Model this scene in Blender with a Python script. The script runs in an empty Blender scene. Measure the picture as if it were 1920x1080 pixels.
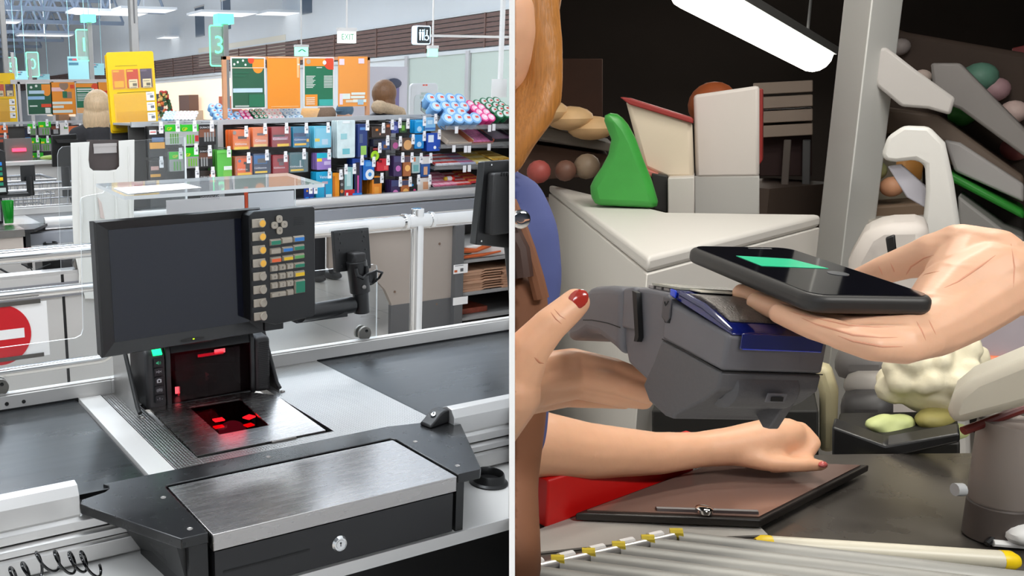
import bpy, bmesh, math, random
from mathutils import Vector, Matrix, Euler
random.seed(7)
SC = bpy.context.scene
COL = SC.collection
# ------------------------------------------------------------------ camera
F, PX, PY, CH = 1678.0, 477.0, 540.0, 1.52
def cray(u, v): return Vector(((u-PX)/F, (PY-v)/F, -1.0))
_Y = cray(-347, 207).normalized(); _X = cray(4060, 126)
_X = (_X - _Y*_X.dot(_Y)).normalized(); _Z = _X.cross(_Y)
M = Matrix((_X, _Y, _Z))
CAMP = Vector((0, 0, CH))
cam = bpy.data.cameras.new('camera'); camo = bpy.data.objects.new('camera', cam); COL.objects.link(camo)
cam.sensor_width = 36.0; cam.sensor_fit = 'HORIZONTAL'; cam.lens = F/1920*36
cam.shift_x = (960-PX)/1920; cam.shift_y = 0.0
cam.clip_start = 0.02; cam.clip_end = 300
camo.matrix_world = Matrix.Translation(CAMP) @ M.to_4x4()
SC.camera = camo
# ------------------------------------------------------------------ world and exposure
SC.view_settings.view_transform = 'Standard'; SC.view_settings.look = 'None'
SC.view_settings.gamma = 1.0; SC.view_settings.use_curve_mapping = False
SC.view_settings.exposure = 0.0
SC.cycles.max_bounces = 9; SC.cycles.transparent_max_bounces = 16; SC.cycles.diffuse_bounces = 4
SC.cycles.use_denoising = True
SC.cycles.sample_clamp_indirect = 6.0
SC.cycles.caustics_reflective = False; SC.cycles.caustics_refractive = False
W = bpy.data.worlds.new('sky'); SC.world = W; W.use_nodes = True
bg = W.node_tree.nodes['Background']; bg.inputs[0].default_value = (0.82, 0.91, 1.0, 1); bg.inputs[1].default_value = 0.9
# lamps of the two rooms (each one hangs in a fixture built further down)
HALL_W, ROOM_W = 100.0, 20.0
HALL_LAMPS = [(-3.0, -2.6), (1.6, -2.8), (-3.0, 1.4), (-.4, 1.7), (-2.2, 4.6), (1.5, 3.4)] + [(x, y) for y in (11.5, 18, 26, 35, 46, 60) for x in (2.0, 6.0)] + [(9.5, y) for y in (14.5, 22, 31, 41)]  # the listed near ones are added out of view to light counters and rack
def area_lamp(name, loc, sx, sy, power, col=(1, 1, 1), rot=None, spread=math.pi):
    l = bpy.data.lights.new(name, 'AREA'); l.shape = 'RECTANGLE'; l.size = sx; l.size_y = sy
    l.energy = power; l.color = col; l.spread = spread
    o = bpy.data.objects.new(name, l); COL.objects.link(o); o.location = loc
    if rot: o.rotation_euler = rot
    return o
for (x, y) in HALL_LAMPS:
    area_lamp('hall_lamp_light', (x, y, 4.55), 2.4, 0.9, HALL_W*(.8 if y < 3 else 1.1 if y < 8 else 1.25), (0.90, 0.95, 1.0))
    if y > 8: area_lamp('added_uplight', (x, y, 4.68), 2.4, 0.9, HALL_W*1.4, (0.90, 0.95, 1.0), (math.pi, 0, 0))  # added uplights that brighten the roof deck and trusses
# ------------------------------------------------------------------ measuring helpers
def wray(u, v): return M @ cray(u, v)
def onz(u, v, z): d = wray(u, v); return CAMP + d*((z-CH)/d.z)
def ony(u, v, y): d = wray(u, v); return CAMP + d*(y/d.y)
def onx(u, v, x): d = wray(u, v); return CAMP + d*(x/d.x)
def atd(u, v, t): return CAMP + wray(u, v)*t
KL, KR = (954.6-PX)/F, (965.4-PX)/F
NL = (M @ Vector((1, 0, KL))).normalized(); NR = (M @ Vector((1, 0, KR))).normalized()
# ------------------------------------------------------------------ materials
MATS = {}
def srgb(c):
    return tuple(((x/255)/12.92 if x/255 <= 0.04045 else ((x/255+0.055)/1.055)**2.4) for x in c)
def mat(name, rgb, rough=0.5, metal=0.0, noise=0.0, nscale=20.0, stretch=None, bump=0.0, emit=0.0, trans=0.0, coat=0.0,
        sss=0.0, rnoise=0.0, spec=0.5, alpha=1.0, lin=False):
    if name in MATS: return MATS[name]
    m = bpy.data.materials.new(name); m.use_nodes = True; MATS[name] = m
    nt = m.node_tree; b = nt.nodes['Principled BSDF']
    c = rgb if lin else srgb(rgb)
    b.inputs['Base Color'].default_value = (*c, 1); b.inputs['Roughness'].default_value = rough
    b.inputs['Metallic'].default_value = metal; b.inputs['Specular IOR Level'].default_value = spec
    if coat: b.inputs['Coat Weight'].default_value = coat; b.inputs['Coat Roughness'].default_value = 0.08
    if emit: b.inputs['Emission Color'].default_value = (*c, 1); b.inputs['Emission Strength'].default_value = emit
    if trans: b.inputs['Transmission Weight'].default_value = trans
    if alpha < 1: b.inputs['Alpha'].default_value = alpha
    if sss:
        b.inputs['Subsurface Weight'].default_value = sss; b.inputs['Subsurface Radius'].default_value = (0.010, 0.004, 0.002)
        b.inputs['Subsurface Scale'].default_value = 0.6
    if noise or bump or rnoise:
        tc = nt.nodes.new('ShaderNodeTexCoord'); mp = nt.nodes.new('ShaderNodeMapping'); nz = nt.nodes.new('ShaderNodeTexNoise')
        nt.links.new(tc.outputs['Object'], mp.inputs[0]); nt.links.new(mp.outputs[0], nz.inputs['Vector'])
        nz.inputs['Scale'].default_value = nscale; nz.inputs['Detail'].default_value = 5
        if stretch: mp.inputs['Scale'].default_value = stretch
        if noise:
            mx = nt.nodes.new('ShaderNodeMix'); mx.data_type = 'RGBA'
            mx.inputs[6].default_value = (*[x*(1-noise) for x in c], 1); mx.inputs[7].default_value = (*[min(1, x*(1+noise)) for x in c], 1)
            nt.links.new(nz.outputs[0], mx.inputs[0]); nt.links.new(mx.outputs[2], b.inputs['Base Color'])
        if rnoise:
            mr = nt.nodes.new('ShaderNodeMapRange'); nt.links.new(nz.outputs[0], mr.inputs[0])
            mr.inputs[1].default_value = 0.3; mr.inputs[2].default_value = 0.7
            mr.inputs[3].default_value = max(0.02, rough-rnoise); mr.inputs[4].default_value = rough+rnoise
            nt.links.new(mr.outputs[0], b.inputs['Roughness'])
        if bump:
            bp = nt.nodes.new('ShaderNodeBump'); bp.inputs['Strength'].default_value = bump; bp.inputs['Distance'].default_value = 0.002
            nt.links.new(nz.outputs[0], bp.inputs['Height']); nt.links.new(bp.outputs[0], b.inputs['Normal'])
    return m
def clear_mat(name, tint=(1, 1, 1), gloss=0.10, rough=0.03, veil=0.0):
    """a thin sheet of clear plastic or glass: lets light through, mirrors a little more at grazing angles"""
    if name in MATS: return MATS[name]
    m = bpy.data.materials.new(name); m.use_nodes = True; MATS[name] = m; nt = m.node_tree
    for n in list(nt.nodes):
        if n.type != 'OUTPUT_MATERIAL': nt.nodes.remove(n)
    out = [n for n in nt.nodes][0]
    t = nt.nodes.new('ShaderNodeBsdfTransparent'); t.inputs[0].default_value = (*tint, 1)
    g = nt.nodes.new('ShaderNodeBsdfGlossy'); g.inputs['Roughness'].default_value = rough
    lw = nt.nodes.new('ShaderNodeLayerWeight'); lw.inputs['Blend'].default_value = gloss
    mx = nt.nodes.new('ShaderNodeMixShader'); ge = nt.nodes.new('ShaderNodeNewGeometry'); fm = nt.nodes.new('ShaderNodeMath'); fm.operation = 'MULTIPLY_ADD'
    nt.links.new(ge.outputs['Backfacing'], fm.inputs[0]); fm.inputs[1].default_value = -1.0; fm.inputs[2].default_value = 1.0
    f2 = nt.nodes.new('ShaderNodeMath'); f2.operation = 'MULTIPLY'; nt.links.new(lw.outputs['Fresnel'], f2.inputs[0]); nt.links.new(fm.outputs[0], f2.inputs[1]); nt.links.new(f2.outputs[0], mx.inputs[0])
    src = t
    if veil:
        d = nt.nodes.new('ShaderNodeBsdfDiffuse'); d.inputs[0].default_value = (.9, .9, .9, 1)
        m2 = nt.nodes.new('ShaderNodeMixShader'); m2.inputs[0].default_value = veil
        nt.links.new(t.outputs[0], m2.inputs[1]); nt.links.new(d.outputs[0], m2.inputs[2]); src = m2
    nt.links.new(src.outputs[0], mx.inputs[1]); nt.links.new(g.outputs[0], mx.inputs[2]); nt.links.new(mx.outputs[0], out.inputs[0])
    return m
def glow(name, rgb, s):
    m = mat(name, rgb, 0.4, emit=s); m.cycles.emission_sampling = 'FRONT'; return m
# ------------------------------------------------------------------ mesh builder
TXT = {}
def glyphs(s):
    if s not in TXT:
        c = bpy.data.curves.new('writing', 'FONT'); c.body = s; c.size = 1.0; c.align_x = 'CENTER'; c.align_y = 'CENTER'; c.resolution_u = 2
        o = bpy.data.objects.new('writing', c); me = o.to_mesh()
        TXT[s] = ([v.co.copy() for v in me.vertices], [tuple(p.vertices) for p in me.polygons])
        o.to_mesh_clear(); bpy.data.objects.remove(o); bpy.data.curves.remove(c)
    return TXT[s]
WL = {}   # world place of every root
def wl(o): return WL.get(o.name, Vector((0, 0, 0)))
def frame(o, x, y=None, z=None):
    """4x4 from an origin and axes"""
    x = Vector(x).normalized()
    if z is None: y = Vector(y); z = x.cross(y).normalized(); y = z.cross(x)
    elif y is None: z = Vector(z); y = z.cross(x).normalized(); z = x.cross(y)
    m = Matrix((x, y, z)).transposed().to_4x4(); m.translation = Vector(o); return m
class MB:
    def __init__(s, T=None): s.v = []; s.f = []; s.m = []; s.T = T or Matrix.Identity(4)
    def add(s, vs, fs, mi=0):
        n = len(s.v); s.v += [s.T @ Vector(p) for p in vs]; s.f += [tuple(i+n for i in f) for f in fs]; s.m += [mi]*len(fs); return s
    def box(s, x0, x1, y0, y1, z0, z1, mi=0):
        x0, x1 = min(x0, x1), max(x0, x1); y0, y1 = min(y0, y1), max(y0, y1); z0, z1 = min(z0, z1), max(z0, z1)
        return s.add([(x0,y0,z0),(x1,y0,z0),(x1,y1,z0),(x0,y1,z0),(x0,y0,z1),(x1,y0,z1),(x1,y1,z1),(x0,y1,z1)],
              [(0,3,2,1),(4,5,6,7),(0,1,5,4),(1,2,6,5),(2,3,7,6),(3,0,4,7)], mi)
    def prism(s, poly, vec, mi=0, cap=None):
        poly = [Vector(p) for p in poly]; vec = Vector(vec); n = len(poly)
        nr = Vector((0,0,0))
        for i in range(n): nr += poly[i].cross(poly[(i+1) % n])
        if nr.dot(vec) < 0: poly.reverse()
        vs = poly + [p+vec for p in poly]
        s.add(vs, [tuple(range(n-1, -1, -1)), tuple(range(n, 2*n))], mi if cap is None else cap)
        k = len(s.v)-2*n; s.f += [(k+i, k+(i+1) % n, k+n+(i+1) % n, k+n+i) for i in range(n)]; s.m += [mi]*n; return s
    def quad(s, a, b, c, d, mi=0): return s.add([a, b, c, d], [(0, 1, 2, 3)], mi)
    def tube(s, pts, r, n=10, mi=0, closed=False):
        pts = [Vector(p) for p in pts]; k = len(pts); rs = r if isinstance(r, (list, tuple)) else [r]*k
        vs = []; up = None
        for i in range(k):
            a = pts[i-1] if (i > 0 or closed) else pts[i]; b = pts[(i+1) % k] if (i < k-1 or closed) else pts[i]
            d = (b-a).normalized()
            if up is None: up = d.orthogonal().normalized()
            else: up = (up - d*up.dot(d)).normalized() if (up - d*up.dot(d)).length > 1e-6 else d.orthogonal().normalized()
            w = d.cross(up)
            vs += [pts[i] + (up*math.cos(2*math.pi*j/n) + w*math.sin(2*math.pi*j/n))*rs[i] for j in range(n)]
        fs = []
        for i in range(k if closed else k-1):
            for j in range(n):
                a, b = i*n+j, i*n+(j+1) % n; c, d = ((i+1) % k)*n+(j+1) % n, ((i+1) % k)*n+j
                fs.append((a, b, c, d))
        if not closed: fs += [tuple(range(n-1, -1, -1)), tuple(range((k-1)*n, k*n))]
        return s.add(vs, fs, mi)
    def lathe(s, prof, T, n=24, mi=0, mis=None):
        vs = []; fs = []
        for (r, z) in prof: vs += [T @ Vector((r*math.cos(2*math.pi*j/n), r*math.sin(2*math.pi*j/n), z)) for j in range(n)]
        k0 = len(s.f)
        for i in range(len(prof)-1):
            for j in range(n): fs.append((i*n+j, i*n+(j+1) % n, (i+1)*n+(j+1) % n, (i+1)*n+j))
        fs += [tuple(range(n-1, -1, -1)), tuple(range((len(prof)-1)*n, len(prof)*n))]
        s.add(vs, fs, mi)
        if mis:
            for i in range(len(prof)-1):
                for j in range(n): s.m[k0+i*n+j] = mis[i]
            s.m[k0+(len(prof)-1)*n] = mis[0]; s.m[k0+(len(prof)-1)*n+1] = mis[-1]
        return s
    def ell(s, c, r, R=None, n=16, mi=0):
        c = Vector(c); r = r if isinstance(r, (tuple, list)) else (r, r, r); h = n//2; vs = []; fs = []
        R = R or Matrix.Identity(3)
        for i in range(1, h):
            a = math.pi*i/h
            vs += [c + R @ Vector((r[0]*math.sin(a)*math.cos(2*math.pi*j/n), r[1]*math.sin(a)*math.sin(2*math.pi*j/n), r[2]*math.cos(a))) for j in range(n)]
        vs += [c + R @ Vector((0, 0, r[2])), c - R @ Vector((0, 0, r[2]))]
        for i in range(h-2):
            for j in range(n): fs.append((i*n+j, (i+1)*n+j, (i+1)*n+(j+1) % n, i*n+(j+1) % n))
        t = (h-1)*n
        fs += [(t, j, (j+1) % n) for j in range(n)] + [(t+1, (h-2)*n+(j+1) % n, (h-2)*n+j) for j in range(n)]
        return s.add(vs, fs, mi)
    def text(s, st, size, T, mi=0, wid=None):
        vs, fs = glyphs(st); k = 1.0
        if wid:
            w = max(v.x for v in vs)-min(v.x for v in vs); k = wid/(w*size)
        return s.add([T @ Vector((v.x*size*k, v.y*size, 0)) for v in vs], fs, mi)
    def build(s, name, mats, parent=None, side='L', bevel=0.0, seg=2, smooth=35, origin=None, kind=None, clip=True, fix=True):
        if not isinstance(mats, (list, tuple)): mats = [mats]
        me = bpy.data.meshes.new(name)
        org = wl(parent) if parent else (Vector(origin) if origin is not None else Vector((0, 0, 0)))
        me.from_pydata([tuple(v) for v in s.v], [], s.f)
        for m in mats: me.materials.append(m)
        me.polygons.foreach_set('material_index', s.m); me.update()
        nrm = NL if side == 'L' else NR
        over = [(v-CAMP).dot(nrm) for v in s.v]
        need = clip and ((side == 'L' and max(over) > 0) or (side == 'R' and min(over) < 0))
        if need or fix:
            bm = bmesh.new(); bm.from_mesh(me)
            if need:
                g = bm.verts[:] + bm.edges[:] + bm.faces[:]
                r = bmesh.ops.bisect_plane(bm, geom=g, plane_co=CAMP, plane_no=nrm, clear_outer=side == 'L', clear_inner=side == 'R', dist=1e-6)
                eds = [e for e in r['geom_cut'] if isinstance(e, bmesh.types.BMEdge)]
                try: bmesh.ops.holes_fill(bm, edges=[e for e in eds if e.is_boundary], sides=0)
                except Exception: pass
            if fix == 'recalc': bmesh.ops.recalc_face_normals(bm, faces=bm.faces[:])
            bm.to_mesh(me); bm.free()
        me.transform(Matrix.Translation(-org))
        if smooth:
            me.polygons.foreach_set('use_smooth', [True]*len(me.polygons)); me.set_sharp_from_angle(angle=math.radians(smooth))
        o = bpy.data.objects.new(name, me); COL.objects.link(o)
        if parent: o.parent = parent; WL[o.name] = org
        else: o.location = org; WL[o.name] = org
        if kind: o['kind'] = kind
        if bevel:
            b = o.modifiers.new('edge', 'BEVEL'); b.width = bevel; b.segments = seg; b.limit_method = 'ANGLE'; b.angle_limit = math.radians(32)
            b.harden_normals = False
        return o
def tag(o, label, cat, group=None, kind=None):
    o['label'] = label; o['category'] = cat
    if group: o['group'] = group
    if kind: o['kind'] = kind
    return o
def thing(name, label, cat, loc=(0, 0, 0), group=None):
    o = bpy.data.objects.new(name, None); COL.objects.link(o); o.location = loc; o.empty_display_size = 0.05; WL[o.name] = Vector(loc)
    return tag(o, label, cat, group)
def struct(o): o['kind'] = 'structure'; return o
def rrect(w, h, r, n=5):
    """rounded rectangle outline in 2D, centred"""
    out = []
    for cx, cy, a0 in ((w/2-r, h/2-r, 0), (-w/2+r, h/2-r, 90), (-w/2+r, -h/2+r, 180), (w/2-r, -h/2+r, 270)):
        for i in range(n+1):
            a = math.radians(a0+90*i/n); out.append((cx+r*math.cos(a), cy+r*math.sin(a)))
    return out
def cap_chain(mb, pts):
    """pts: list of (Vector, radius): tapered limbs with round joints"""
    for i, (p, r) in enumerate(pts):
        mb.ell(p, r, n=14)
        if i:
            q, r0 = pts[i-1]; mb.tube([q, p], [r0, r], n=14)
def flesh(name, mb, m, voxel, parent=None, side='R', smooth_it=6, factor=0.5, kind=None):
    """fuse the pieces into one continuous skin"""
    t = bpy.data.meshes.new('t'); t.from_pydata([tuple(v) for v in mb.v], [], mb.f); t.update()
    o = bpy.data.objects.new('t', t); COL.objects.link(o)
    r = o.modifiers.new('r', 'REMESH'); r.mode = 'VOXEL'; r.voxel_size = voxel; r.adaptivity = 0
    s = o.modifiers.new('s', 'SMOOTH'); s.iterations = smooth_it; s.factor = factor
    dg = bpy.context.evaluated_depsgraph_get(); dg.update()
    me = bpy.data.meshes.new_from_object(o.evaluated_get(dg)); bpy.data.objects.remove(o); bpy.data.meshes.remove(t)
    out = MB(); out.v = [v.co.copy() for v in me.vertices]; out.f = [tuple(p.vertices) for p in me.polygons]; out.m = [0]*len(out.f)
    bpy.data.meshes.remove(me)
    return out.build(name, m, parent, side=side, smooth=180, kind=kind)
# shared materials
STEEL = mat('brushed_steel', (196, 194, 192), 0.26, 1.0, noise=.03, nscale=40, stretch=(1, 3, 1), rnoise=.02)
STEEL2 = mat('scratched_steel', (180, 176, 174), 0.27, 1.0, noise=.03, nscale=60, stretch=(.25, 2.5, 1), rnoise=.02)
STEELD = mat('dull_steel', (140, 136, 132), 0.4, 1.0, noise=.15, nscale=30)
CHROME = mat('chrome', (225, 225, 225), 0.06, 1.0)
ALU = mat('anodised_aluminium', (214, 212, 210), 0.33, 0.75, noise=.05, nscale=6)
ALUW = mat('white_aluminium', (214, 211, 208), 0.36, 0.15, noise=.04, nscale=4)
BLACKP = mat('black_plastic', (22, 22, 23), 0.36)
BLACKM = mat('matt_black_plastic', (34, 33, 33), 0.5, bump=.25, nscale=900)
BLACKG = mat('gloss_black', (10, 10, 11), 0.08)
BLACKC = mat('black_console_laminate', (24, 24, 25), 0.26, noise=.08, nscale=60, rnoise=.02)
GREYP = mat('grey_panel', (196, 193, 190), 0.5)
GREYD = mat('dark_grey_panel', (96, 96, 97), 0.5)
WHITEP = mat('white_plastic', (236, 235, 233), 0.4)
PAPER = mat('paper_white', (246, 244, 243), 0.7)
WALLW = mat('white_wall', (222, 226, 229), 0.7, noise=.03, nscale=2)
ACRYL = clear_mat('clear_acrylic', (.95, .965, .97), 0.05, 0.02, .03)
ACRED = mat('acrylic_edge', (226, 230, 232), 0.3, emit=0.0)
# ================================================================== THE NEAR CHECKOUT LANE
TEX = mat('ribbed_steel', (186, 184, 182), 0.3, 1.0)
def ribbed(m, sx, sy, amt):
    nt = m.node_tree; b = nt.nodes['Principled BSDF']; tc = nt.nodes.new('ShaderNodeTexCoord')
    hs = []
    for d, s in (('X', sx), ('Y', sy)):
        w = nt.nodes.new('ShaderNodeTexWave'); w.wave_type = 'BANDS'; w.bands_direction = d; w.inputs['Scale'].default_value = s
        nt.links.new(tc.outputs['Object'], w.inputs['Vector']); hs.append(w)
    a = nt.nodes.new('ShaderNodeMath'); a.operation = 'MULTIPLY'; nt.links.new(hs[0].outputs['Fac'], a.inputs[0]); nt.links.new(hs[1].outputs['Fac'], a.inputs[1])
    bp = nt.nodes.new('ShaderNodeBump'); bp.inputs['Strength'].default_value = amt; bp.inputs['Distance'].default_value = 0.0012
    nt.links.new(a.outputs[0], bp.inputs['Height']); nt.links.new(bp.outputs[0], b.inputs['Normal'])
ribbed(TEX, 55, 38, 0.55)
BELT = mat('worn_belt_rubber', (36, 38, 40), 0.30, noise=.18, nscale=16, stretch=(.4, 3, 1), rnoise=.04, spec=.6)
RUBBER = mat('black_rubber', (20, 20, 20), 0.6, bump=.3, nscale=400)
lane = thing('checkout_counter', 'silver aluminium checkout counter under the near black belts, scanner and cash drawer', 'counter', (0.6, 1.6, 0))
def yz(poly, x0, x1, mb, mi=0): mb.prism([(x0, y, z) for y, z in poly], (x1-x0, 0, 0), mi); return mb
up = [(1.309, .886), (1.309, .918), (1.318, .933), (1.334, .935), (1.346, .930), (1.346, .87), (1.32, .87)]
m = MB(); yz(up, -.5, .3125, m); m.build('near_rail', ALU, lane, bevel=.0008, smooth=18)
m = MB(); yz(up, 1.045, 2.4, m); m.build('near_rail', ALU, lane, bevel=.0008, smooth=18)
m = MB()
yz([(1.314, .858), (1.306, .862), (1.306, .876), (1.312, .882), (1.34, .885), (1.34, .858)], -.5, 2.4, m)
yz([(1.310, .838), (1.303, .842), (1.303, .852), (1.31, .857), (1.34, .857), (1.34, .838)], -.5, 2.4, m)
yz([(1.308, .802), (1.304, .806), (1.304, .832), (1.309, .837), (1.34, .837), (1.34, .802)], -.5, 2.4, m)
m.build('side_extrusion', ALU, lane, bevel=.0006, smooth=18)
m = MB(); m.box(-.5, .524, 1.833, 1.856, .89, .930).box(-.5, .524, 1.836, 1.852, .93, .934); m.build('far_rail', ALUW, lane, bevel=.0015)
m = MB(); m.box(.524, 2.4, 1.833, 1.856, .89, .930).box(.524, 2.4, 1.836, 1.852, .93, .934); m.build('far_rail', ALUW, lane, bevel=.0015)
m = MB(); m.box(-.5, 2.4, 1.36, 1.84, .10, .838); m.build('base_cabinet', GREYP, lane)
m = MB(); m.box(.449, .497, 1.352, 1.832, .886, .9005); m.build('white_filler_strip', mat('white_strip', (196, 194, 191), .36, noise=.05, nscale=8), lane, bevel=.0008)
m = MB(); m.box(.4985, .551, 1.352, 1.832, .886, .9005); m.box(.551, .832, 1.352, 1.402, .886, .9003); m.box(.832, 1.0385, 1.352, 1.832, .886, .9005); m.box(.551, .832, 1.73, 1.832, .886, .9003)
m.build('ribbed_steel_plate', TEX, lane, bevel=.0006)
m = MB(); m.box(.551, .832, 1.402, 1.73, .84, .845); m.build('scale_well', BLACKP, lane)
m = MB(); m.box(-.5, 2.4, 1.12, 1.36, .782, .800); m.build('cashier_shelf', mat('shelf_laminate', (206, 204, 201), .38), lane, bevel=.002)
m = MB(); m.box(-.5, 2.4, 1.117, 1.121, .779, .801); m.build('shelf_edge', ALU, lane)
m = MB(); m.box(-.5, 2.4, 1.34, 1.36, .1, .80); m.build('knee_panel', BLACKP, lane)
for dx, dy, z in ((0, 0, .92), (.035, 0, .92)):
    m = MB(); m.lathe([(.0042, 0), (.0042, .001)], frame((.297+dx, 1.8328, .913-dx*.02), (1, 0, 0), z=(0, -1, 0)), 12); m.build('bolt_hole', BLACKP, lane)
def belt(x0, x1, lab, roll):
    t = thing('conveyor_belt', lab, 'conveyor belt', ((x0+x1)/2, 1.59, .886))
    m = MB(); xs = [x0, x1]
    prof = [(x0+.004, .880), (x0, .888), (x0+.002, .8945), (x0+.008, .898), (x1-.008, .898), (x1-.002, .8945), (x1, .888), (x1-.004, .880)]
    m.prism([(x, 1.350, z) for x, z in prof], (0, .481, 0)); m.build('belt_surface', BELT, t)
    for ya, yb in ((1.3465, 1.3495), (1.8315, 1.8328)): m = MB(); m.box(x0, x1, ya, yb, .886, .902); m.build('edge_guide', BLACKP, t)
    m = MB(); m.box(x0, x1, 1.36, 1.83, .8385, .880); m.build('belt_bed', GREYD, t)
belt(-.5, .4475, 'worn black conveyor belt on the cashier left, beside the white filler strip', 0)
belt(1.040, 2.4, 'black conveyor belt right of the ribbed steel plate, mirroring the hall lights', 1)
# ---- console, stops, drawer
con = thing('console_surround', 'black angular console board wrapped around the steel cash drawer lid', 'console board', (.68, 1.3, .887))
poly = [(.312, 1.306), (.412, 1.124), (.4545, 1.124), (.4545, 1.303), (.4585, 1.3105), (.900, 1.3105), (.9055, 1.303), (.9055, 1.120), (.951, 1.119),
        (.957, 1.124), (1.062, 1.310), (1.06, 1.33), (1.045, 1.342), (.93, 1.3655), (.45, 1.3655), (.366, 1.3655), (.372, 1.356), (.37, 1.342), (.36, 1.333), (.318, 1.322)]
m = MB(); m.prism([(x, y, .888) for x, y in poly], (0, 0, .0165)); m.build('console_board', BLACKC, con, bevel=.0016)
for sx, sy in ((.437, 1.268), (.435, 1.148), (.66, 1.338), (.93, 1.275), (.928, 1.15)):
    m = MB(); m.lathe([(.0042, 0), (.0046, .0006), (.004, .0010), (.0016, .0004)], Matrix.Translation((sx, sy, .9042)), 14); m.build('screw', STEELD, con)
m = MB(); m.prism([(.405, 1.30, .888), (.455, 1.30, .888), (.455, 1.13, .888), (.425, 1.13, .888)], (0, 0, -.088)); m.build('support_cheek', BLACKP, con); m = MB(); m.box(.9055, .921, 1.123, 1.30, .8, .888)
m.build('support_cheek', BLACKP, con)
m = MB(); m.prism([(.36, 1.30, .886), (.41, 1.14, .886), (.428, 1.14, .80), (.41, 1.30, .80)], (.012, 0, 0)); m.build('brace', BLACKP, con)
def stop(name, lab, x, y, ang, s=1):
    t = thing(name, lab, 'belt stop', (x, y, .9045)); T = Matrix.Translation((x, y, .9045)) @ Matrix.Rotation(math.radians(ang), 4, 'Z') @ Matrix.Scale(s, 4)
    m = MB(T); prof = [(-.034, 0), (-.033, .006), (-.022, .012), (-.004, .024), (.006, .027), (.020, .026), (.023, .02), (.024, 0)]
    m.prism([(px, -.014, pz) for px, pz in prof], (0, .028, 0)); m.build('wedge_body', BLACKP, t, bevel=.003, seg=3)
    m = MB(T); m.lathe([(.0055, 0), (.0058, .0012), (.004, .0018), (.002, .0006)], Matrix.Translation((-.012, 0, .0205)) @ Matrix.Rotation(math.radians(-36), 4, 'Y'), 16); m.build('screw', CHROME, t)
stop('belt_stop', 'small black wedge stop with a chrome screw at the right corner of the console', 1.024, 1.335, 12)
m = MB(); m.prism([(.318, 1.322, .884), (.36, 1.334, .884), (.3695, 1.345, .884), (.366, 1.358, .884), (.35, 1.365, .884), (.3145, 1.350, .884)], (0, 0, .010)); o = m.build('belt_stop', BLACKP, None, origin=(.34, 1.34, .884), bevel=.002)
tag(o, 'black rounded notch stop at the end of the left aluminium rail', 'belt stop')
dr = thing('cash_drawer', 'black cash drawer with scratched steel lid and round chrome key lock', 'cash drawer', (.68, 1.2, .80))
m = MB(); m.box(.459, .9015, 1.118, 1.306, .8995, .9025).box(.459, .9015, 1.118, 1.1205, .876, .9).box(.459, .461, 1.118, 1.306, .876, .9).box(.8995, .9015, 1.118, 1.306, .876, .9)
m.build('steel_lid', STEEL2, dr, bevel=.0008)
m = MB(); m.box(.462, .898, 1.130, 1.30, .803, .897); m.build('drawer_box', BLACKP, dr)
m = MB(); m.box(.462, .897, 1.121, 1.130, .8035, .873).box(.475, .62, 1.1205, 1.122, .8395, .8402); m.build('drawer_front', mat('drawer_black', (21, 20, 22), .33, noise=.08, nscale=400), dr, bevel=.002)
m = MB(); m.box(.475, .622, 1.1204, 1.1215, .8355, .8388); m.build('slip_slot', mat('slot_black', (4, 4, 4), .6), dr)
LT = frame((.675, 1.1212, .8355), (1, 0, 0), z=(0, -1, 0))
m = MB(); m.lathe([(.0132, 0), (.0136, .002), (.0108, .006), (.0098, .0062), (.0095, .0045), (.0078, .0045), (.0072, .0055), (.0001, .0055)], LT, 28); lk = m.build('key_lock', CHROME, dr)
m = MB(LT); m.box(-.0006, .0006, -.003, .003, .0055, .0058).lathe([(.0016, .0055), (.0016, .0058)], Matrix.Translation((0, .0025, 0)), 10); m.build('keyhole', BLACKP, lk)
# ---- scanner scale
sc = thing('barcode_scanner', 'black upright barcode scanner with glowing red windows and steel scale platter', 'barcode scanner', (.69, 1.6, .845))
outer = [(.561, 1.692), (.552, 1.408), (.8175, 1.408), (.830, 1.640), (.800, 1.676), (.775, 1.692)]
hole = [(.636, 1.66), (.752, 1.655), (.7345, 1.484), (.629, 1.484)]
m = MB(); O = outer; Hh = [hole[0], hole[1], hole[2], hole[3]]
z1, z0 = .9025, .8985
vs = [(x, y, z1) for x, y in O] + [(x, y, z1) for x, y in Hh]
m.add(vs, [(1, 2, 8, 9), (2, 3, 7, 8), (3, 4, 7), (4, 5, 6, 7), (5, 0, 6), (0, 1, 9, 6)])
for i in range(6): a, b = O[i], O[(i+1) % 6]; m.quad((*a, z0), (*b, z0), (*b, z1), (*a, z1))
for i in range(4): a, b = Hh[i], Hh[(i+1) % 4]; m.quad((*a, z1), (*b, z1), (*b, z0), (*a, z0))
m.build('scale_platter', STEEL2, sc, smooth=20, bevel=.0004)
m = MB(); m.box(.70, .752, 1.403, 1.4078, .8995, .9035); m.build('platter_lip', STEELD, sc, bevel=.001)
m = MB(); m.box(.545, .551, 1.40, 1.70, .88, .893); m.build('well_edge', BLACKP, sc)
REDG = clear_mat('dark_red_glass', (.55, .10, .12), .12, .03)
m = MB(); m.prism([(x, y, .8990) for x, y in hole], (0, 0, .002)); m.build('platter_window', REDG, sc)
CAV = mat('scanner_cavity', (22, 8, 9), .35)
m = MB(); x0, x1, y0, y1, zb = .62, .76, 1.475, 1.668, .848
m.quad((x0, y0, zb), (x1, y0, zb), (x1, y1, zb), (x0, y1, zb)).quad((x0, y0, zb), (x0, y1, zb), (x0, y1, .898), (x0, y0, .898)).quad((x1, y1, zb), (x1, y0, zb), (x1, y0, .898), (x1, y1, .898))
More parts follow.
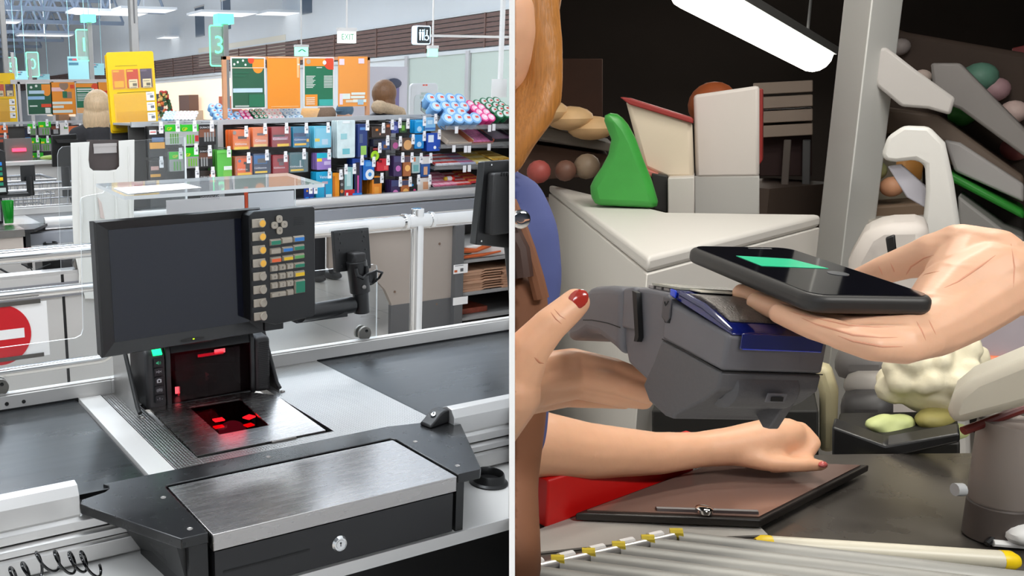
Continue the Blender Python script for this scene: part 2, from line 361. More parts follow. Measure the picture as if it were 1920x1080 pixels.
m.quad((x1, y0, zb), (x0, y0, zb), (x0, y0, .898), (x1, y0, .898)).quad((x0, y1, zb), (x1, y1, zb), (x1, y1, .898), (x0, y1, .898))
m.build('window_well', CAV, sc, smooth=0)
LED = glow('red_scan_lamp', (255, 120, 130), 9); LED_HALO = glow('red_scan_halo', (255, 26, 60), 2.5)  # the dim red one draws the halo around the scan lamps
for (u, v, dx, dy, ml, a) in ((410, 787, .0105, .0075, LED, 0), (410, 800, .010, .006, LED_HALO, 0), (467, 782, .0105, .0085, LED, 25), (467, 797, .009, .007, LED_HALO, 10)):
    p = onz(u, v, .893); c, s = math.cos(math.radians(a)), math.sin(math.radians(a))
    m = MB(Matrix.Translation(p) @ Matrix.Rotation(math.radians(a), 4, 'Z')); m.box(-dx, dx, -dy, dy, -.0012, .0012); m.build('scan_lamp', ml, sc)
m = MB(); m.box(.644, .69, 1.64, 1.652, .86, .893); m.build('inner_mirror', mat('scan_mirror', (90, 60, 62), .15, .6), sc)
# tower
tw = [(1.692, .897), (1.692, 1.018), (1.700, 1.032), (1.72, 1.038), (1.80, 1.03), (1.80, .897)]
m = MB()
yz(tw, .600, .612, m); yz(tw, .795, .806, m)
yz([(1.692, .897), (1.692, .9035), (1.80, .9035), (1.80, .897)], .612, .795, m); yz([(1.692, 1.012), (1.70, 1.03), (1.72, 1.038), (1.80, 1.03), (1.80, 1.012)], .612, .795, m)
m.box(.612, .795, 1.775, 1.80, .9035, 1.012); m.build('tower_frame', BLACKP, sc, bevel=.002)
m = MB(); yz([(1.690, .897), (1.690, 1.012), (1.697, 1.024), (1.712, 1.031), (1.80, 1.03), (1.80, .897)], .556, .600, m); bp = m.build('button_cheek', mat('cheek_plastic', (50, 49, 50), .45), sc, bevel=.008, seg=4)
m = MB(); yz([(1.6885, .912), (1.6885, 1.008), (1.693, 1.012), (1.70, 1.012), (1.70, .912)], .5695, .595, m); m.build('button_strip', mat('strip_black', (25, 25, 28), .3), bp, bevel=.003)
PIC = mat('button_print', (190, 192, 196), .5, emit=.12); PICG = mat('button_print_green', (70, 190, 140), .5, emit=.3)
for i, (st, mm) in enumerate((('((', PICG), ('>0<', PIC), ('[o]', PIC), ('((0))', PIC), ('- ! -', PIC))):
    z = .999-i*.0195; T = frame((.5823, 1.6868, z), (1, 0, 0), z=(0, -1, 0))
    m = MB(T); m.prism([(x, y, 0) for x, y in rrect(.019, .0165, .003)], (0, 0, .0016)); b = m.build('button', mat('button_black', (32, 32, 36), .35), bp)
    m = MB(T)
    if i == 2:
        m.prism([(x, y, .0017) for x, y in rrect(.010, .0075, .001)], (0, 0, .0004)).box(-.002, .002, .0035, .005, .0017, .0021); m.build('camera_print', PIC, b)
        m = MB(T); m.lathe([(.0023, .0021), (.0023, .0024)], Matrix.Identity(4), 14); m.build('lens_print', BLACKP, b)
    elif i == 0:
        m.prism([(-.005, -.0015, .0017), (-.0028, -.0015, .0017), (0, -.004, .0017), (0, .004, .0017), (-.0028, .0015, .0017), (-.005, .0015, .0017)], (0, 0, .0004)); m.text('))', .008, Matrix.Translation((.003, 0, .0019)), 0); m.build('speaker_print', PICG, b)
    else:
        m.text(st, .008, Matrix.Translation((0, 0, .0018)), 0, wid=.012); m.build('print', mm, b)
m = MB(); m.prism([(.573, 1.6895, 1.0135), (.592, 1.6895, 1.0135), (.592, 1.705, 1.0285), (.573, 1.705, 1.0285)], (0, -.003, .003)); m.build('green_lamp', glow('green_status_lamp', (20, 240, 120), 3.0), sc)
m = MB(); yz([(1.690, .897), (1.690, 1.02), (1.80, 1.03), (1.80, .897)], .806, .843, m); sp = m.build('speaker_cheek', mat('cheek_plastic', (50, 49, 50), .45), sc, bevel=.009, seg=4)
m = MB()
for i in range(9):
    for j in range(24):
        m.lathe([(.0011, 0), (.0011, .0004)], frame((.8125+i*.003+(j % 2)*.0015, 1.6897, .912+j*.0042), (1, 0, 0), z=(0, -1, 0)), 6)
m.build('speaker_grille', mat('slot_black', (4, 4, 4), .6), sp)
TG = clear_mat('smoked_scanner_glass', (.42, .36, .37), .14, .03)
m = MB(); m.box(.612, .795, 1.699, 1.7005, .9035, 1.012); m.build('tower_glass', TG, sc)
m = MB(); m.box(.6225, .772, 1.697, 1.6984, .906, 1.006); m.build('inner_pane', clear_mat('scanner_pane', (.86, .82, .82), .08, .02, .012), sc, bevel=.0005)
m = MB(); m.prism([(.612, 1.772, .905), (.795, 1.772, .905), (.79, 1.76, .95), (.70, 1.735, .968), (.62, 1.76, .95)], (0, .003, 0)); m.prism([(.64, 1.72, .906), (.70, 1.71, .906), (.74, 1.75, .906), (.65, 1.765, .906)], (0, 0, .03)); m.build('mirror_block', mat('mirror_block_dark', (40, 26, 28), .2, .5), sc)
for (u, v, w, h, ml) in ((412, 658, .0125, .0045, LED), (336, 731, .009, .0075, LED), (340, 738, .008, .006, LED_HALO), (395, 664, .03, .003, LED_HALO)):
    p = ony(u, v, 1.7375); m = MB(Matrix.Translation(p)); m.box(-w, w, -.001, .001, -h, h); m.build('scan_lamp', ml, sc)
m = MB(); p = ony(385, 708, 1.7372); m.prism([p, p+Vector((0, 0, .014)), p+Vector((.009, 0, .006))], (0, -.001, 0)); p = ony(398, 716, 1.7372); m.prism([p, p+Vector((.004, 0, .005)), p+Vector((.012, 0, -.001))], (0, -.001, 0)); m.build('mirror_facet', mat('facet', (180, 165, 165), .2, .4), sc)
for loc, e in (((.70, 1.722, .965), .09), ((.69, 1.56, .93), .045)):
    l = bpy.data.lights.new('scanner_red_light', 'POINT'); l.energy = e; l.color = (1, .03, .08); l.shadow_soft_size = .03
    o = bpy.data.objects.new('scanner_red_light', l); COL.objects.link(o); o.location = loc; o.parent = sc; o.location = Vector(loc)-wl(sc)
# brackets
for x, y2, z2, nm in ((.528, 1.662, .9065, 'brushed steel side bracket with black rubber edge left of the scanner'), (.852, 1.672, .9065, 'dark steel side bracket right of the scanner speaker')):
    t = thing('side_bracket', nm, 'bracket', (x, 1.76, .9005))
    m = MB(); yz([(1.829, .9006), (1.829, 1.045), (1.765, 1.045), (y2+.012, .912), (y2, .9006)], x, x+.003, m); m.build('bracket_plate', TEX if x < .6 else STEELD, t)
    m = MB(); m.tube([(x+.002, y2-.002, .9065), (x+.002, y2+.012, .915), (x+.002, 1.765, 1.045)], .0048, 8); m.build('rubber_edge', RUBBER, t)
    m = MB(); m.lathe([(.005, 0), (.005, .002), (.003, .003)], Matrix.Translation((x+.004, y2-.012, .9006)), 12); m.build('screw', STEELD, t)
# ---- till monitor
MT = Matrix.Translation((.621, 1.62, 1.179)) @ Matrix.Rotation(math.radians(4.0), 4, 'Z') @ Matrix.Rotation(math.radians(-1.0), 4, 'X')
mon = thing('till_monitor', 'dark till monitor with a wide sloping black frame above the scanner', 'monitor', (.621, 1.64, 1.04))
w, h = .178, .131; sw, sh, ox, oz = .148, .1085, -.001, .003
m = MB(MT); O = [(-w, -h), (w, -h), (w, h), (-w, h)]; I = [(ox-sw, oz-sh), (ox+sw, oz-sh), (ox+sw, oz+sh), (ox-sw, oz+sh)]
O1 = [(x*.985, z*.98) for x, z in O]
for A, B, ya, yb in ((O, O1, .006, 0), (O1, I, 0, .009)):
    for i in range(4):
        j = (i+1) % 4; m.quad((A[i][0], ya, A[i][1]), (A[j][0], ya, A[j][1]), (B[j][0], yb, B[j][1]), (B[i][0], yb, B[i][1]))
for i in range(4):
    j = (i+1) % 4; m.quad((O[j][0], .006, O[j][1]), (O[i][0], .006, O[i][1]), (O[i][0]*.99, .034, O[i][1]*.98), (O[j][0]*.99, .034, O[j][1]*.98))
m.add([(x*.99, .034, z*.98) for x, z in O], [(3, 2, 1, 0)])
m.build('bezel', mat('bezel_black', (34, 33, 33), .45, bump=.15, nscale=1200), mon, bevel=.002, seg=3, smooth=25)
m = MB(MT); m.box(ox-sw, ox+sw, .0085, .0105, oz-sh, oz+sh)
m.build('screen', mat('dark_screen', (20, 23, 37), .10, spec=.5), mon)
m = MB(MT); m.box(-.12, .10, .034, .060, -.09, .08); m.build('back_housing', BLACKP, mon, bevel=.006)
m = MB(MT); m.prism([(.012+.027*math.cos(a), .0012, -.1205+.003*math.sin(a)) for a in [i*math.pi/8 for i in range(16)]], (0, -.0015, 0)); m.build('power_rocker', mat('bezel_black', (34, 33, 33), .45), mon)
m = MB(MT); m.box(.0125, .0160, -.001, .0005, -.1213, -.1197); m.build('power_lamp', glow('yellow_green_lamp', (190, 255, 0), 2.5), mon)
m = MB(); m.box(.63, .70, 1.66, 1.72, 1.035, 1.12).box(.64, .75, 1.66, 1.70, 1.09, 1.12); m.build('mount_neck', BLACKP, mon, bevel=.004)
# ---- keypad
KT = Matrix.Translation((.838, 1.617, 1.188)) @ Matrix.Rotation(math.radians(6.0), 4, 'Z')
KN = (KT.to_3x3() @ Vector((0, -1, 0)))
kp = thing('till_keypad', 'black till keypad block with beige number keys right of the monitor screen', 'keypad', (.838, 1.64, 1.07))
def kpt(zx, zy):   # a point of the keypad face
    d = wray(440+zx/4.5, 380+zy/4.5); o = KT.translation+KN*.002; t = (o-CAMP).dot(KN)/d.dot(KN); return KT.inverted() @ (CAMP+d*t)
m = MB(KT); m.prism([(x+.0, -.002, z) for x, z in [(-.0805, -.105), (-.02, -.122), (.074, -.118), (.0805, -.113), (.0805, .113), (.076, .118), (-.068, .118), (-.0805, .112)]], (0, .034, 0)); kb = m.build('keypad_body', BLACKP, kp, bevel=.0025)
m = MB(KT)
for i in range(5):
    a, b = kpt(497, 128+i*15), kpt(583, 122+i*15); m.box(a.x, b.x, -.0026, -.0018, a.z-.0005, a.z+.0005)
m.build('buzzer_slots', mat('slot_black', (4, 4, 4), .6), kp)
m = MB(KT); a, b = kpt(128, 125), kpt(133, 1000); m.box(a.x, a.x+.0015, -.0026, -.0018, b.z, a.z); m.build('key_column_seam', mat('slot_black', (4, 4, 4), .6), kp)
KEY = mat('beige_key', (176, 165, 150), .45); KC = {'g': (24, 128, 98), 'b': (38, 124, 204), 'o': (240, 100, 44), 'y': (242, 196, 24), 'l': (94, 168, 92)}
DIG = mat('key_print', (40, 38, 36), .6)
def key(x0, y0, x1, y1, col=None, dig=None):
    a, b = kpt(x0, y1), kpt(x1, y0); w, h = b.x-a.x, b.z-a.z; cx, cz = (a.x+b.x)/2, (a.z+b.z)/2
    T = KT @ Matrix.Translation((cx, -.002, cz)) @ Matrix.Rotation(math.pi/2, 4, 'X')
    m = MB(T); k = .0015
    lo = [(-w/2, -h/2, 0), (w/2, -h/2, 0), (w/2, h/2, 0), (-w/2, h/2, 0)]; hi = [(-w/2+k, -h/2+k, .005), (w/2-k, -h/2+k, .005), (w/2-k, h/2-k*1.6, .005), (-w/2+k, h/2-k*1.6, .005)]
    m.add(lo+hi, [(4, 5, 6, 7), (0, 1, 5, 4), (1, 2, 6, 5), (2, 3, 7, 6), (3, 0, 4, 7)]); o = m.build('key', KEY, kp, bevel=.0006, smooth=25)
    if col:
        m = MB(T); m.box(-w/2+.0022, w/2-.002, -h/2+.002, h/2-.0035, .005, .0054); c = m.build('key_cap_insert', mat('key_'+col, KC[col], .4), o); c['label'] = {'g': 'green', 'b': 'blue', 'o': 'orange', 'y': 'yellow', 'l': 'light green'}[col]+' key insert'
    if dig:
        m = MB(T); m.text(dig, .0075, Matrix.Translation((0, 0, .0052)), 0); m.build('digit', DIG, o)
for r in [(293, 300, 385, 365, 'g'), (390, 285, 482, 348, None), (490, 272, 583, 335, 'b'), (295, 376, 385, 440, None), (395, 363, 485, 422, 'b'), (490, 346, 583, 408, 'g'),
          (297, 450, 388, 512, 'o'), (400, 437, 487, 495, 'y'), (492, 422, 583, 480, 'l'), (495, 495, 585, 555, 'g'), (497, 567, 585, 630, 'y'), (500, 640, 588, 770, 'g')]: key(*r)
for r in [(298, 524, 358, 585, '7'), (366, 514, 425, 575, '8'), (432, 505, 490, 565, '9'), (299, 595, 359, 655, '4'), (368, 585, 425, 648, '5'), (432, 576, 490, 638, '6'),
          (300, 666, 360, 730, '1'), (368, 657, 428, 720, '2'), (432, 648, 491, 710, '3'), (300, 740, 428, 805, '0'), (434, 725, 492, 785, '.')]: key(*r[:4], None, r[4])
AMB = mat('amber_key_cap', (238, 178, 62), .35, emit=.15)
for i in range(8):
    y = 130+i*112; a, b = kpt(143+2.4*i, y+84), kpt(246+2.2*i, y); c = kpt(221+1.9*i, y+43)
    m = MB(KT); m.box(a.x, b.x, -.0055, -.002, a.z, b.z); o = m.build('soft_key', KEY, kp, bevel=.0012)
    m = MB(KT); m.lathe([(.0085, 0), (.0085, .003), (.0074, .0042), (.0066, .0040)], KT.inverted() @ KT @ frame((c.x, -.005, c.z), (1, 0, 0), z=(0, -1, 0)), 20); m.build('round_cap', KEY, o)
    if i < 4: m = MB(KT); m.lathe([(.0068, 0), (.0068, .0046)], frame((c.x, -.005, c.z), (1, 0, 0), z=(0, -1, 0)), 20); m.build('amber_cap', AMB, o)[ 'label'] = 'amber round key cap'
c = kpt(372, 186)
for st, dx, dz, rot in (('>', .0118, 0, 0), ('<', -.0118, 0, 0), ('>', 0, .0118, 90), ('>', 0, -.0118, -90)):
    T = KT @ Matrix.Translation((c.x+dx, -.002, c.z+dz)) @ Matrix.Rotation(math.pi/2, 4, 'X')
    m = MB(T); wv, hv = (.0145, .0135) if dz == 0 else (.0135, .0145); m.prism([(x, y, 0) for x, y in rrect(wv*1.05, hv*1.05, .0055)], (0, 0, .004)); o = m.build('arrow_key', KEY, kp, bevel=.0006)
    m = MB(T @ Matrix.Rotation(math.radians(rot), 4, 'Z')); m.text(st, .009, Matrix.Translation((0, 0, .0042)), 0); m.build('arrow_print', DIG, o)
m = MB(); m.box(.80, .845, 1.63, 1.66, 1.05, 1.075); m.build('card_reader_stub', BLACKP, kp, bevel=.002)
# ---- customer card terminal bracket seen from behind
cb = thing('card_terminal_holder', 'black pole bracket with screwed back plate and hose loop beside the keypad', 'bracket', (1.06, 1.72, 1.045))
m = MB(); m.tube([(.90, 1.66, 1.070), (1.055, 1.70, 1.064)], .019, 20).box(.90, 1.03, 1.675, 1.70, 1.045, 1.056); m.build('arm_tube', BLACKP, cb)
m = MB(); m.tube([(1.083, 1.70, 1.043), (1.079, 1.70, 1.10)], .0185, 20); m.build('pole', BLACKP, cb, bevel=.001)
m = MB(); pr = [(1.079, 1.70, 1.092), (1.068, 1.70, 1.165)]; m.tube(pr, .0235, 24); m.build('clamp_sleeve', BLACKP, cb, bevel=.001)
m = MB(); m.lathe([(.0052, 0), (.0052, .003), (.0035, .004)], frame((1.072, 1.6755, 1.108), (1, 0, 0), z=(0, -1, 0)), 14); m.build('sleeve_screw', STEELD, cb)
TP = frame((1.069, 1.722, 1.187), (1, .04, 0), z=(0, -1, .12))
m = MB(TP); m.prism([(x, y, -.008) for x, y in rrect(.096, .094, .003)], (0, 0, .012)); m.build('back_plate', BLACKP, cb, bevel=.001)
m = MB(TP); m.prism([(x, y+.046, -.014) for x, y in rrect(.097, .010, .003)], (0, 0, .02)); m.build('clear_rim', ACRYL, cb)
m = MB(TP)
for x, y in ((-.030, .038), (-.035, .028), (-.030, .018), (-.034, .002), (.030, .038), (.035, .028), (.030, .018), (.036, -.002), (-.032, -.035), (.034, -.032)): m.lathe([(.0026, .004), (.0022, .0055)], Matrix.Translation((x, y, 0)), 10)
m.build('plate_screw', mat('screw_black', (58, 58, 58), .3, .5), cb)
m = MB(); m.box(1.052, 1.083, 1.682, 1.716, 1.155, 1.185); m.build('hinge_block', BLACKM, cb, bevel=.004)
m = MB(); m.tube([(1.052, 1.676, 1.152), (1.054, 1.672, 1.137), (1.066, 1.670, 1.130), (1.079, 1.672, 1.137), (1.081, 1.676, 1.155)], .0045, 10); m.build('cable_hook', BLACKP, cb)
m = MB(); m.tube([(1.075, 1.668, 1.138), (1.095, 1.66, 1.146), (1.118, 1.67, 1.138), (1.124, 1.69, 1.122), (1.112, 1.70, 1.108), (1.092, 1.70, 1.104)], .0028, 8); m.box(1.10, 1.124, 1.70, 1.706, 1.11, 1.135); m.build('hose_loop', BLACKP, cb)
# ---- acrylic shield with its hood
sh = thing('acrylic_shield', 'clear acrylic hygiene shield with a flat hood clamped to the far rail', 'shield', (.7, 1.845, .934))
y0, y1 = 1.842, 1.847
P = lambda u, v: ony(u, v, y0)
a, b, c, d = P(150, 368), P(157, 632), P(0, 652), P(708, 495)
pr = [(-.5, .9345), (-.5, c.z), (b.x-.018, b.z), (b.x-.005, b.z+.005), (b.x, b.z+.018), (a.x, a.z-.012), (a.x+.004, a.z-.003), (a.x+.014, a.z), (.53, a.z+.004), (.54, 1.352), (.99, 1.352), (.99, d.z), (d.x-.012, d.z), (d.x-.002, d.z-.003), (d.x, d.z-.014), (d.x, .9345)]
m = MB(); m.prism([(x, y0, z) for x, z in pr], (0, y1-y0, 0), 1, cap=0); m.build('shield_sheet', [ACRYL, ACRED], sh, smooth=0)
hp = [(.486, 1.556), (.50, 1.548), (.894, 1.551), (.903, 1.558), (.968, 1.841), (.515, 1.841)]
m = MB(); m.prism([(x, y, 1.352) for x, y in hp], (0, 0, .007), 1, cap=0); m.build('hood', [clear_mat('hood_acrylic', (.93, .95, .96), .08, .03, .10), ACRED], sh, smooth=0)
def clampd(x, lab):
    t = thing('rail_clamp', lab, 'clamp', (x, 1.85, .934))
    m = MB()
    for ya, yb in ((1.832, 1.839), (1.850, 1.857)):
        pr = [(x+.0185*math.cos(math.radians(q)), .9345+.0155+.0185*math.sin(math.radians(q))) for q in range(-52, 233, 15)]
        m.prism([(px, ya, pz) for px, pz in pr], (0, yb-ya, 0))
    m.build('clamp_disc', mat('clamp_metal', (150, 146, 140), .32, .9, noise=.1, nscale=60), t, bevel=.0012)
    m = MB(); m.lathe([(.004, 0), (.004, .001), (.002, .0005)], frame((x+.004, 1.832, .957), (1, 0, 0), z=(0, -1, 0)), 12); m.build('clamp_screw', BLACKP, t)
clampd(1.178, 'round metal clamp disc on the far rail right of the shield'); clampd(.286, 'round metal clamp disc on the far rail at the left picture edge')
# papers lying on and behind the shield
m = MB(); q = [onz(u, v, 1.3597) for u, v in ((213, 353), (345, 344), (378, 352), (240, 364))]; m.prism(q, (0, 0, .0006)); o = m.build('paper_sheet', PAPER, origin=q[0]); tag(o, 'white paper sheet lying on the clear hood over the monitor', 'paper')
def sheet(u0, v0, u1, v1, name, lab, mm, y=1.8395, cat='paper'):
    a, b = ony(u0, v1, y), ony(u1, v0, y); m = MB(); m.box(a.x, b.x, y, y+.0008, a.z, b.z); return tag(m.build(name, mm, origin=(a.x, y, a.z)), lab, cat)
o = sheet(314, 366, 459, 440, 'notice_sheet', 'white notice sheet stuck behind the shield, faint mirrored capital letters showing through', mat('paper_back', (252, 247, 246), .7))
a = ony(394, 371, 1.8388); m = MB(frame(a, (1, 0, 0), z=(0, -1, 0))); m.text('DAЖКIIOI', .012, Matrix.Translation((0, 0, 0)) @ Matrix.Scale(-1, 4, (1, 0, 0)), 0, wid=.045); m.build('notice_print', mat('faint_print', (214, 210, 212), .7), o)
sheet(459.5, 350, 465, 440, 'notice_edge_strip', 'narrow orange red paper strip between the two white sheets on the shield', mat('orange_strip', (226, 82, 40), .6), cat='paper strip')
sheet(466, 357, 551, 440, 'notice_sheet', 'grey white sheet behind the shield directly above the keypad', mat('paper_back2', (226, 228, 232), .7))
# ---- customer display on the right
y = 1.90; q = [ony(u, v, y) for u, v in ((908, 303), (1000, 297), (1000, 470), (892, 459))]
cd = thing('customer_display', 'black customer display seen from behind, cut by the picture divide', 'monitor', (1.66, 1.92, .93))
m = MB(); m.prism(q, (.006, .034, -.002)); m.build('display_body', mat('display_black', (24, 24, 25), .3), cd, bevel=.003)
m = MB(); a, b = ony(928, 325, y-.03), ony(1000, 434, y-.03); m.prism([(a.x, y-.03, a.z), (a.x-.004, y-.03, b.z), (b.x, y-.03, b.z), (b.x, y-.03, a.z)], (0, .032, 0)); m.build('rear_housing', BLACKM, cd, bevel=.006)
m = MB()
for i in range(4): a = ony(940+i*5, 322, y-.031); m.box(a.x, a.x+.004, y-.033, y-.029, a.z-.012, a.z-.002)
m.build('vent_slots', mat('slot_black', (4, 4, 4), .6), cd)
for u, v in ((921, 309), (902, 452)): m = MB(); m.lathe([(.0025, 0), (.0025, .002)], frame(ony(u, v, y-.001), (1, 0, 0), z=(0, -1, 0)), 10); m.build('corner_screw', CHROME, cd)
m = MB(); m.tube([(1.70, 1.875, .93), (1.70, 1.93, 1.2)], .014, 12); m.build('display_pole', BLACKP, cd)
# ---- coin cup, coiled cord
cx = onz(916, 905, .80); cup = thing('coin_cup', 'round black plastic cup standing on the shelf right of the console', 'cup', cx)
m = MB(); m.lathe([(.036, 0), (.036, .003), (.031, .006), (.029, .019), (.0275, .021), (.026, .019), (.025, .006), (.0005, .005)], Matrix.Translation(cx), 36); m.build('cup_body', mat('cup_black', (24, 24, 24), .3), cup)
pts = []
for i in range(0, 24*7+1):
    t = i/24; px = .160+.0215*t; zc = .876-(px-.236)**2*5.0; a = 2*math.pi*t; r = .0165
    pts.append((px+.010*math.cos(a+.9)+.003*math.sin(t*1.7), 1.205+r*.9*math.cos(a), zc-.004+r*math.sin(a)+.004*math.sin(t*2.3)))
m = MB(); m.tube(pts, .0022, 8); o = m.build('coiled_cord', BLACKG, origin=(.18, 1.2, .80)); tag(o, 'black coiled cable looping over the shelf in the bottom left corner', 'cable')
# ================================================================== THE HALL
XW = 13.77
def tiles(name, rgb, s, mortar):
    m = mat(name, rgb, .32, rnoise=.06, nscale=2); nt = m.node_tree; b = nt.nodes['Principled BSDF']
    tc = nt.nodes.new('ShaderNodeTexCoord'); br = nt.nodes.new('ShaderNodeTexBrick'); nt.links.new(tc.outputs['Object'], br.inputs['Vector'])
    br.offset = 0; br.inputs['Scale'].default_value = 1.0; br.inputs['Brick Width'].default_value = s; br.inputs['Row Height'].default_value = s; br.inputs['Mortar Size'].default_value = .004
    c = srgb(rgb); br.inputs['Color1'].default_value = (*c, 1); br.inputs['Color2'].default_value = (*[x*.92 for x in c], 1); br.inputs['Mortar'].default_value = (*srgb(mortar), 1)
    nt.links.new(br.outputs[0], b.inputs['Base Color']); return m
m = MB(); m.box(-6, 20, -7, 84, -.1, 0); struct(m.build('floor', tiles('beige_floor_tile', (190, 182, 172), .6, (150, 143, 134)), clip=False))
DECK = mat('roof_deck', (222, 230, 238), .7); STEELB = mat('painted_truss_steel', (150, 166, 188), .5)
m = MB()
for y in range(-8, 84, 8): m.box(-6, 14, y, y+5.2, 7.1, 7.2)
for y in range(-8, 84, 8): m.box(-6, 2, y+5.2, y+8, 7.1, 7.2).box(12, 14, y+5.2, y+8, 7.1, 7.2)
struct(m.build('ceiling', DECK, clip=False))
SKYG = clear_mat('skylight_glass', (.95, .97, 1), .05, .05, .25)
for i, y in enumerate(range(-8, 84, 8)):
    m = MB(); m.box(2, 12, y+5.2, y+8, 7.14, 7.16)
    for k in range(1, 6): m.box(2+k*1.66, 2.06+k*1.66, y+5.2, y+8, 7.08, 7.15, 1)
    struct(m.build('window_%d' % (i+1), [SKYG, STEELB], clip=False))
m = MB(); m.box(XW, XW+.25, -8, 84, 0, 2.62).box(XW, XW+.25, -8, 84, 3.39, 7.2).box(XW+.05, XW+.25, -8, 84, 2.62, 3.39); struct(m.build('wall_side', WALLW, clip=False))
m = MB(); m.box(-6, XW+.2, 83, 83.2, 0, 7.2); struct(m.build('wall_far', WALLW, clip=False))
m = MB(); m.box(-6.2, -6, -8, 84, 0, 7.2); struct(m.build('wall_left', WALLW, clip=False))
m = MB(); m.box(-6, 20, -7.2, -7, 0, 7.2); struct(m.build('wall_back', mat('rear_wall_dark', (74, 80, 92), .7, noise=.2, nscale=1.5), clip=False))  # unseen wall, kept dark for the reflections in screen and chrome
BROWN = mat('brown_slat', (112, 86, 78), .5, noise=.12, nscale=8)
m = MB()
for i in range(7): z = 2.66+i*.105; yz([(0, z), (84, z), (84, z+.06), (0, z+.06)], XW-.03, XW-.015, m); yz([(0, z+.06), (84, z+.06), (84, z+.085), (0, z+.085)], XW-.03, XW+.03, m)
m.build('trim_2', BROWN, clip=False)['kind'] = 'structure'
m = MB()
for y in range(9, 70, 1):
    if y % 2: m.box(XW-.05, XW-.03, y*1.1, y*1.1+.05, 2.62, 3.40)
m.box(XW-.06, XW, 0, 84, 2.54, 2.63, 1).box(XW-.05, XW, 0, 84, 3.39, 3.44, 1); m.build('trim_3', [BROWN, mat('lintel_white', (214, 218, 220), .6)], clip=False)['kind'] = 'structure'
m = MB(); m.box(XW-.02, XW+.01, 26.2, 33.5, 2.9, 3.62); struct(m.build('wall_cream', mat('cream_wall', (226, 220, 205), .7), clip=False))
# tall dark window slots high in the side wall
DKW = mat('slot_window_dark', (92, 104, 118), .12)
for i, (u, v0, v1) in enumerate(((374, 16, 67), (423, 3, 54), (575, -30, 24))):
    a, b = onx(u-9, v0, XW-.02), onx(u+9, v1, XW-.02); m = MB(); m.box(XW-.02, XW+.02, b.y, a.y, b.z, a.z).box(XW-.03, XW-.02, b.y-.05, a.y+.05, a.z, a.z+.06, 1); struct(m.build('window_%d' % (20+i), [DKW, GREYP]))
# doorway recess with frosted glass in the side wall
GLG = mat('green_frosted_glass', (196, 208, 200), .25, spec=.6)
for i, (u0, u1) in enumerate(((766, 876), (884, 1010))):
    a, b = onx(u0, 100, XW-.03), onx(u1, 100, XW-.03); m = MB(); m.box(XW-.03, XW-.01, b.y, a.y, .0, 2.54); struct(m.build('door_%d' % (i+1), GLG))
m = MB()
for u in (764, 879): a = onx(u, 100, XW-.05); m.box(XW-.10, XW-.02, a.y-.06, a.y+.06, 0, 2.6)
struct(m.build('trim_4', mat('door_post', (206, 204, 206), .3, .4)))
# shop fronts further down the side wall
SHOP = mat('shop_front_glow', (250, 226, 198), .4, emit=.8)
m = MB(); m.box(XW-.04, XW-.02, 28, 60, .9, 2.4); struct(m.build('window_30', SHOP, clip=False))
for i, y in enumerate((29, 33, 37, 42, 48, 54)):
    t = thing('shop_display', 'blurred %s shop display at the far side wall, %s' % (('brown', 'beige', 'grey', 'pink', 'white', 'tan')[i], ('nearest of the row', 'second of the row', 'third of the row', 'fourth of the row', 'fifth of the row', 'last of the row')[i]), 'shop display', (XW-.3, y, 0))
    m = MB(); m.box(XW-.7, XW-.1, y, y+1.6, 0, 1.25); m.build('display_base', mat('shopbase%d' % i, ((150, 110, 90), (200, 180, 160), (150, 152, 156), (206, 150, 140), (226, 224, 220), (180, 140, 110))[i], .5), t)
    m = MB(); m.box(XW-.6, XW-.2, y+.2, y+1.3, 1.25, 1.75+.1*(i % 3)); m.build('display_top', mat('shoptop%d' % i, ((206, 110, 80), (120, 90, 80), (60, 70, 90), (230, 200, 190), (130, 50, 50), (90, 110, 140))[i], .5), t)
m = MB(); c = Vector((10.6, 29, 1.45)); random.seed(3)
for i in range(70):
    a = random.uniform(0, 6.3); zz = random.uniform(-.45, .45); r = .30*(1-(zz+.45)/1.3); m.ell(c+Vector((r*math.cos(a), r*math.sin(a), zz)), .075, n=6, mi=random.choice((0, 0, 1, 2, 3)))
o = m.build('christmas_tree', [mat('fir_green', (60, 96, 60), .7), mat('bauble_red', (196, 50, 44), .4), mat('bauble_gold', (232, 190, 110), .4), mat('bauble_orange', (226, 120, 60), .4)], origin=(10.6, 29, 1.0)); tag(o, 'small decorated fir tree with red and gold baubles in the far background', 'decoration')
m = MB(); m.lathe([(.3, 0), (.3, 1.0)], Matrix.Translation((10.6, 29, 0)), 12); tag(m.build('pedestal', WHITEP, origin=(10.6, 29, 0)), 'white round pedestal carrying the small decorated fir tree', 'pedestal')
# roof trusses
TY = [23.2, 28.5, 33.8, 39.0, 44.4, 49.7, 55.0, 60.4, 66]
for i, y in enumerate(TY):
    x0, x1, zb, zt = -1.5, XW-.05, 4.98, 6.5
    t = thing('roof_truss', 'blue grey lattice roof truss spanning the hall, number %s counted from the front' % ('one two three four five six seven eight nine'.split()[i]), 'roof truss', (6, y, zb), 'roof trusses')
    m = MB(); m.box(x0, x1-1.2, y-.07, y+.07, zb-.08, zb+.08); m.build('bottom_chord', STEELB, t)
    m = MB(); m.box(x0, x1, y-.08, y+.08, zt-.09, zt+.09); m.build('top_chord', STEELB, t)
    n = 12; w = (x1-1.2-x0)/n
    for k in range(n):
        xa = x0+k*w; m = MB(); m.tube([(xa, y, zb), (xa+w/2, y, zt)], .055, 8).tube([(xa+w/2, y, zt), (xa+w, y, zb)], .055, 8); m.build('diagonal', STEELB, t)
# purlins
for i in range(6):
    x = 1.5+i*2.2; m = MB(); m.box(x-.05, x+.05, 10, 80, 6.62, 6.78); struct(m.build('beam_%d' % (i+1), STEELB, clip=False))
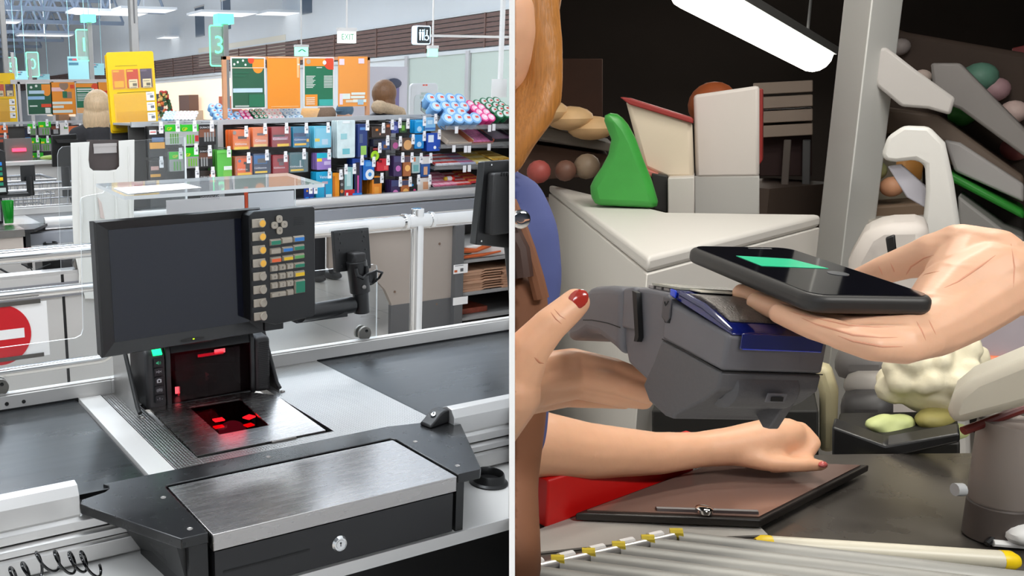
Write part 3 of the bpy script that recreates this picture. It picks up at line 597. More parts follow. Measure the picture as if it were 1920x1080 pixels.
# lamps
LAMPH = mat('lamp_housing', (232, 236, 240), .4); LAMPG = glow('lamp_diffuser', (240, 246, 252), 1.15); LAMPG.cycles.emission_sampling = 'NONE'
def lamp(x, y, z, sx, sy, lab, grp):
    t = thing('ceiling_lamp', lab, 'ceiling lamp', (x, y, z), grp)
    m = MB(); m.box(x-sx/2, x+sx/2, y-sy/2, y+sy/2, z, z+.07).box(x-.01, x+.01, y-.01, y+.01, z+.07, 7.1); m.build('housing', LAMPH, t, clip=False)
    m = MB(); m.box(x-sx/2+.04, x+sx/2-.04, y-sy/2+.04, y+sy/2-.04, z-.008, z); m.build('diffuser', LAMPG, t, clip=False)
for (x, y) in HALL_LAMPS: lamp(x, y, 4.58, 2.4, .9, 'long white panel lamp hanging on a rod, near ones added out of view for light', 'panel lamps in rows')
for i, (u, v, sx, sy, lab) in enumerate(((190, 24, 1.9, 1.0, 'left white panel lamp in front of the trusses, left of the signed pole'), (270, 20, 1.7, 1.0, 'white panel lamp behind the tall pole of the yellow board'), (417, 27, 1.9, 1.2, 'square white panel lamp left of the wall slot windows'),
        (340, 71, 1.9, 1.0, 'small far white panel lamp against the white side wall'), (530, 26, 1.5, 1.0, 'white panel lamp near the top centre of the left scene'))):
    p = onz(u, v, 4.2); lamp(p.x, p.y, 4.2, sx, sy, lab, None)
# hanging signs on the side
GRN = glow('exit_green', (150, 245, 205), 1.1); SIGNW = glow('sign_white', (240, 250, 246), 1.0)
def sign_box(u, v, w, h, y, lab, txt, tm=None):
    p = ony(u, v, y); t = thing('exit_sign', lab, 'sign', p)
    m = MB(); m.box(p.x-w/2, p.x+w/2, y-.03, y+.03, p.z-h/2, p.z+h/2); m.build('sign_case', GRN if tm is None else SIGNW, t)
    m = MB(); m.box(p.x-w/2-.01, p.x+w/2+.01, y-.04, y+.04, p.z+h/2, p.z+h/2+.06).box(p.x-.012, p.x+.012, y-.012, y+.012, p.z+h/2+.06, 7.1); m.build('hanger', GREYP, t)
    if txt: m = MB(); m.text(txt, h*.75, frame((p.x, y-.034, p.z), (1, 0, 0), z=(0, -1, 0)), 0, wid=w*.7); m.build('lettering', mat('sign_green', (30, 150, 96), .5), t)
sign_box(650, 70, .34, .19, 13.5, 'white exit sign with green letters hanging from a rod in front of the slats', 'EXIT', 1)
sign_box(565, 97, .34, .2, 19, 'small green exit sign left of the white exit sign', '^')
sign_box(811, 99, .2, .14, 14, 'small green exit lamp under the restroom sign', '')
p = ony(790, 66, 13); t = thing('restroom_sign', 'square black restroom sign with glowing white figures on the slatted wall', 'sign', p)
s_ = .31/2
m = MB(frame(p, (1, 0, 0), z=(0, -1, 0))); m.prism([(x, y, -.05) for x, y in rrect(.33, .31, .04)], (0, 0, .09)); m.build('sign_case', glow('sign_rim', (196, 226, 250), .9), t)
m = MB(frame(p, (1, 0, 0), z=(0, -1, 0))); m.prism([(x+.015, y, .041) for x, y in rrect(.26, .27, .02)], (0, 0, .004)); m.build('dark_face', mat('sign_face', (16, 26, 30), .4), t); m = MB(); m.box(p.x+.1, XW, 13.06, 13.09, p.z-.02, p.z+.02); m.build('wall_bracket', GREYP, t)
m = MB(frame(p+Vector((.012, 0, 0)), (1, 0, 0), z=(0, -1, 0)))
for x in (-.07, -.015):
    m.ell((x, .075, .047), (.017, .017, .003), n=10); m.prism([(x-.022, .05, .046), (x+.022, .05, .046), (x+.016, -.02, .046), (x+.012, -.085, .046), (x-.012, -.085, .046), (x-.016, -.02, .046)], (0, 0, .003))
m.box(.018, .022, -.09, .1, .046, .049); m.ell((.07, .07, .047), (.016, .016, .003), n=10); m.tube([(.066, .05, .047), (.066, -.01, .047), (.095, -.015, .047), (.105, -.06, .047)], .011, 6)
m.tube([(.065+.04*math.cos(a), -.045+.04*math.sin(a), .047) for a in [i*math.pi/8 for i in range(9, 23)]], .007, 6); m.build('figures', glow('sign_figures', (214, 240, 255), 1.6), t)
# lane poles with green number signs
POLE = mat('grey_pole', (168, 166, 164), .35, .6)
def lane_pole(u, v, y, lab, num, top, lampb=True, vs=None):
    p = ony(u, v, y); t = thing('lane_pole', lab, 'pole', (p.x, y, 0))
    m = MB(); m.box(p.x-.03, p.x+.03, y-.03, y+.03, 0, top); m.build('pole_shaft', POLE, t, bevel=.004)
    if lampb: m = MB(); m.box(p.x-.1, p.x+.08, y-.06, y+.06, top, top+.1); m.build('green_lamp', glow('lane_lamp_green', (90, 255, 190), 2.2), t)
    if num:
        c = ony(*vs, y); w, h = .22, .42; m = MB(frame((c.x, y-.01, c.z), (1, 0, 0), z=(0, -1, 0))); o2 = rrect(w, h, .03); i2 = rrect(w-.03, h-.03, .02); n = len(o2)
        m.add([(x, y_, 0) for x, y_ in o2]+[(x, y_, 0) for x, y_ in i2], [(k, (k+1) % n, n+(k+1) % n, n+k) for k in range(n)]); m.text(num, .26, Matrix.Translation((0, 0, .003)), 0)
        m.build('lane_number', glow('number_green', (120, 250, 180), 1.3), t, smooth=0)
        m = MB(frame((c.x, y-.004, c.z), (1, 0, 0), z=(0, -1, 0))); m.prism([(x, y_, 0) for x, y_ in rrect(w, h, .03)], (0, 0, .003)); m.build('number_pane', clear_mat('green_tinted_pane', (.75, .95, .85), .06, .05, .25), t)
lane_pole(422, 85, 8.83, 'lane pole with green glowing number behind the left green poster', '3', 2.32, True, (410, 86))
lane_pole(170, 100, 12.3, 'lane pole with tall green number pane above the small posters', '1', 2.62, True, (157, 85))
lane_pole(57, 150, 15.8, 'slim lane pole with bright green number pane above the green poster', '0', 2.30, False, (61, 121))
lane_pole(26, 150, 19.0, 'thin farthest lane pole with a dim green number pane', '5', 2.6, False, (22, 127))
# teal banners hanging far back
TEAL = mat('teal_banner', (140, 190, 196), .6); TEALD = mat('banner_print', (60, 110, 130), .6); TEALR = mat('banner_print_red', (186, 80, 90), .6)
for u0, v0, u1, v1, y, lab in ((129, 106, 166, 153, 19, 'teal hanging banner with a white slip left of the green number pole'), (168, 119, 195, 141, 22, 'smaller teal hanging banner right of the green number pole'), (28, 133, 52, 155, 27, 'teal hanging banner above the second yellow board'), (70, 139, 93, 155, 30, 'small far teal hanging banner above the green poster')):
    a, b = ony(u0, v1, y), ony(u1, v0, y); t = thing('hanging_banner', lab, 'banner', (a.x, y, a.z)); m = MB(); m.box(a.x, b.x, y, y+.01, a.z, b.z); m.box(a.x+.05, a.x+.06, y, y+.01, b.z, 7.1).box(b.x-.06, b.x-.05, y, y+.01, b.z, 7.1); m.build('banner_cloth', TEAL, t)
    w = b.x-a.x; m = MB(); m.box(a.x+w*.05, a.x+w*.22, y-.004, y, b.z-.16*(b.z-a.z), b.z-.08*(b.z-a.z)).box(a.x+w*.45, a.x+w*.6, y-.004, y, b.z-.16*(b.z-a.z), b.z-.08*(b.z-a.z)).box(a.x+w*.05, a.x+w*.5, y-.004, y, b.z-.34*(b.z-a.z), b.z-.24*(b.z-a.z)); m.build('dark_print', TEALD, t)
    m = MB(); m.box(a.x+w*.22, a.x+w*.44, y-.004, y, b.z-.16*(b.z-a.z), b.z-.08*(b.z-a.z)); m.build('red_print', TEALR, t)
# ------------------------------------------------------------------ chrome guard rail and gate in front of the neighbouring lane
gr = thing('guard_rail', 'chrome tube guard rail on a thick round post in front of the neighbouring lane', 'guard rail', (2.1, 2.9, 0))
m = MB(); m.tube([(-.5, 2.9, 1.048), (4, 2.9, 1.048)], .0245, 20); m.build('rail_tube', CHROME, gr)
m = MB(); m.tube([(2.105, 2.9, 0), (2.105, 2.9, 1.098)], .0255, 24); m.build('post', CHROME, gr, bevel=.002)
m = MB(); m.tube([(2.035, 2.9, 1.048), (2.052, 2.9, 1.048)], .033, 20).tube([(2.16, 2.9, 1.048), (2.178, 2.9, 1.048)], .033, 20).tube([(2.05, 2.9, 1.048), (2.16, 2.9, 1.048)], .029, 20); m.build('tee_clamp', CHROME, gr, bevel=.002)
ga = thing('barrier_gate', 'chrome tube barrier gate with rounded end carrying the red no entry plate', 'gate', (.5, 2.9, 0))
pts = [(-.5, 2.9, .668), (.79, 2.9, .668)]+[(.79+.05*math.sin(a), 2.9, .718-.05*math.cos(a)) for a in [i*math.pi/12 for i in range(1, 6)]]+[(.84, 2.9, .72), (.84, 2.9, .87)]+[(.79+.05*math.cos(a), 2.9, .872+.05*math.sin(a)) for a in [i*math.pi/12 for i in range(1, 6)]]+[(.79, 2.9, .923), (-.5, 2.9, .923)]
m = MB(); m.tube(pts, .0165, 16); m.build('gate_tube', CHROME, ga)
m = MB(); m.tube([(.2, 2.9, 0), (.2, 2.9, .92)], .022, 14); m.build('gate_post', CHROME, ga)
ns = thing('no_entry_plate', 'white plate with a red no entry disc hanging on the chrome gate', 'sign', (.46, 2.9, .675))
m = MB(); a, b = ony(-40, 683, 2.878), ony(87, 564, 2.878); m.box(a.x, b.x, 2.878, 2.882, a.z+.0, b.z); m.build('plate', PAPER, ns)
c = ony(0, 629, 2.876); r = (ony(59, 629, 2.876)-c).x
m = MB(); m.prism([(c.x+r*math.cos(q), 2.8775, c.z+r*math.sin(q)) for q in [i*math.pi/24 for i in range(48)]], (0, -.0012, 0)); m.build('red_disc', mat('no_entry_red', (204, 18, 32), .45), ns)
m = MB(); m.box(c.x-.078, c.x+.078, 2.8755, 2.8762, c.z-.016, c.z+.016); m.build('white_bar', PAPER, ns)
for zz in (b.z-.004, a.z-.002): m = MB(); m.box(a.x, b.x-.02, 2.874, 2.886, zz, zz+.013); m.build('plate_holder', mat('holder_grey', (96, 92, 88), .35, .5), ns)
# ------------------------------------------------------------------ booth of the neighbouring lane
YB = 3.3
bo = thing('cashier_booth', 'light grey panelled cashier booth of the neighbouring lane behind the gate', 'booth', (.5, YB, 0))
zt = ony(60, 520, YB).z; zs = ony(120, 560, YB).z; xg = ony(122, 600, YB).x; xr = 1.20
m = MB(); m.box(-.8, xg-.006, YB, YB+.03, .05, zt-.0); m.build('panel', GREYP, bo); m = MB(); m.box(xg+.006, xr, YB, YB+.03, .05, zt); m.build('panel', GREYP, bo)
m = MB(); m.box(xg-.006, xg+.006, YB+.004, YB+.03, .05, zt); m.build('panel_joint', BLACKP, bo)
m = MB(); m.box(-.8, xr, YB-.004, YB, ony(60, 562, YB).z, ony(60, 535, YB).z); m.build('dark_band', mat('band_grey', (132, 132, 136), .5), bo)
m = MB(); m.box(-.8, xr, YB+.0, YB+.07, zt, zt+.012); m.build('panel_cap', ALU, bo)
m = MB(); m.box(-.8, xr, YB+.03, YB+.06, 0, .06); m.build('plinth', GREYD, bo)
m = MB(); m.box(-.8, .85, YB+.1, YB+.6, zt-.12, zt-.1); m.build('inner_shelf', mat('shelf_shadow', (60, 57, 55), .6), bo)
t = thing('cable_box', 'black power box with cables on the shelf inside the neighbouring booth', 'electrical box', (.72, 3.5, zt-.1)); m = MB(); a = ony(110, 515, 3.5); m.box(a.x-.07, a.x+.07, 3.46, 3.6, zt-.1, zt+.07); m.build('box_body', BLACKP, t)
m = MB(); m.tube([ony(u, v, 3.45) for u, v in ((0, 504), (15, 512), (32, 517), (50, 514), (62, 510), (80, 502))], .004, 8).tube([ony(u, v, 3.45) for u, v in ((40, 495), (58, 503), (62, 510), (75, 503), (95, 495))], .003, 8); m.build('cable', BLACKP, t)
sb = thing('booth_shield', 'clear acrylic screen with rounded corner on the neighbouring booth, behind the white bag', 'shield', (1, YB+.02, zt))
yy = YB+.015; q = [ony(u, v, yy) for u, v in ((116, 528), (108, 292), (110, 282), (117, 275), (347, 256), (347, 345))]; q.append(Vector((q[-1].x, yy, zt+.012))); q[0].z = zt+.012
m = MB(); m.prism(q, (0, .005, 0), 1, cap=0); m.build('screen_sheet', [ACRYL, ACRED], sb, smooth=0)
m = MB(); p = ony(150, 507, yy-.01); m.prism([(p.x+.024*math.cos(math.radians(a)), yy-.012, zt+.034+.024*math.sin(math.radians(a))) for a in range(-60, 241, 15)], (0, .03, 0)); m.build('screen_clamp', mat('clamp_metal', (150, 146, 140), .32, .9), sb)
# white carrier bag hung on the screen
wb = thing('carrier_bag', 'large white plastic carrier bag hung flat over the acrylic screen, dark notch between its handles', 'bag', ony(190, 500, yy-.03))
def bagpt(u, v): return ony(u, v, yy-.025)
prof = [(133, 268), (168, 266), (167, 276), (166, 300), (168, 314), (175, 320), (205, 320), (219, 318), (224, 312), (224, 300), (223, 264), (252, 262), (252, 300), (251, 400), (256, 560), (160, 560), (150, 520), (139, 470), (136, 400)]
m = MB(); m.prism([bagpt(u, v) for u, v in prof], (0, .006, 0)); BAG = mat('white_bag_film', (234, 233, 228), .42, bump=.5, nscale=14, stretch=(3, 1, .6), sss=0)
m.build('bag_film', BAG, wb)
m = MB()
for u in (148, 176, 214, 240): m.tube([bagpt(u, 275 if u in (148, 240) else 322)+Vector((0, -.001, 0)), bagpt(u+4, 400)+Vector((0, -.004, 0)), bagpt(u+1, 540)+Vector((0, -.001, 0))], [.002, .006, .003], 6)
m.build('bag_fold', BAG, wb)
m = MB(); m.prism([bagpt(u, v)+Vector((0, -.003, 0)) for u, v in ((183, 370), (190, 380), (196, 410), (188, 408))], (0, .002, 0)); m.build('faint_print', mat('bag_print', (222, 204, 196), .5), wb)
m = MB(); m.prism([ony(u, v, yy-.004) for u, v in ((163, 262), (226, 262), (226, 325), (163, 325))], (0, .002, 0)); o = m.build('dark_sheet', mat('dark_sheet', (74, 64, 62), .25, noise=.3, nscale=12), origin=ony(190, 325, yy)); tag(o, 'dark glossy sheet showing in the notch of the white carrier bag', 'sheet')
m = MB(); a, b = ony(176, 288, yy-.008), ony(218, 268, yy-.008); m.box(a.x, b.x, yy-.009, yy-.008, a.z, b.z).box(a.x-.001, b.x+.001, yy-.010, yy-.008, b.z-.012, b.z+.0, 0); o = m.build('paper_label', mat('label_grey', (186, 180, 178), .6), origin=(a.x, yy, a.z)); tag(o, 'pale grey paper label over the dark sheet in the bag notch', 'label')
# ------------------------------------------------------------------ counter of the neighbouring lane (same make as the near one)
DY = 3.48
l2 = thing('checkout_counter', 'far checkout counter behind the chrome rail, carrying the product rack', 'counter', (2.5, 4.9, 0))
for nm, pr, mm, x0, x1 in (('near_rail', [(1.309, .886), (1.309, .918), (1.318, .933), (1.334, .935), (1.346, .93), (1.346, .87), (1.32, .87)], ALU, 1.05, 7), ('side_extrusion', [(1.308, .802), (1.304, .806), (1.304, .855), (1.309, .862), (1.34, .865), (1.34, .802)], ALU, -.5, 7)):
    m = MB(); yz([(y+DY, z) for y, z in pr], x0, x1, m); m.build(nm, mm, l2)
m = MB(); m.box(-.5, 7, 4.82, 5.32, .86, .885); m.build('belt_bed', GREYD, l2)
m = MB(); m.box(1.04, 7, 4.84, 5.31, .884, .898); m.build('belt_surface', BELT, l2); m = MB(); m.box(-.5, .45, 4.84, 5.31, .884, .898); m.build('belt_surface', BELT, l2)
m = MB(); m.box(.45, 1.04, 4.84, 5.31, .884, .9); m.build('steel_plate', STEEL, l2)
m = MB(); m.box(-.5, 7, 5.31, 5.34, .88, .934); m.build('far_rail', ALUW, l2)
m = MB(); m.box(1.2, 7, 4.72, 4.82, .700, .80); m.build('white_fascia', ALUW, l2)
m = MB(); m.box(-.5, 7, 4.725, 4.80, .80, .862); m.build('grey_fascia', mat('fascia_grey', (128, 130, 136), .4), l2)
# kiosk side: wood grained panels and open cupboard with bags
TAUPE = mat('taupe_panel', (166, 155, 146), .5, noise=.05, nscale=5)
xl = ony(722, 545, 4.74).x; xm = ony(845, 560, 4.74).x; xe = ony(856, 560, 4.74).x
m = MB(); c0 = ony(690, 430, 4.74).x
pr = [(ony(u, v, 4.74).x, ony(u, v, 4.74).z) for u, v in ((590, 463), (843, 437), (836, 612), (762, 640), (745, 640), (730, 625), (728, 605), (722, 580), (710, 562), (690, 545), (670, 530), (640, 500))]
m.prism([(x, 4.74, min(z, .705)) for x, z in [(xl-.42, .705), (xm, .705), (xm, .06), (xl+.05, .06), (xl+.05, .22), (xl+.0, .32), (xl-.08, .40), (xl-.2, .48), (xl-.42, .50)]], (0, .03, 0)); m.build('side_panel', TAUPE, l2)
m = MB(); m.box(xl+.045, xm, 4.735, 4.765, 0, .21); m.build('kick_panel', GREYD, l2)
for u, v in ((824, 457), (740, 547), (818, 570)): m = MB(); m.lathe([(.008, 0), (.008, .004)], frame(ony(u, v, 4.739), (1, 0, 0), z=(0, -1, 0)), 10); m.build('cap_screw', mat('screw_brown', (120, 96, 80), .4), l2)
cu = thing('open_cupboard', 'grey open cupboard under the far counter holding folded paper bags', 'cupboard', ((xm+xe)/2, 4.9, 0))
m = MB(); m.box(xm, xe+.02, 4.70, 5.3, 0, .70); m.build('upright', GREYD, cu)
m = MB(); m.box(xe, 6, 5.26, 5.3, 0, .70); m.build('back_panel', mat('cupboard_back', (110, 108, 106), .6), cu)
zs1, zs2 = ony(900, 485, 4.72).z, ony(905, 545, 4.72).z
for z in (zs1, zs2, .06): m = MB(); m.box(xe, 6, 4.72, 5.26, z-.02, z); m.build('shelf', mat('shelf_grey', (150, 149, 148), .5), cu)
KRAFT = mat('kraft_paper', (190, 148, 120), .75, noise=.06, nscale=20)
random.seed(5)
ORD = 'lowest second third fourth fifth sixth seventh topmost'.split()
for j in range(2):
    for i in range(8):
        x0 = xe+.03+j*.36; z = zs2+.0005+i*.0182; y = 4.735+random.uniform(-.008, .008); dx = random.uniform(-.01, .01)
        m = MB(); m.prism([(x0+dx, y, z), (x0+dx+.17, y, z), (x0+dx+.19, y, z+.004), (x0+dx+.20, y, z+.0085), (x0+dx+.36-.002, y, z+.0075), (x0+dx+.36-.002, y, z+.0165), (x0+dx+.2, y, z+.0175), (x0+dx+.19, y, z+.0130), (x0+dx+.17, y, z+.0172), (x0+dx, y, z+.0165)], (0, .36, 0))
        o = m.build('paper_bag', KRAFT, origin=(x0+.18, 4.9, z), bevel=.001); tag(o, 'folded brown kraft paper bag, %s of the %s stack in the cupboard' % (ORD[i], ('left', 'right')[j]), 'paper bag', 'folded kraft bags')
m = MB(); z = zs1+.001; m.box(xe+.02, xe+.9, 4.74, 5.2, z, z+.09, 0); o = m.build('printed_bag_pile', mat('printed_bag', (232, 226, 222), .4), origin=(xe+.4, 4.9, z), bevel=.01); tag(o, 'pile of white printed carrier bags with orange pattern on the upper cupboard shelf', 'bag')
m = MB(); m.tube([(xe+.03, 4.736, z+.065), (xe+.15, 4.734, z+.055), (xe+.26, 4.734, z+.085)], [.02, .014, .02], 8).tube([(xe+.03, 4.736, z+.018), (xe+.2, 4.734, z+.02), (xe+.36, 4.734, z+.032)], [.012, .012, .006], 8); m.build('orange_print', mat('print_rust', (196, 92, 40), .4), o)
m = MB(); m.ell((xe+.08, 4.737, z+.05), (.05, .006, .016), n=10); m.build('green_print', mat('print_green', (40, 70, 46), .4), o)
a = onz(865, 575, .30); m = MB(); m.box(xe+.02, xe+.32, 4.80, 5.1, .0605, .10); o = m.build('magazine', mat('magazine_cover', (150, 70, 50), .35, noise=.9, nscale=25), origin=(xe+.15, 4.9, .06), bevel=.004); tag(o, 'dark orange printed magazine lying on the bottom cupboard shelf', 'magazine')
for u0, v0, u1, v1, lab in ((850, 494, 877, 514, 'white price ticket with orange price over the brown bag stacks'), (849, 555, 877, 573, 'plain white ticket hanging below the brown bag stacks')):
    a, b = ony(u0, v1, 4.70), ony(u1, v0, 4.70); m = MB(); m.box(a.x, b.x, 4.698, 4.70, a.z, b.z); o = m.build('price_ticket', PAPER, origin=(a.x, 4.7, a.z)); tag(o, lab, 'price ticket')
    if v0 < 500: m = MB(); m.box(a.x+.006, a.x+.03, 4.697, 4.698, a.z+.01, a.z+.025); m.build('orange_price', mat('print_rust', (226, 110, 50), .4), o); m = MB(); m.box(a.x+.055, a.x+.08, 4.697, 4.698, a.z+.012, a.z+.034).box(a.x+.01, a.x+.08, 4.697, 4.698, a.z+.052, a.z+.056); m.build('dark_print', GREYD, o)
# neighbouring cashier place (far left)
cn = thing('console_surround', 'black angular console board with cash drawer of the neighbouring lane', 'console board', (.7, 4.8, .887))
m = MB(); m.prism([(-.3, 4.604, .888), (.951, 4.599, .888), (1.062, 4.79, .888), (1.045, 4.822, .888), (-.3, 4.84, .888)], (0, 0, .0165)); m.build('console_board', BLACKC, cn, bevel=.002)
m = MB(); m.box(-.3, .9, 4.595, 4.79, .9047, .9075); m.build('steel_lid', STEEL2, cn); m = MB(); m.box(-.3, .9, 4.594, 4.597, .87, .9045); m.build('lid_front', STEELD, cn)
m = MB(); m.box(-.3, .89, 4.60, 4.78, .78, .87); m.build('drawer_front', TAUPE, cn); m = MB(); m.box(.905, .93, 4.61, 4.78, .70, .888); m.build('support_cheek', BLACKP, cn)
m = MB(); m.box(-.5, 3, 4.42, 4.80, .765, .78); m.build('cashier_shelf', mat('shelf_laminate', (206, 204, 201), .38), cn)
c = onz(17, 418, .9045+.003); c.z = .9075; g = thing('plastic_tumbler', 'translucent green plastic tumbler on the neighbouring till counter', 'cup', c)
m = MB(); m.lathe([(.023, 0), (.024, .002), (.033, .118), (.0335, .12), (.032, .12), (.022, .004), (.0005, .004)], Matrix.Translation(c), 28); m.build('tumbler_wall', mat('green_plastic', (24, 190, 50), .25, trans=.55), g)
c = onz(95, 466, .781); cp = thing('coin_cup', 'small round black cup on the shelf of the neighbouring lane', 'cup', c); m = MB(); m.lathe([(.05, 0), (.05, .003), (.042, .008), (.038, .032), (.034, .034), (.033, .01), (.0005, .009)], Matrix.Translation(c), 28); m.build('cup_body', mat('cup_black', (24, 24, 24), .3), cp)
k2 = thing('till_keypad', 'edge of the neighbouring till keypad with coloured keys at the left picture border', 'keypad', ony(0, 380, 5.05))
q = [ony(u, v, 5.05) for u, v in ((-120, 285), (2, 281), (9, 284), (16, 362), (-110, 372))]; m = MB(); m.prism(q, (0, .03, 0)); m.build('keypad_body', BLACKP, k2, bevel=.003)
for i, cname in enumerate(('b', 'g', 'g', 'y', 'g')):
    a, b = ony(-12, 311+i*9.5, 5.046), ony(3+i*.8, 304+i*9.5, 5.046); m = MB(); m.box(a.x, b.x, 5.045, 5.05, a.z, b.z); m.build('key', mat('key_'+cname, KC[cname], .4), k2)
m = MB(); a, b = ony(-12, 361, 5.046), ony(11, 352, 5.046); m.box(a.x, b.x, 5.046, 5.05, a.z, b.z); m.build('grey_key_panel', mat('keypad_grey', (190, 200, 196), .4), k2)
h2 = thing('card_terminal_holder', 'small black bracket and plate beside the neighbouring till, above the green tumbler', 'bracket', ony(50, 365, 5.1))
a, b = ony(40, 340, 5.1), ony(65, 309, 5.1); m = MB(); m.box(a.x, b.x, 5.1, 5.115, a.z, b.z); m.build('back_plate', BLACKP, h2, bevel=.002)
m = MB(); m.tube([ony(55, 331, 5.08), ony(58, 366, 5.08)], .021, 14); m.build('pole', BLACKP, h2)
m = MB(); m.tube([ony(-20, 368, 5.08), ony(56, 363, 5.08)], .015, 12); m.build('arm_tube', BLACKP, h2)
m = MB(); m.tube([ony(-3, 368, 5.1), ony(0, 418, 5.0)], .02, 12); m.build('upright', BLACKP, h2)
# monitor seen from behind over the white bag
t = thing('till_monitor', 'black flat monitor seen from behind left of the blonde woman', 'monitor', ony(125, 300, 6.2)); q = [ony(u, v, 6.2) for u, v in ((97, 254), (144, 251), (147, 311), (99, 313))]; m = MB(); m.prism(q, (0, .03, 0)); m.build('back_shell', BLACKP, t, bevel=.004)
q = [ony(u, v, 6.17) for u, v in ((104, 262), (147, 261), (147, 268), (108, 268))]; m = MB(); m.prism(q, (0, .04, 0)); m.build('top_vent', BLACKM, t); m = MB(); p = ony(122, 312, 6.22); m.tube([(p.x, 6.22, .9), (p.x, 6.22, p.z)], .03, 12); m.build('stand', BLACKP, t)
# shopping trolleys
WIRE = mat('trolley_wire', (186, 188, 192), .25, .9)
def trolley(x, y, lab, s=1):
    t = thing('shopping_trolley', lab, 'shopping trolley', (x, y, 0), 'parked trolleys')
    m = MB(); L, Wd, z0, z1 = .85, .5, .55, .98
    for i in range(5): z = z0+(z1-z0)*i/4; k = .85+.15*i/4; m.tube([(x-L/2*k, y-Wd/2*k, z), (x+L/2*k, y-Wd/2*k, z), (x+L/2*k, y+Wd/2*k, z), (x-L/2*k, y+Wd/2*k, z)], .006 if i < 4 else .011, 6, closed=True)
    for i in range(15): f = -1+2*i/14; m.tube([(x+f*L/2*.85, y-Wd/2*.85, z0), (x+f*L/2, y-Wd/2, z1)], .003, 5).tube([(x+f*L/2*.85, y+Wd/2*.85, z0), (x+f*L/2, y+Wd/2, z1)], .003, 5)
    m.build('wire_basket', WIRE, t, smooth=60)
    m = MB()
    for sy in (-1, 1): m.tube([(x-L/2, y+sy*Wd/2*.8, z1), (x-L/2*.9, y+sy*Wd/2*.8, .2), (x+L/2*.8, y+sy*Wd/2*.8, .15)], .012, 8)
    m.build('chassis', WIRE, t)
    for sx in (-.8, .8):
        for sy in (-1, 1): m = MB(); m.lathe([(.05, -.012), (.055, 0), (.05, .012)], frame((x+sx*L/2, y+sy*Wd/2*.8, .0555), (1, 0, 0), z=(0, 1, 0)), 16); m.build('wheel', GREYD, t)
    m = MB(); m.tube([(x-L/2-.05, y-Wd/2, z1+.02), (x-L/2-.05, y+Wd/2, z1+.02)], .014, 10); m.build('handle', mat('handle_grey', (120, 118, 116), .4), t)
trolley(1.35, 6.2, 'wire shopping trolley seen through the screen beside the green tumbler'); trolley(1.15, 6.98, 'second wire shopping trolley parked behind the first one')
t = thing('low_counter', 'white low counter bar behind the trolley at the far left', 'counter', (1.2, 5.75, 0)); m = MB(); m.box(.2, 2.2, 5.7, 5.76, 0, .74); m.build('bar_front', ALUW, t)
m = MB(); m.box(-.2, 2.5, 7.55, 7.62, 0, 1.05).box(-.2, 2.5, 7.5, 7.68, 1.05, 1.075); o = m.build('checkout_counter', ALUW, origin=(1, 7.6, 0)); tag(o, 'pale counter of the third lane far behind the trolleys', 'counter')
p = ony(98, 350, 7.59); p.z = 1.0765; m = MB(); m.ell(p+Vector((0, 0, .0205)), (.09, .03, .02), n=10).ell(p+Vector((.09, 0, .02)), (.04, .025, .02), n=10, mi=1); o = m.build('vegetable_bag', [mat('lettuce_green', (168, 190, 100), .6), mat('veg_yellow', (210, 180, 90), .6)], origin=p); tag(o, 'pale green bagged vegetable lying on the third lane counter', 'vegetable')
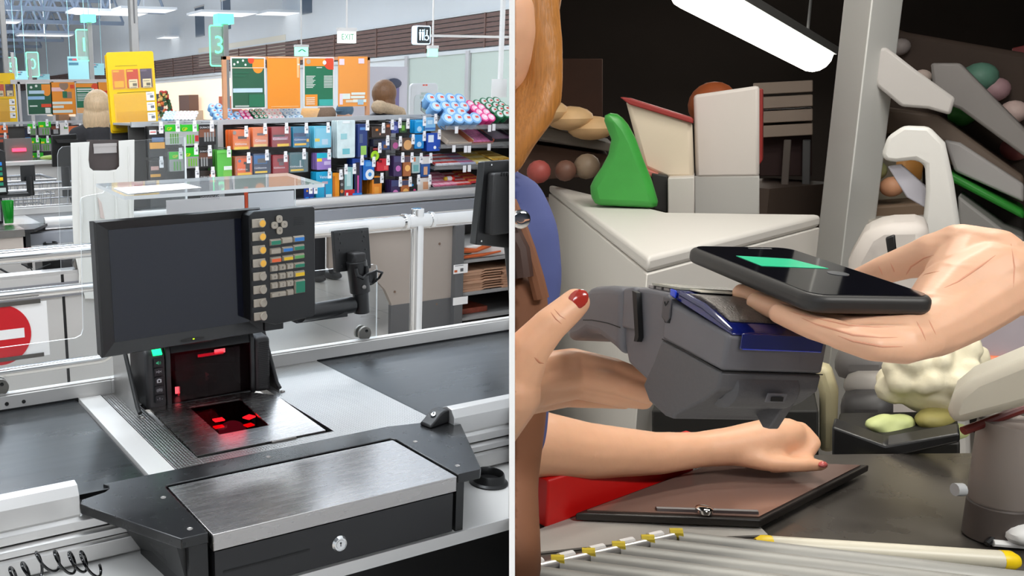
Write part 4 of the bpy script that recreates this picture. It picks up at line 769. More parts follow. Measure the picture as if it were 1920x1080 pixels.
# ------------------------------------------------------------------ yellow card boards on poles
YEL = mat('yellow_board', (246, 200, 10), .35); CLR = clear_mat('clear_pocket', (.97, .93, .82), .06, .05, .05)
def yboard(y, k, lab, plab, px):
    a, b = ony(208, 248, 5.35), ony(299, 97, 5.35); w, h = .298, .465
    pole = ony(px, 60, y).x
    t = thing('lane_pole', plab, 'pole', (pole, y, 0)); m = MB(); m.box(pole-.024, pole+.024, y+.01, y+.058, 0, 6.6); m.build('pole_shaft', POLE, t, bevel=.004)
    if k: m = MB(); m.box(pole-.004, pole+.004, y+.006, y+.011, 2.0, 2.6); m.build('pole_groove', GREYD, t)
    cx = a.x+w/2 if k else ony(0, 185, y).x; zc = 1.60; T = frame((cx, y, zc), (1, 0, .035 if k else .0), z=(0, -1, 0))
    t = thing('card_board', lab, 'display board', (cx, y, zc-h/2))
    m = MB(T); m.prism([(x-.006, y_-.012, -.012) for x, y_ in rrect(w, h, .012)], (0, 0, .004)); m.build('rear_board', YEL, t)
    m = MB(T); m.prism([(x, y_, 0) for x, y_ in rrect(w, h, .014)], (0, 0, .004)); bd = m.build('front_board', YEL, t, bevel=.001)
    cards = [(-.083, .077, (232, 130, 50), (246, 196, 40)), (.005, .077, (214, 60, 40), (240, 196, 60)), (.092, .082, (70, 60, 120), (110, 100, 160))]
    for i, (x, wc, c1, c2) in enumerate(cards):
        m = MB(T @ Matrix.Translation((x, .075, .0045))); m.box(-.037, .037, -.055, .055, 0, .002); cdo = m.build('gift_card', mat('card%d' % i, c1, .4), t)
        m = MB(T @ Matrix.Translation((x, .075, .0068))); m.box(-.03, .03, -.05, -.012, 0, .0006).box(-.034, .004, .04, .05, 0, .0006); m.build('card_print', mat('cardb%d' % i, c2, .4), cdo)
        if i: m = MB(T @ Matrix.Translation((x, .04, .0095))); m.box(-.026, .028, -.022, .03, 0, .001); pt = m.build('price_ticket', PAPER, t); m = MB(T @ Matrix.Translation((x, .04, .0107))); m.box(-.004, .022, -.010, .006, 0, .0003).box(-.022, .018, .016, .019, 0, .0003).box(-.02, .02, -.019, -.016, 0, .0003); m.build('ticket_print', mat('ticket_grey', (120, 120, 124), .6), pt)
    for i in range(3): m = MB(T @ Matrix.Translation((.108, -.035-.062*i, .0075))); m.box(-.026, .026, -.026, .026, 0, .001); pt = m.build('price_ticket', PAPER, t); m = MB(T @ Matrix.Translation((.108, -.035-.062*i, .0087))); m.box(-.002, .02, -.010, .006, 0, .0003).box(-.02, .012, .012, .015, 0, .0003); m.build('ticket_print', mat('ticket_grey', (120, 120, 124), .6), pt)
    m = MB(T); m.box(-.10, .04, .150, .152, .0042, .0046).box(-.10, .11, -.008, -.005, .0042, .0046); m.build('board_lettering', mat('board_print', (60, 56, 50), .6), bd)
    for (x0, x1, y0, y1) in ((-.127, .135, .012, .13), (-.125, .078, -.215, -.012), (-.115, .078, -.215, -.12)): m = MB(T); m.box(x0, x1, y0, y1, .011, .0125); m.build('clear_pocket', CLR, t)
yboard(5.35, 1, 'large yellow display board with three gift cards and clear pockets on the tall pole', 'tall square grey pole carrying the large yellow board', 254)
yboard(8.83, 0, 'farther yellow display board with gift cards, cut by the left picture border', 'grey pole with the farther yellow board at the left border', 8)
# ------------------------------------------------------------------ posters
WOOD = mat('pale_wood_frame', (206, 150, 112), .55, noise=.08, nscale=12)
ORG = mat('poster_orange', (240, 146, 40), .35, noise=.06, nscale=3); GRNP = mat('poster_green', (32, 112, 78), .35, noise=.1, nscale=4); GRND = mat('poster_dark_green', (40, 92, 66), .35, noise=.15, nscale=4)
PLST = mat('poster_border', (228, 222, 220), .4); LG = mat('poster_print', (226, 232, 224), .5); RED = mat('poster_red', (226, 74, 40), .4); TURQ = mat('poster_teal', (60, 170, 160), .4)
fr = thing('poster_stand', 'pale wooden frame standing on the rack with four posters', 'frame', (2.7, 5.02, 1.42)); YF = 5.03
a, b = ony(420, 232, YF), ony(694, 107, YF); zt2 = b.z; w_ = .022
for x in (a.x, b.x-w_*1.2): m = MB(); m.box(x, x+w_*1.2, YF, YF+.02, 1.425, zt2); m.build('upright', WOOD, fr, bevel=.001)
m = MB(); m.box(a.x, b.x, YF, YF+.02, zt2-.02, zt2); m.build('top_bar', WOOD, fr, bevel=.001)
def poster(u0, v0, u1, v1, y, lab, base, border, prints):
    a, b = ony(u0, v1, y), ony(u1, v0, y); w, h = b.x-a.x, b.z-a.z; t = thing('poster', lab, 'poster', (a.x, y, a.z))
    m = MB(); m.box(a.x, b.x, y-.002, y+.002, a.z, b.z); m.build('sheet', border or base, t)
    k = .04 if border else 0
    if border: m = MB(); m.box(a.x+w*k, b.x-w*k, y-.003, y-.002, a.z+h*k*.7, b.z-h*k*.7); m.build('print_ground', base, t)
    by = {}
    for (x0, y0, x1, y1, mm) in prints: by.setdefault(mm.name, (mm, []))[1].append((x0, y0, x1, y1))
    for i, (nm, (mm, rs)) in enumerate(by.items()):
        m = MB()
        for x0, y0, x1, y1 in rs:
            e = .0034+.0004*i
            if y1 is None: m.prism([(min(max(a.x+w*(x0+x1*math.cos(q)), a.x+w*.03), b.x-w*.03), y-e-.00015, min(b.z-h*y0+w*x1*math.sin(q), b.z-h*.025)) for q in [j*math.pi/12 for j in range(24)]], (0, .0004, 0))
            else: m.box(a.x+w*x0, a.x+w*x1, y-e, y-e+.0004, b.z-h*y1, b.z-h*y0)
        m.build('poster_print', mm, t)
    return t
YP = 5.0275
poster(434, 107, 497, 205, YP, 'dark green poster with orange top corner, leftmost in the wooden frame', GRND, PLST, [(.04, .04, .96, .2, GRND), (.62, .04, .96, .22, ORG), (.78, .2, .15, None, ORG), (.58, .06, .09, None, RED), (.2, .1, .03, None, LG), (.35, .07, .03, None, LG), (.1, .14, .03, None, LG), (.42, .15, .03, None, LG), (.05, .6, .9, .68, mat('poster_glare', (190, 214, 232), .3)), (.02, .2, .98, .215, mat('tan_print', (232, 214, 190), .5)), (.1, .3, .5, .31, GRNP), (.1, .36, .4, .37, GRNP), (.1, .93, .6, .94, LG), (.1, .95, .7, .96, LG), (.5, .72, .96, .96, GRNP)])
poster(502, 107, 562, 204, YP, 'plain orange poster back, second in the wooden frame', ORG, None, [(.9, .02, .97, .4, mat('tape_peach', (246, 190, 130), .4)), (.1, .955, .95, .97, mat('tape_peach', (246, 190, 130), .4)), (.92, .13, .99, .16, LG), (.02, .01, .98, .02, mat('tan_print', (232, 214, 190), .5))])
poster(569, 107, 626, 202, YP, 'green price list poster with orange heading, third in the wooden frame', GRNP, PLST, [(.04, .03, .96, .18, ORG), (.85, .12, .18, None, RED), (.82, .05, .98, .25, RED), (.16, .09, .07, None, mat('logo_grey', (190, 170, 150), .5)), (.68, .11, .06, None, LG)]+[(.08, .37+.028*i, .38-.04*(i % 3), .383+.028*i, LG) for i in range(9)]+[(.66, .37+.028*i, .94, .383+.028*i, LG) for i in range(9)]+[(.42, .2, .6, .215, LG), (.05, .74, .45, .97, ORG), (.5, .84, .96, .97, TURQ)]+[(.08, .8+.04*i, .36, .815+.04*i, LG) for i in range(4)])
poster(634, 106, 689, 200, YP, 'orange poster back with white tape strips, rightmost in the wooden frame', mat('poster_orange_pale', (238, 154, 70), .35, noise=.05, nscale=3), None, [(.03, .05, .2, .17, mat('tape_lilac', (236, 216, 226), .5)), (.68, .04, .88, .14, mat('tape_lilac', (236, 216, 226), .5)), (.04, .74, .15, .96, mat('tape_lilac', (236, 216, 226), .5)), (.14, .74, .4, .85, LG), (.44, .72, .92, .77, LG), (.42, .79, .9, .84, LG), (.5, .86, .96, .92, LG), (.25, .87, .5, .92, mat('tan_print', (222, 180, 150), .5)), (.66, .86, .86, .97, mat('barcode_blue', (170, 200, 214), .5))])
YQ = 8.75
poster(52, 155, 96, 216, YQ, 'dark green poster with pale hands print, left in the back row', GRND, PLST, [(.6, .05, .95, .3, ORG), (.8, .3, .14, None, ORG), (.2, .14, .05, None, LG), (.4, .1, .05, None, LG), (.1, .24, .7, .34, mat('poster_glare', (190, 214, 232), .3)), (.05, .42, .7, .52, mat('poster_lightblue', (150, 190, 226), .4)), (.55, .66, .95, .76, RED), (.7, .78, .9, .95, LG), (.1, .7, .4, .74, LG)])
poster(97, 154, 140, 215, YQ, 'orange poster with a figure and white text strips, second in the back row', ORG, None, [(.05, .16, .55, .28, mat('poster_pink', (244, 196, 196), .4)), (.55, .1, .18, None, mat('figure_brown', (150, 120, 100), .5)), (.5, .3, .85, .5, mat('figure_brown', (150, 120, 100), .5)), (.48, .28, .66, .48, GRNP), (.05, .6, .85, .68, LG), (.05, .72, .5, .8, LG), (.05, .86, .85, .95, LG), (.8, .08, .96, .2, RED)])
poster(143, 154, 184, 214, YQ, 'green poster with orange heading partly behind the blonde head', GRNP, PLST, [(.04, .04, .96, .16, ORG), (.85, .16, .16, None, RED), (.08, .2, .8, .24, LG), (.08, .27, .6, .3, LG)]+[(.08, .36+.05*i, .5, .38+.05*i, LG) for i in range(5)]+[(.04, .8, .96, .97, mat('poster_peach', (244, 180, 120), .4))])
t = poster(185, 154, 222, 213, YQ, 'orange poster with a red discount disc left of the yellow board', ORG, None, [(.58, .62, .33, None, mat('poster_red2', (214, 40, 44), .4)), (.14, .27, .75, .34, RED)])
a = ony(206, 191, YQ); m = MB(); m.text('50', .09, frame((a.x, YQ-.006, a.z), (1, 0, 0), z=(0, -1, 0)), 0); m.build('discount_number', LG, t)
m = MB(); a, b = ony(20, 158, YQ+.01), ony(240, 152, YQ+.01); m.box(a.x, b.x, YQ+.004, YQ+.02, b.z-.02, b.z+.02)
for u in (35, 98, 141, 225): p = ony(u, 160, YQ+.01); m.box(p.x-.012, p.x+.012, YQ+.004, YQ+.02, .9, b.z)
o = m.build('poster_rail', mat('rail_pale', (206, 200, 198), .4), origin=(2, YQ, .9)); tag(o, 'pale rail frame holding the back row of four posters', 'frame')
# advertising panel and security gate near the doors
pa = ony(695, 200, 10.5); pb = ony(764, 125, 10.5); t = thing('advert_panel', 'large grey advertising panel with a bottle picture behind the fur collar woman', 'panel', (pa.x, 10.5, 0))
m = MB(); m.box(pa.x-.3, pb.x, 10.5, 10.54, .6, pb.z); m.build('panel_board', mat('advert_grey', (196, 192, 200), .5), t)
p = ony(738, 165, 10.49); m = MB(); m.box(p.x-.10, p.x+.08, 10.47, 10.5, p.z-.3, p.z+.02).box(p.x-.05, p.x+.05, 10.47, 10.5, p.z+.02, p.z+.07); m.build('cup_picture', mat('advert_lilac', (120, 110, 150), .5), t); m = MB(); m.ell((p.x-.01, 10.47, p.z+.06), (.13, .02, .07), n=14); m.build('lid_picture', mat('advert_navy', (52, 56, 78), .5), t)
m = MB(); m.box(pa.x+.05, pa.x+.24, 10.49, 10.5, pb.z-.3, pb.z-.25).box(pa.x+.05, pa.x+.2, 10.49, 10.5, pb.z-.56, pb.z-.5); m.build('advert_lettering', mat('advert_print', (120, 116, 124), .5), t)
for x_ in (pa.x-.2, pb.x-.2): m = MB(); m.box(x_, x_+.05, 10.5, 10.54, 0, .6); m.build('panel_leg', GREYP, t)
a, b = ony(765, 226, 9.2), ony(817, 156, 9.2); t = thing('security_gate', 'pale grey security antenna panel with rounded top right of the fur collar', 'security gate', ((a.x+b.x)/2, 9.2, 0))
w = b.x-a.x; m = MB(frame(((a.x+b.x)/2, 9.2, b.z/2), (1, 0, 0), z=(0, -1, 0))); m.prism([(x, y, 0) for x, y in rrect(w, b.z, .05)], (0, 0, .05)); m.build('antenna_shell', mat('antenna_grey', (214, 216, 218), .5), t, bevel=.01)
m = MB(frame(((a.x+b.x)/2+.01, 9.2, b.z/2-.05), (1, 0, 0), z=(0, -1, 0))); m.prism([(x, y, .05) for x, y in rrect(w*.8, b.z*.9, .05)], (0, 0, .004)); m.build('inner_panel', mat('antenna_inner', (200, 208, 208), .5), t)
m = MB(frame(((a.x+b.x)/2, 9.2, b.z), (1, 0, 0), z=(0, -1, 0)))
for i, s_ in enumerate(('ВХОДА', 'И ВЫХОД')): m.text(s_, .034, Matrix.Translation((.01, -.125-.045*i, .056)), 0)
m.box(-.03, .10, -.34, -.2, .055, .057); m.build('green_lettering', mat('antenna_print', (140, 180, 160), .5), t); m = MB(frame(((a.x+b.x)/2, 9.2, b.z), (1, 0, 0), z=(0, -1, 0))); m.box(-.03, .0, -.03, -.015, .05, .053).box(.01, .04, -.03, -.015, .05, .053, 0); m.build('red_mark', RED, t)
a, b = ony(922, 183, 9), ony(951, 148, 9); t = thing('hanging_sign', 'blank white sign plate on a white stem at the right edge of the left scene', 'sign', ((a.x+b.x)/2, 9, a.z)); m = MB(); m.box(a.x, b.x, 9, 9.015, a.z, b.z); m.build('plate', WHITEP, t, bevel=.004); p = ony(942, 148, 9); m = MB(); m.box(p.x-.025, p.x+.025, 9.02, 9.06, a.z, 7.1); m.build('stem', WHITEP, t)
# ================================================================== PRODUCT RACK ON THE FAR COUNTER
YR = 4.87
XRK = ony(812, 350, 4.95).x
rk = thing('product_rack', 'long grey hook rack full of small packs standing along the far counter', 'rack', (3, 5.0, .9))
a = ony(268, 236, 4.99); b = ony(818, 219, 4.99)
RACKG = mat('rack_grey', (186, 188, 190), .4, .3); PERF = mat('perforated_back', (70, 68, 66), .6)
m = MB(); m.box(1.62, XRK, 4.985, 5.005, 1.392, 1.422); m.build('top_rail', RACKG, rk)
m = MB(); m.box(1.62, XRK, 5.04, 5.06, .90, 1.40); m.build('back_panel', PERF, rk)
m = MB(); m.box(1.62, XRK, 4.88, 5.3, .899, .925); m.build('base_tray', mat('base_blackish', (52, 52, 54), .4), rk)
m = MB(); m.box(1.62, XRK, 4.86, 4.882, .899, .93); m.build('base_edge', ALU, rk)
for u in (412, 736): p = ony(u, 250, 4.99); m = MB(); m.box(p.x-.018, p.x+.018, 4.98, 5.04, .925, 1.41); m.build('upright', RACKG, rk)
m = MB(); m.box(1.62, XRK, 5.0, 5.42, 1.402, 1.414); m.build('top_shelf', RACKG, rk)
m = MB(); m.box(1.62, XRK, 5.38, 5.42, .9, 1.402); m.build('rear_panel', PERF, rk)
TAGM = mat('price_tag_white', (238, 236, 238), .5); TAGP = mat('tag_print', (150, 148, 152), .6); HOOK = mat('hook_wire', (150, 150, 152), .3, .8)
def hook(x, z, y, parent, ytag=None, tilt=0):
    m = MB(); m.tube([(x, y+.16, z), (x, y-.03, z), (x, y-.04, z+.006)], .0022, 6); h = m.build('peg_hook', HOOK, parent)
    m = MB(); m.box(x-.0125, x+.0125, y-.043, y-.041, z-.052, z-.008).box(x-.010, x+.010, y-.044, y-.040, z-.009, z+.012); t = m.build('price_tag', TAGM, h)
    m = MB(); m.box(x-.003, x+.010, y-.0436, y-.043, z-.034, z-.022).box(x-.010, x+.008, y-.0436, y-.043, z-.016, z-.013); m.build('tag_print', TAGP, h)
def pack(u0, v0, u1, v1, n, name, lab, cat, base, prints=(), txt=None, y=YR, step=.022, thick=.010, parent=rk, tagged=True, txtm=None, seethru=None, grp=None, twid=.7):
    a, b = ony(u0, v1, y), ony(u1, v0, y); w, h = b.x-a.x, b.z-a.z; cx, cz = a.x+w/2, a.z+h/2
    if not isinstance(base, bpy.types.Material): base = mat('pk_%d_%d_%d' % base, base, .35, noise=.05, nscale=30)
    def body(yy):
        m = MB(); r = rrect(w, h, min(w, h)*.07, 3); m.prism([(cx+px, yy, cz+pz) for px, pz in r], (0, thick, 0)); return m
    t = thing(name, lab, cat, (cx, y+thick/2, a.z), grp)
    body(y).build('pack_card', base, t, bevel=.001)
    by = {}
    for p in prints: by.setdefault(p[4], []).append(p[:4])
    for i, (c, rs) in enumerate(by.items()):
        m = MB(); e = y-.0006*(i+1)
        for x0, y0, x1, y1 in rs:
            if y1 is None: m.prism([(a.x+w*x0+w*x1*math.cos(q), e, b.z-h*y0+w*x1*math.sin(q)) for q in [j*math.pi/9 for j in range(18)]], (0, y-e, 0))
            else: m.box(a.x+w*x0, a.x+w*x1, e, y, b.z-h*y1, b.z-h*y0)
        m.build('print', mat('pr_%d_%d_%d' % c, c, .35), t)
    if txt:
        s, tx, tz, sz = txt
        m = MB(); m.text(s, sz*h, frame((a.x+w*tx, y-.0045, b.z-h*tz), (1, 0, 0), z=(0, -1, 0)), 0, wid=w*twid); m.build('lettering', txtm or TXW, t)
    if seethru:
        x0, y0, x1, y1 = seethru; m = MB(); m.box(a.x+w*x0, a.x+w*x1, y-.009, y-.0046, b.z-h*y1, b.z-h*y0); m.build('blister', clear_mat('blister_clear', (.97, .97, .98), .10, .05, .05), t, bevel=.002)
    if n > 1:
        me = None
        for k in range(1, n):
            if me is None:
                o = body(y).build(name, base, None, origin=(cx, y+thick/2, a.z)); me = o
            else:
                o = me.copy(); COL.objects.link(o)
            o.location = (cx+.001*k*(1 if k % 2 else -1), y+thick/2+step*k, a.z)
            tag(o, 'one of the packs hanging behind: '+' '.join(lab.split()[:9]), cat, 'packs behind the front '+lab.split(',')[0][:40])
    if tagged: hook(cx+w*.12, b.z+.012-(.012 if tagged == 2 else 0), y, parent)
TXW = mat('lettering_white', (244, 244, 246), .5); TXY = mat('lettering_yellow', (250, 214, 30), .5); TXO = mat('lettering_copper', (226, 150, 90), .5)
K = (28, 26, 27); WHT = (240, 240, 240); SIL = (150, 150, 150); YEp = (250, 206, 40); GPg = (46, 190, 38)
# batteries and glue on the left
pack(280, 236, 309, 296, 3, 'glue_pack', 'black glue pack with small white house logo and orange house, topmost left of the rack', 'glue pack', K, [(.03, .03, .55, .28, (56, 52, 50)), (.05, .52, .95, .72, (232, 160, 40)), (.2, .36, .9, .5, (96, 120, 160)), (.06, .12, .48, .26, WHT), (.1, .17, .44, .2, (214, 50, 40))], ('МОМЕНТ', .74, .16, .08), twid=.4)
pack(281, 300, 309, 338, 3, 'glue_pack', 'second black glue pack with a white logo low behind the clear divider', 'glue pack', (40, 34, 32), [(.1, .3, .6, .5, (206, 160, 150)), (.05, .7, .7, .85, (222, 160, 60))])
pack(310, 233, 340, 272, 3, 'battery_pack', 'green headed battery pack, left one of the top row beside the glue', 'battery pack', (176, 178, 176), [(0, 0, 1, .34, GPg), (.3, .45, .38, .95, (90, 150, 60)), (.44, .45, .52, .95, (90, 150, 60)), (.58, .45, .66, .95, (90, 150, 60)), (.72, .45, .8, .95, (90, 150, 60))], ('GP', .26, .22, .22), txtm=TXY, twid=.3)
pack(341, 233, 372, 274, 3, 'battery_pack', 'green headed battery pack with red corner sticker in the top row', 'battery pack', (172, 172, 172), [(0, 0, 1, .32, GPg), (.3, .48, .4, .9, (100, 190, 50)), (.46, .48, .56, .9, (100, 190, 50)), (.62, .48, .72, .9, (100, 190, 50)), (.78, .52, .98, .8, (200, 40, 40))], ('GP', .18, .22, .22), txtm=TXY, twid=.3)
pack(373, 233, 404, 273, 2, 'battery_pack', 'black and copper battery pack with silver cells in the top row', 'battery pack', K, [(.03, .22, .97, .6, (128, 78, 56)), (.32, .38, .42, .82, SIL), (.48, .38, .58, .82, SIL), (.64, .38, .74, .82, SIL), (.80, .38, .9, .82, SIL)], ('DURACELL', .42, .14, .12))
pack(318, 284, 344, 322, 2, 'battery_pack', 'green battery pack seen through the clear divider, second row', 'battery pack', (150, 152, 150), [(0, 0, 1, .38, GPg), (.3, .5, .4, .95, (90, 160, 70)), (.5, .5, .6, .95, (90, 160, 70)), (.7, .5, .8, .95, (90, 160, 70))], ('GP', .4, .24, .2), txtm=TXY, twid=.35)
pack(348, 276, 372, 316, 3, 'battery_pack', 'green battery pack with four cells in the second row right of the divider edge', 'battery pack', (160, 158, 160), [(0, 0, 1, .44, GPg), (.22, .52, .32, .9, (120, 190, 50)), (.4, .52, .5, .9, (120, 190, 50)), (.58, .52, .68, .9, (120, 190, 50)), (.76, .52, .86, .9, (120, 190, 50))], ('GP', .2, .36, .2), txtm=TXY, twid=.35)
pack(373, 279, 398, 315, 2, 'battery_pack', 'black and copper battery pack in the second row beside the green bags', 'battery pack', K, [(.03, .2, .97, .52, (110, 70, 54)), (.15, .44, .26, .92, SIL), (.34, .44, .45, .92, SIL), (.53, .44, .64, .92, SIL), (.7, .12, .95, .36, (214, 120, 80))], ('DURACELL', .45, .12, .12))
pack(348, 319, 375, 345, 2, 'battery_pack', 'black battery pack with green edge in the third row', 'battery pack', K, [(0, .6, .3, 1, (40, 110, 40))])
pack(376, 319, 405, 345, 2, 'battery_pack', 'black battery pack with a copper rabbit spot in the third row', 'battery pack', (44, 34, 30), [(.6, .3, .95, .9, (226, 130, 90))], ('DURACELL', .35, .5, .2))
pack(408, 281, 434, 337, 5, 'green_pouch', 'bright green pouch, front of the leaning bunch left of the orange razors', 'pouch', (96, 186, 76), [(.45, .55, 1, .68, (230, 236, 228)), (.4, .7, .95, 1, (120, 190, 80)), (0, 0, 1, .1, (110, 200, 90))], step=.03)
p0, p1 = ony(281, 345, 4.80), ony(346, 257, 4.80)
m = MB(); m.box(p0.x, p1.x, 4.80, 4.804, .93, p1.z).box(p1.x-.004, p1.x+.004, 4.796, 4.806, .93, p1.z, 1); o = m.build('clear_divider', [ACRYL, ACRED], origin=(p0.x, 4.8, .93), smooth=0); tag(o, 'clear divider panel with bright right edge in front of the battery packs', 'divider')
# razors
RZ = (236, 112, 52)
pack(437, 243, 468, 281, 6, 'razor_blade_pack', 'orange razor blade pack, front of the long row at the upper left', 'razor pack', RZ, [(.06, .06, .94, .94, (240, 120, 50)), (.3, .32, .82, .46, (70, 66, 66)), (.06, .58, .94, .98, (244, 140, 60)), (.06, .86, .9, 1, YEp), (.1, .14, .1, None, (150, 140, 130))], ('Gillette', .45, .72, .16), seethru=(0, 0, 1, 1))
pack(474, 238, 502, 276, 3, 'razor_blade_pack', 'pale orange razor blade pack right beside the front orange row, upper row', 'razor pack', (238, 130, 80), [(.06, .04, .94, .5, (238, 136, 84)), (.3, .3, .8, .42, (110, 96, 100)), (.06, .5, .96, .98, (240, 150, 110)), (.06, .86, .9, .98, (246, 210, 130))], ('Gillette', .5, .68, .2), seethru=(0, 0, 1, 1))
pack(509, 237, 545, 276, 3, 'razor_blade_pack', 'dark red razor pack with white glare marks in the upper row', 'razor pack', (150, 48, 54), [(.05, .05, .9, .35, (170, 60, 60)), (.1, .4, .7, .5, (70, 60, 64)), (.3, .85, .9, .98, YEp), (.05, .5, .85, .66, (190, 120, 140))], ('Gillette', .42, .6, .15), seethru=(0, 0, 1, 1))
pack(549, 237, 580, 277, 4, 'razor_blade_pack', 'blue razor pack with yellow bar in the upper row', 'razor pack', (24, 126, 160), [(.05, .3, .8, .48, (40, 70, 110)), (.05, .5, .97, .78, (20, 100, 150)), (.1, .8, .8, .9, (250, 200, 60)), (.82, .6, .96, .74, (250, 196, 30))], ('Gillette', .42, .62, .13), seethru=(0, 0, 1, 1))
pack(589, 236, 621, 278, 5, 'razor_blade_pack', 'light blue womens razor pack with tiny yellow label in the upper row', 'razor pack', (96, 196, 224), [(.1, .1, .95, .9, (130, 212, 234)), (.05, .56, .32, .7, (250, 214, 60)), (.45, .6, .8, .85, (200, 226, 240))], seethru=(0, 0, 1, 1))
pack(441, 292, 473, 330, 3, 'razor_blade_pack', 'strong orange razor pack with black razor picture in the second row', 'razor pack', (180, 96, 60), [(.12, .12, .94, .96, (242, 104, 30)), (.5, .3, .9, .42, (48, 44, 42)), (.6, .42, .84, .82, (44, 40, 40)), (.14, .86, .92, .97, (250, 200, 40)), (.26, .24, .08, None, (90, 110, 150))], ('Gillette', .42, .68, .12), twid=.55, seethru=(0, 0, 1, 1))
pack(475, 287, 507, 327, 3, 'razor_blade_pack', 'navy blue razor pack with a dark head picture in the second row', 'razor pack', (44, 60, 86), [(.05, .08, .8, .5, (36, 110, 170)), (.25, .25, .75, .46, (90, 84, 80)), (.1, .86, .8, .95, YEp)], ('Gillette', .4, .7, .13), seethru=(0, 0, 1, 1))
pack(511, 290, 541, 327, 3, 'razor_blade_pack', 'dark red razor pack with grey razor head in the second row', 'razor pack', (146, 26, 36), [(.08, .1, .92, .9, (166, 32, 42)), (.3, .18, .8, .36, (84, 50, 54)), (.4, .36, .7, .55, (110, 90, 96))], ('Gillette', .4, .66, .13), seethru=(0, 0, 1, 1))
pack(543, 285, 577, 324, 3, 'razor_blade_pack', 'grey teal transparent razor pack in the second row', 'razor pack', (88, 116, 120), [(.08, .1, .8, .7, (60, 112, 118)), (.55, .4, .62, .75, (200, 206, 206)), (.06, .84, .76, .93, (240, 200, 50))], ('Gillette', .35, .7, .12), seethru=(0, 0, 1, 1))
pack(594, 286, 621, 319, 4, 'razor_blade_pack', 'lilac and turquoise womens razor pack in the second row', 'razor pack', (150, 120, 190), [(0, 0, 1, .3, (26, 176, 200)), (.02, .32, .35, .5, (250, 214, 40)), (.5, .5, .95, .72, (200, 180, 220))])
pack(632, 225, 666, 297, 4, 'toothbrush_bag', 'large clear bag of white and teal items, tallest in the top row', 'bagged pack', mat('pouch_film', (206, 222, 224), .2, noise=.25, nscale=22), [(.2, .35, .55, .5, (150, 200, 206)), (.3, .75, .7, .9, (110, 186, 196)), (.3, .02, .7, .08, (235, 238, 240))], tagged=False)
pack(671, 232, 689, 296, 3, 'toothbrush_pack', 'tall navy toothbrush pack with green sample window beside the clear bag', 'toothbrush pack', (40, 60, 120), [(.2, .1, .8, .18, (90, 140, 200)), (.3, .65, .9, .92, (150, 196, 90)), (.15, .3, .5, .56, (80, 96, 130))])
pack(697, 237, 721, 258, 2, 'phone_accessory_box', 'dark brown flat box with orange spot high in the middle of the rack', 'small box', (66, 54, 48), [(.3, .2, .5, .4, (220, 130, 50)), (.6, .6, .7, .8, (200, 150, 130))])
pack(721, 231, 733, 256, 2, 'phone_accessory_box', 'narrow dark box beside the blue playing card box', 'small box', (72, 50, 44), [(.3, .1, .8, .3, (190, 100, 60))])
pack(734, 228, 748, 250, 2, 'card_box', 'small royal blue card box with a pale circle in the top row', 'small box', (48, 60, 130), [(.5, .55, .3, None, (130, 140, 200))])
pack(749, 229, 763, 249, 2, 'tea_box', 'small dark green pack with leaf print in the top row', 'small box', (50, 84, 44), [(.3, .3, .7, .8, (110, 170, 60))])
pack(778, 224, 795, 250, 3, 'condom_box', 'bright blue small box with pale oval, upper of two at the right end', 'small box', (24, 150, 214), [(.5, .7, .26, None, (170, 210, 234)), (.1, .05, .9, .2, (80, 180, 226))])
pack(777, 252, 795, 279, 3, 'condom_box', 'bright blue small box with pale oval, lower of two at the right end', 'small box', (20, 134, 206), [(.5, .7, .24, None, (190, 220, 240))])
pack(797, 220, 817, 246, 2, 'plaster_box', 'pale blue plaster box at the right end of the top row', 'small box', (130, 186, 226), [(0, .75, 1, .9, (60, 120, 190)), (.2, .2, .7, .5, (190, 220, 240))])
pack(800, 249, 826, 284, 3, 'plaster_box', 'deep blue stacked packs with white corner under the pale blue plaster box', 'small box', (28, 76, 180), [(.1, .1, .5, .5, (226, 236, 246)), (.6, .8, .1, None, WHT)])
pack(700, 260, 732, 283, 3, 'toothpaste_box', 'dark navy and brown flat pack, middle of the second row', 'small box', (44, 46, 66), [(.5, .2, .95, .9, (46, 76, 130)), (.05, .1, .4, .5, (50, 50, 54)), (.6, .5, .8, .8, (150, 100, 60))])
pack(733, 262, 750, 282, 2, 'chocolate_box', 'small grey pack with pink glow print in the second row', 'small box', (100, 90, 96), [(.5, .55, .3, None, (190, 90, 150))])
pack(753, 258, 776, 283, 2, 'chocolate_box', 'brown pack with amber oval print in the second row', 'small box', (96, 72, 58), [(.5, .55, .34, None, (226, 170, 110))])
pack(694, 274, 712, 304, 2, 'tape_card', 'black card holding a round lime green tape reel', 'tape', K, [(.5, .6, .44, None, (170, 220, 30)), (.5, .6, .16, None, (110, 140, 60)), (.3, .1, .8, .25, (150, 60, 60))])
pack(707, 297, 729, 321, 2, 'red_box', 'bright red flat box under the green tape', 'small box', (214, 40, 56), [(.6, .6, .9, .9, (230, 90, 90)), (.1, .1, .4, .3, (120, 20, 30))])
pack(681, 300, 702, 338, 3, 'floss_pack', 'blue dental floss pack with round white reel', 'dental floss', (24, 110, 200), [(.6, .72, .4, None, (236, 240, 244)), (.6, .72, .16, None, (60, 140, 210)), (.2, .06, .7, .3, (90, 160, 226))])
pack(661, 297, 679, 368, 4, 'toothbrush_pack', 'tall dark blue toothbrush card with a pink brush', 'toothbrush pack', (24, 60, 140), [(.25, .1, .75, .85, (40, 34, 54)), (.5, .45, .66, .95, (216, 80, 160)), (0, .92, 1, 1, (40, 130, 220))])
BRZ = (176, 104, 60); PUR = (66, 50, 92)
pack(738, 292, 754, 331, 3, 'scented_pack', 'purple pack with pink flare print, upper purple one', 'small box', PUR, [(.55, .62, .3, None, (196, 110, 180)), (.05, .02, .95, .3, (84, 80, 120))])
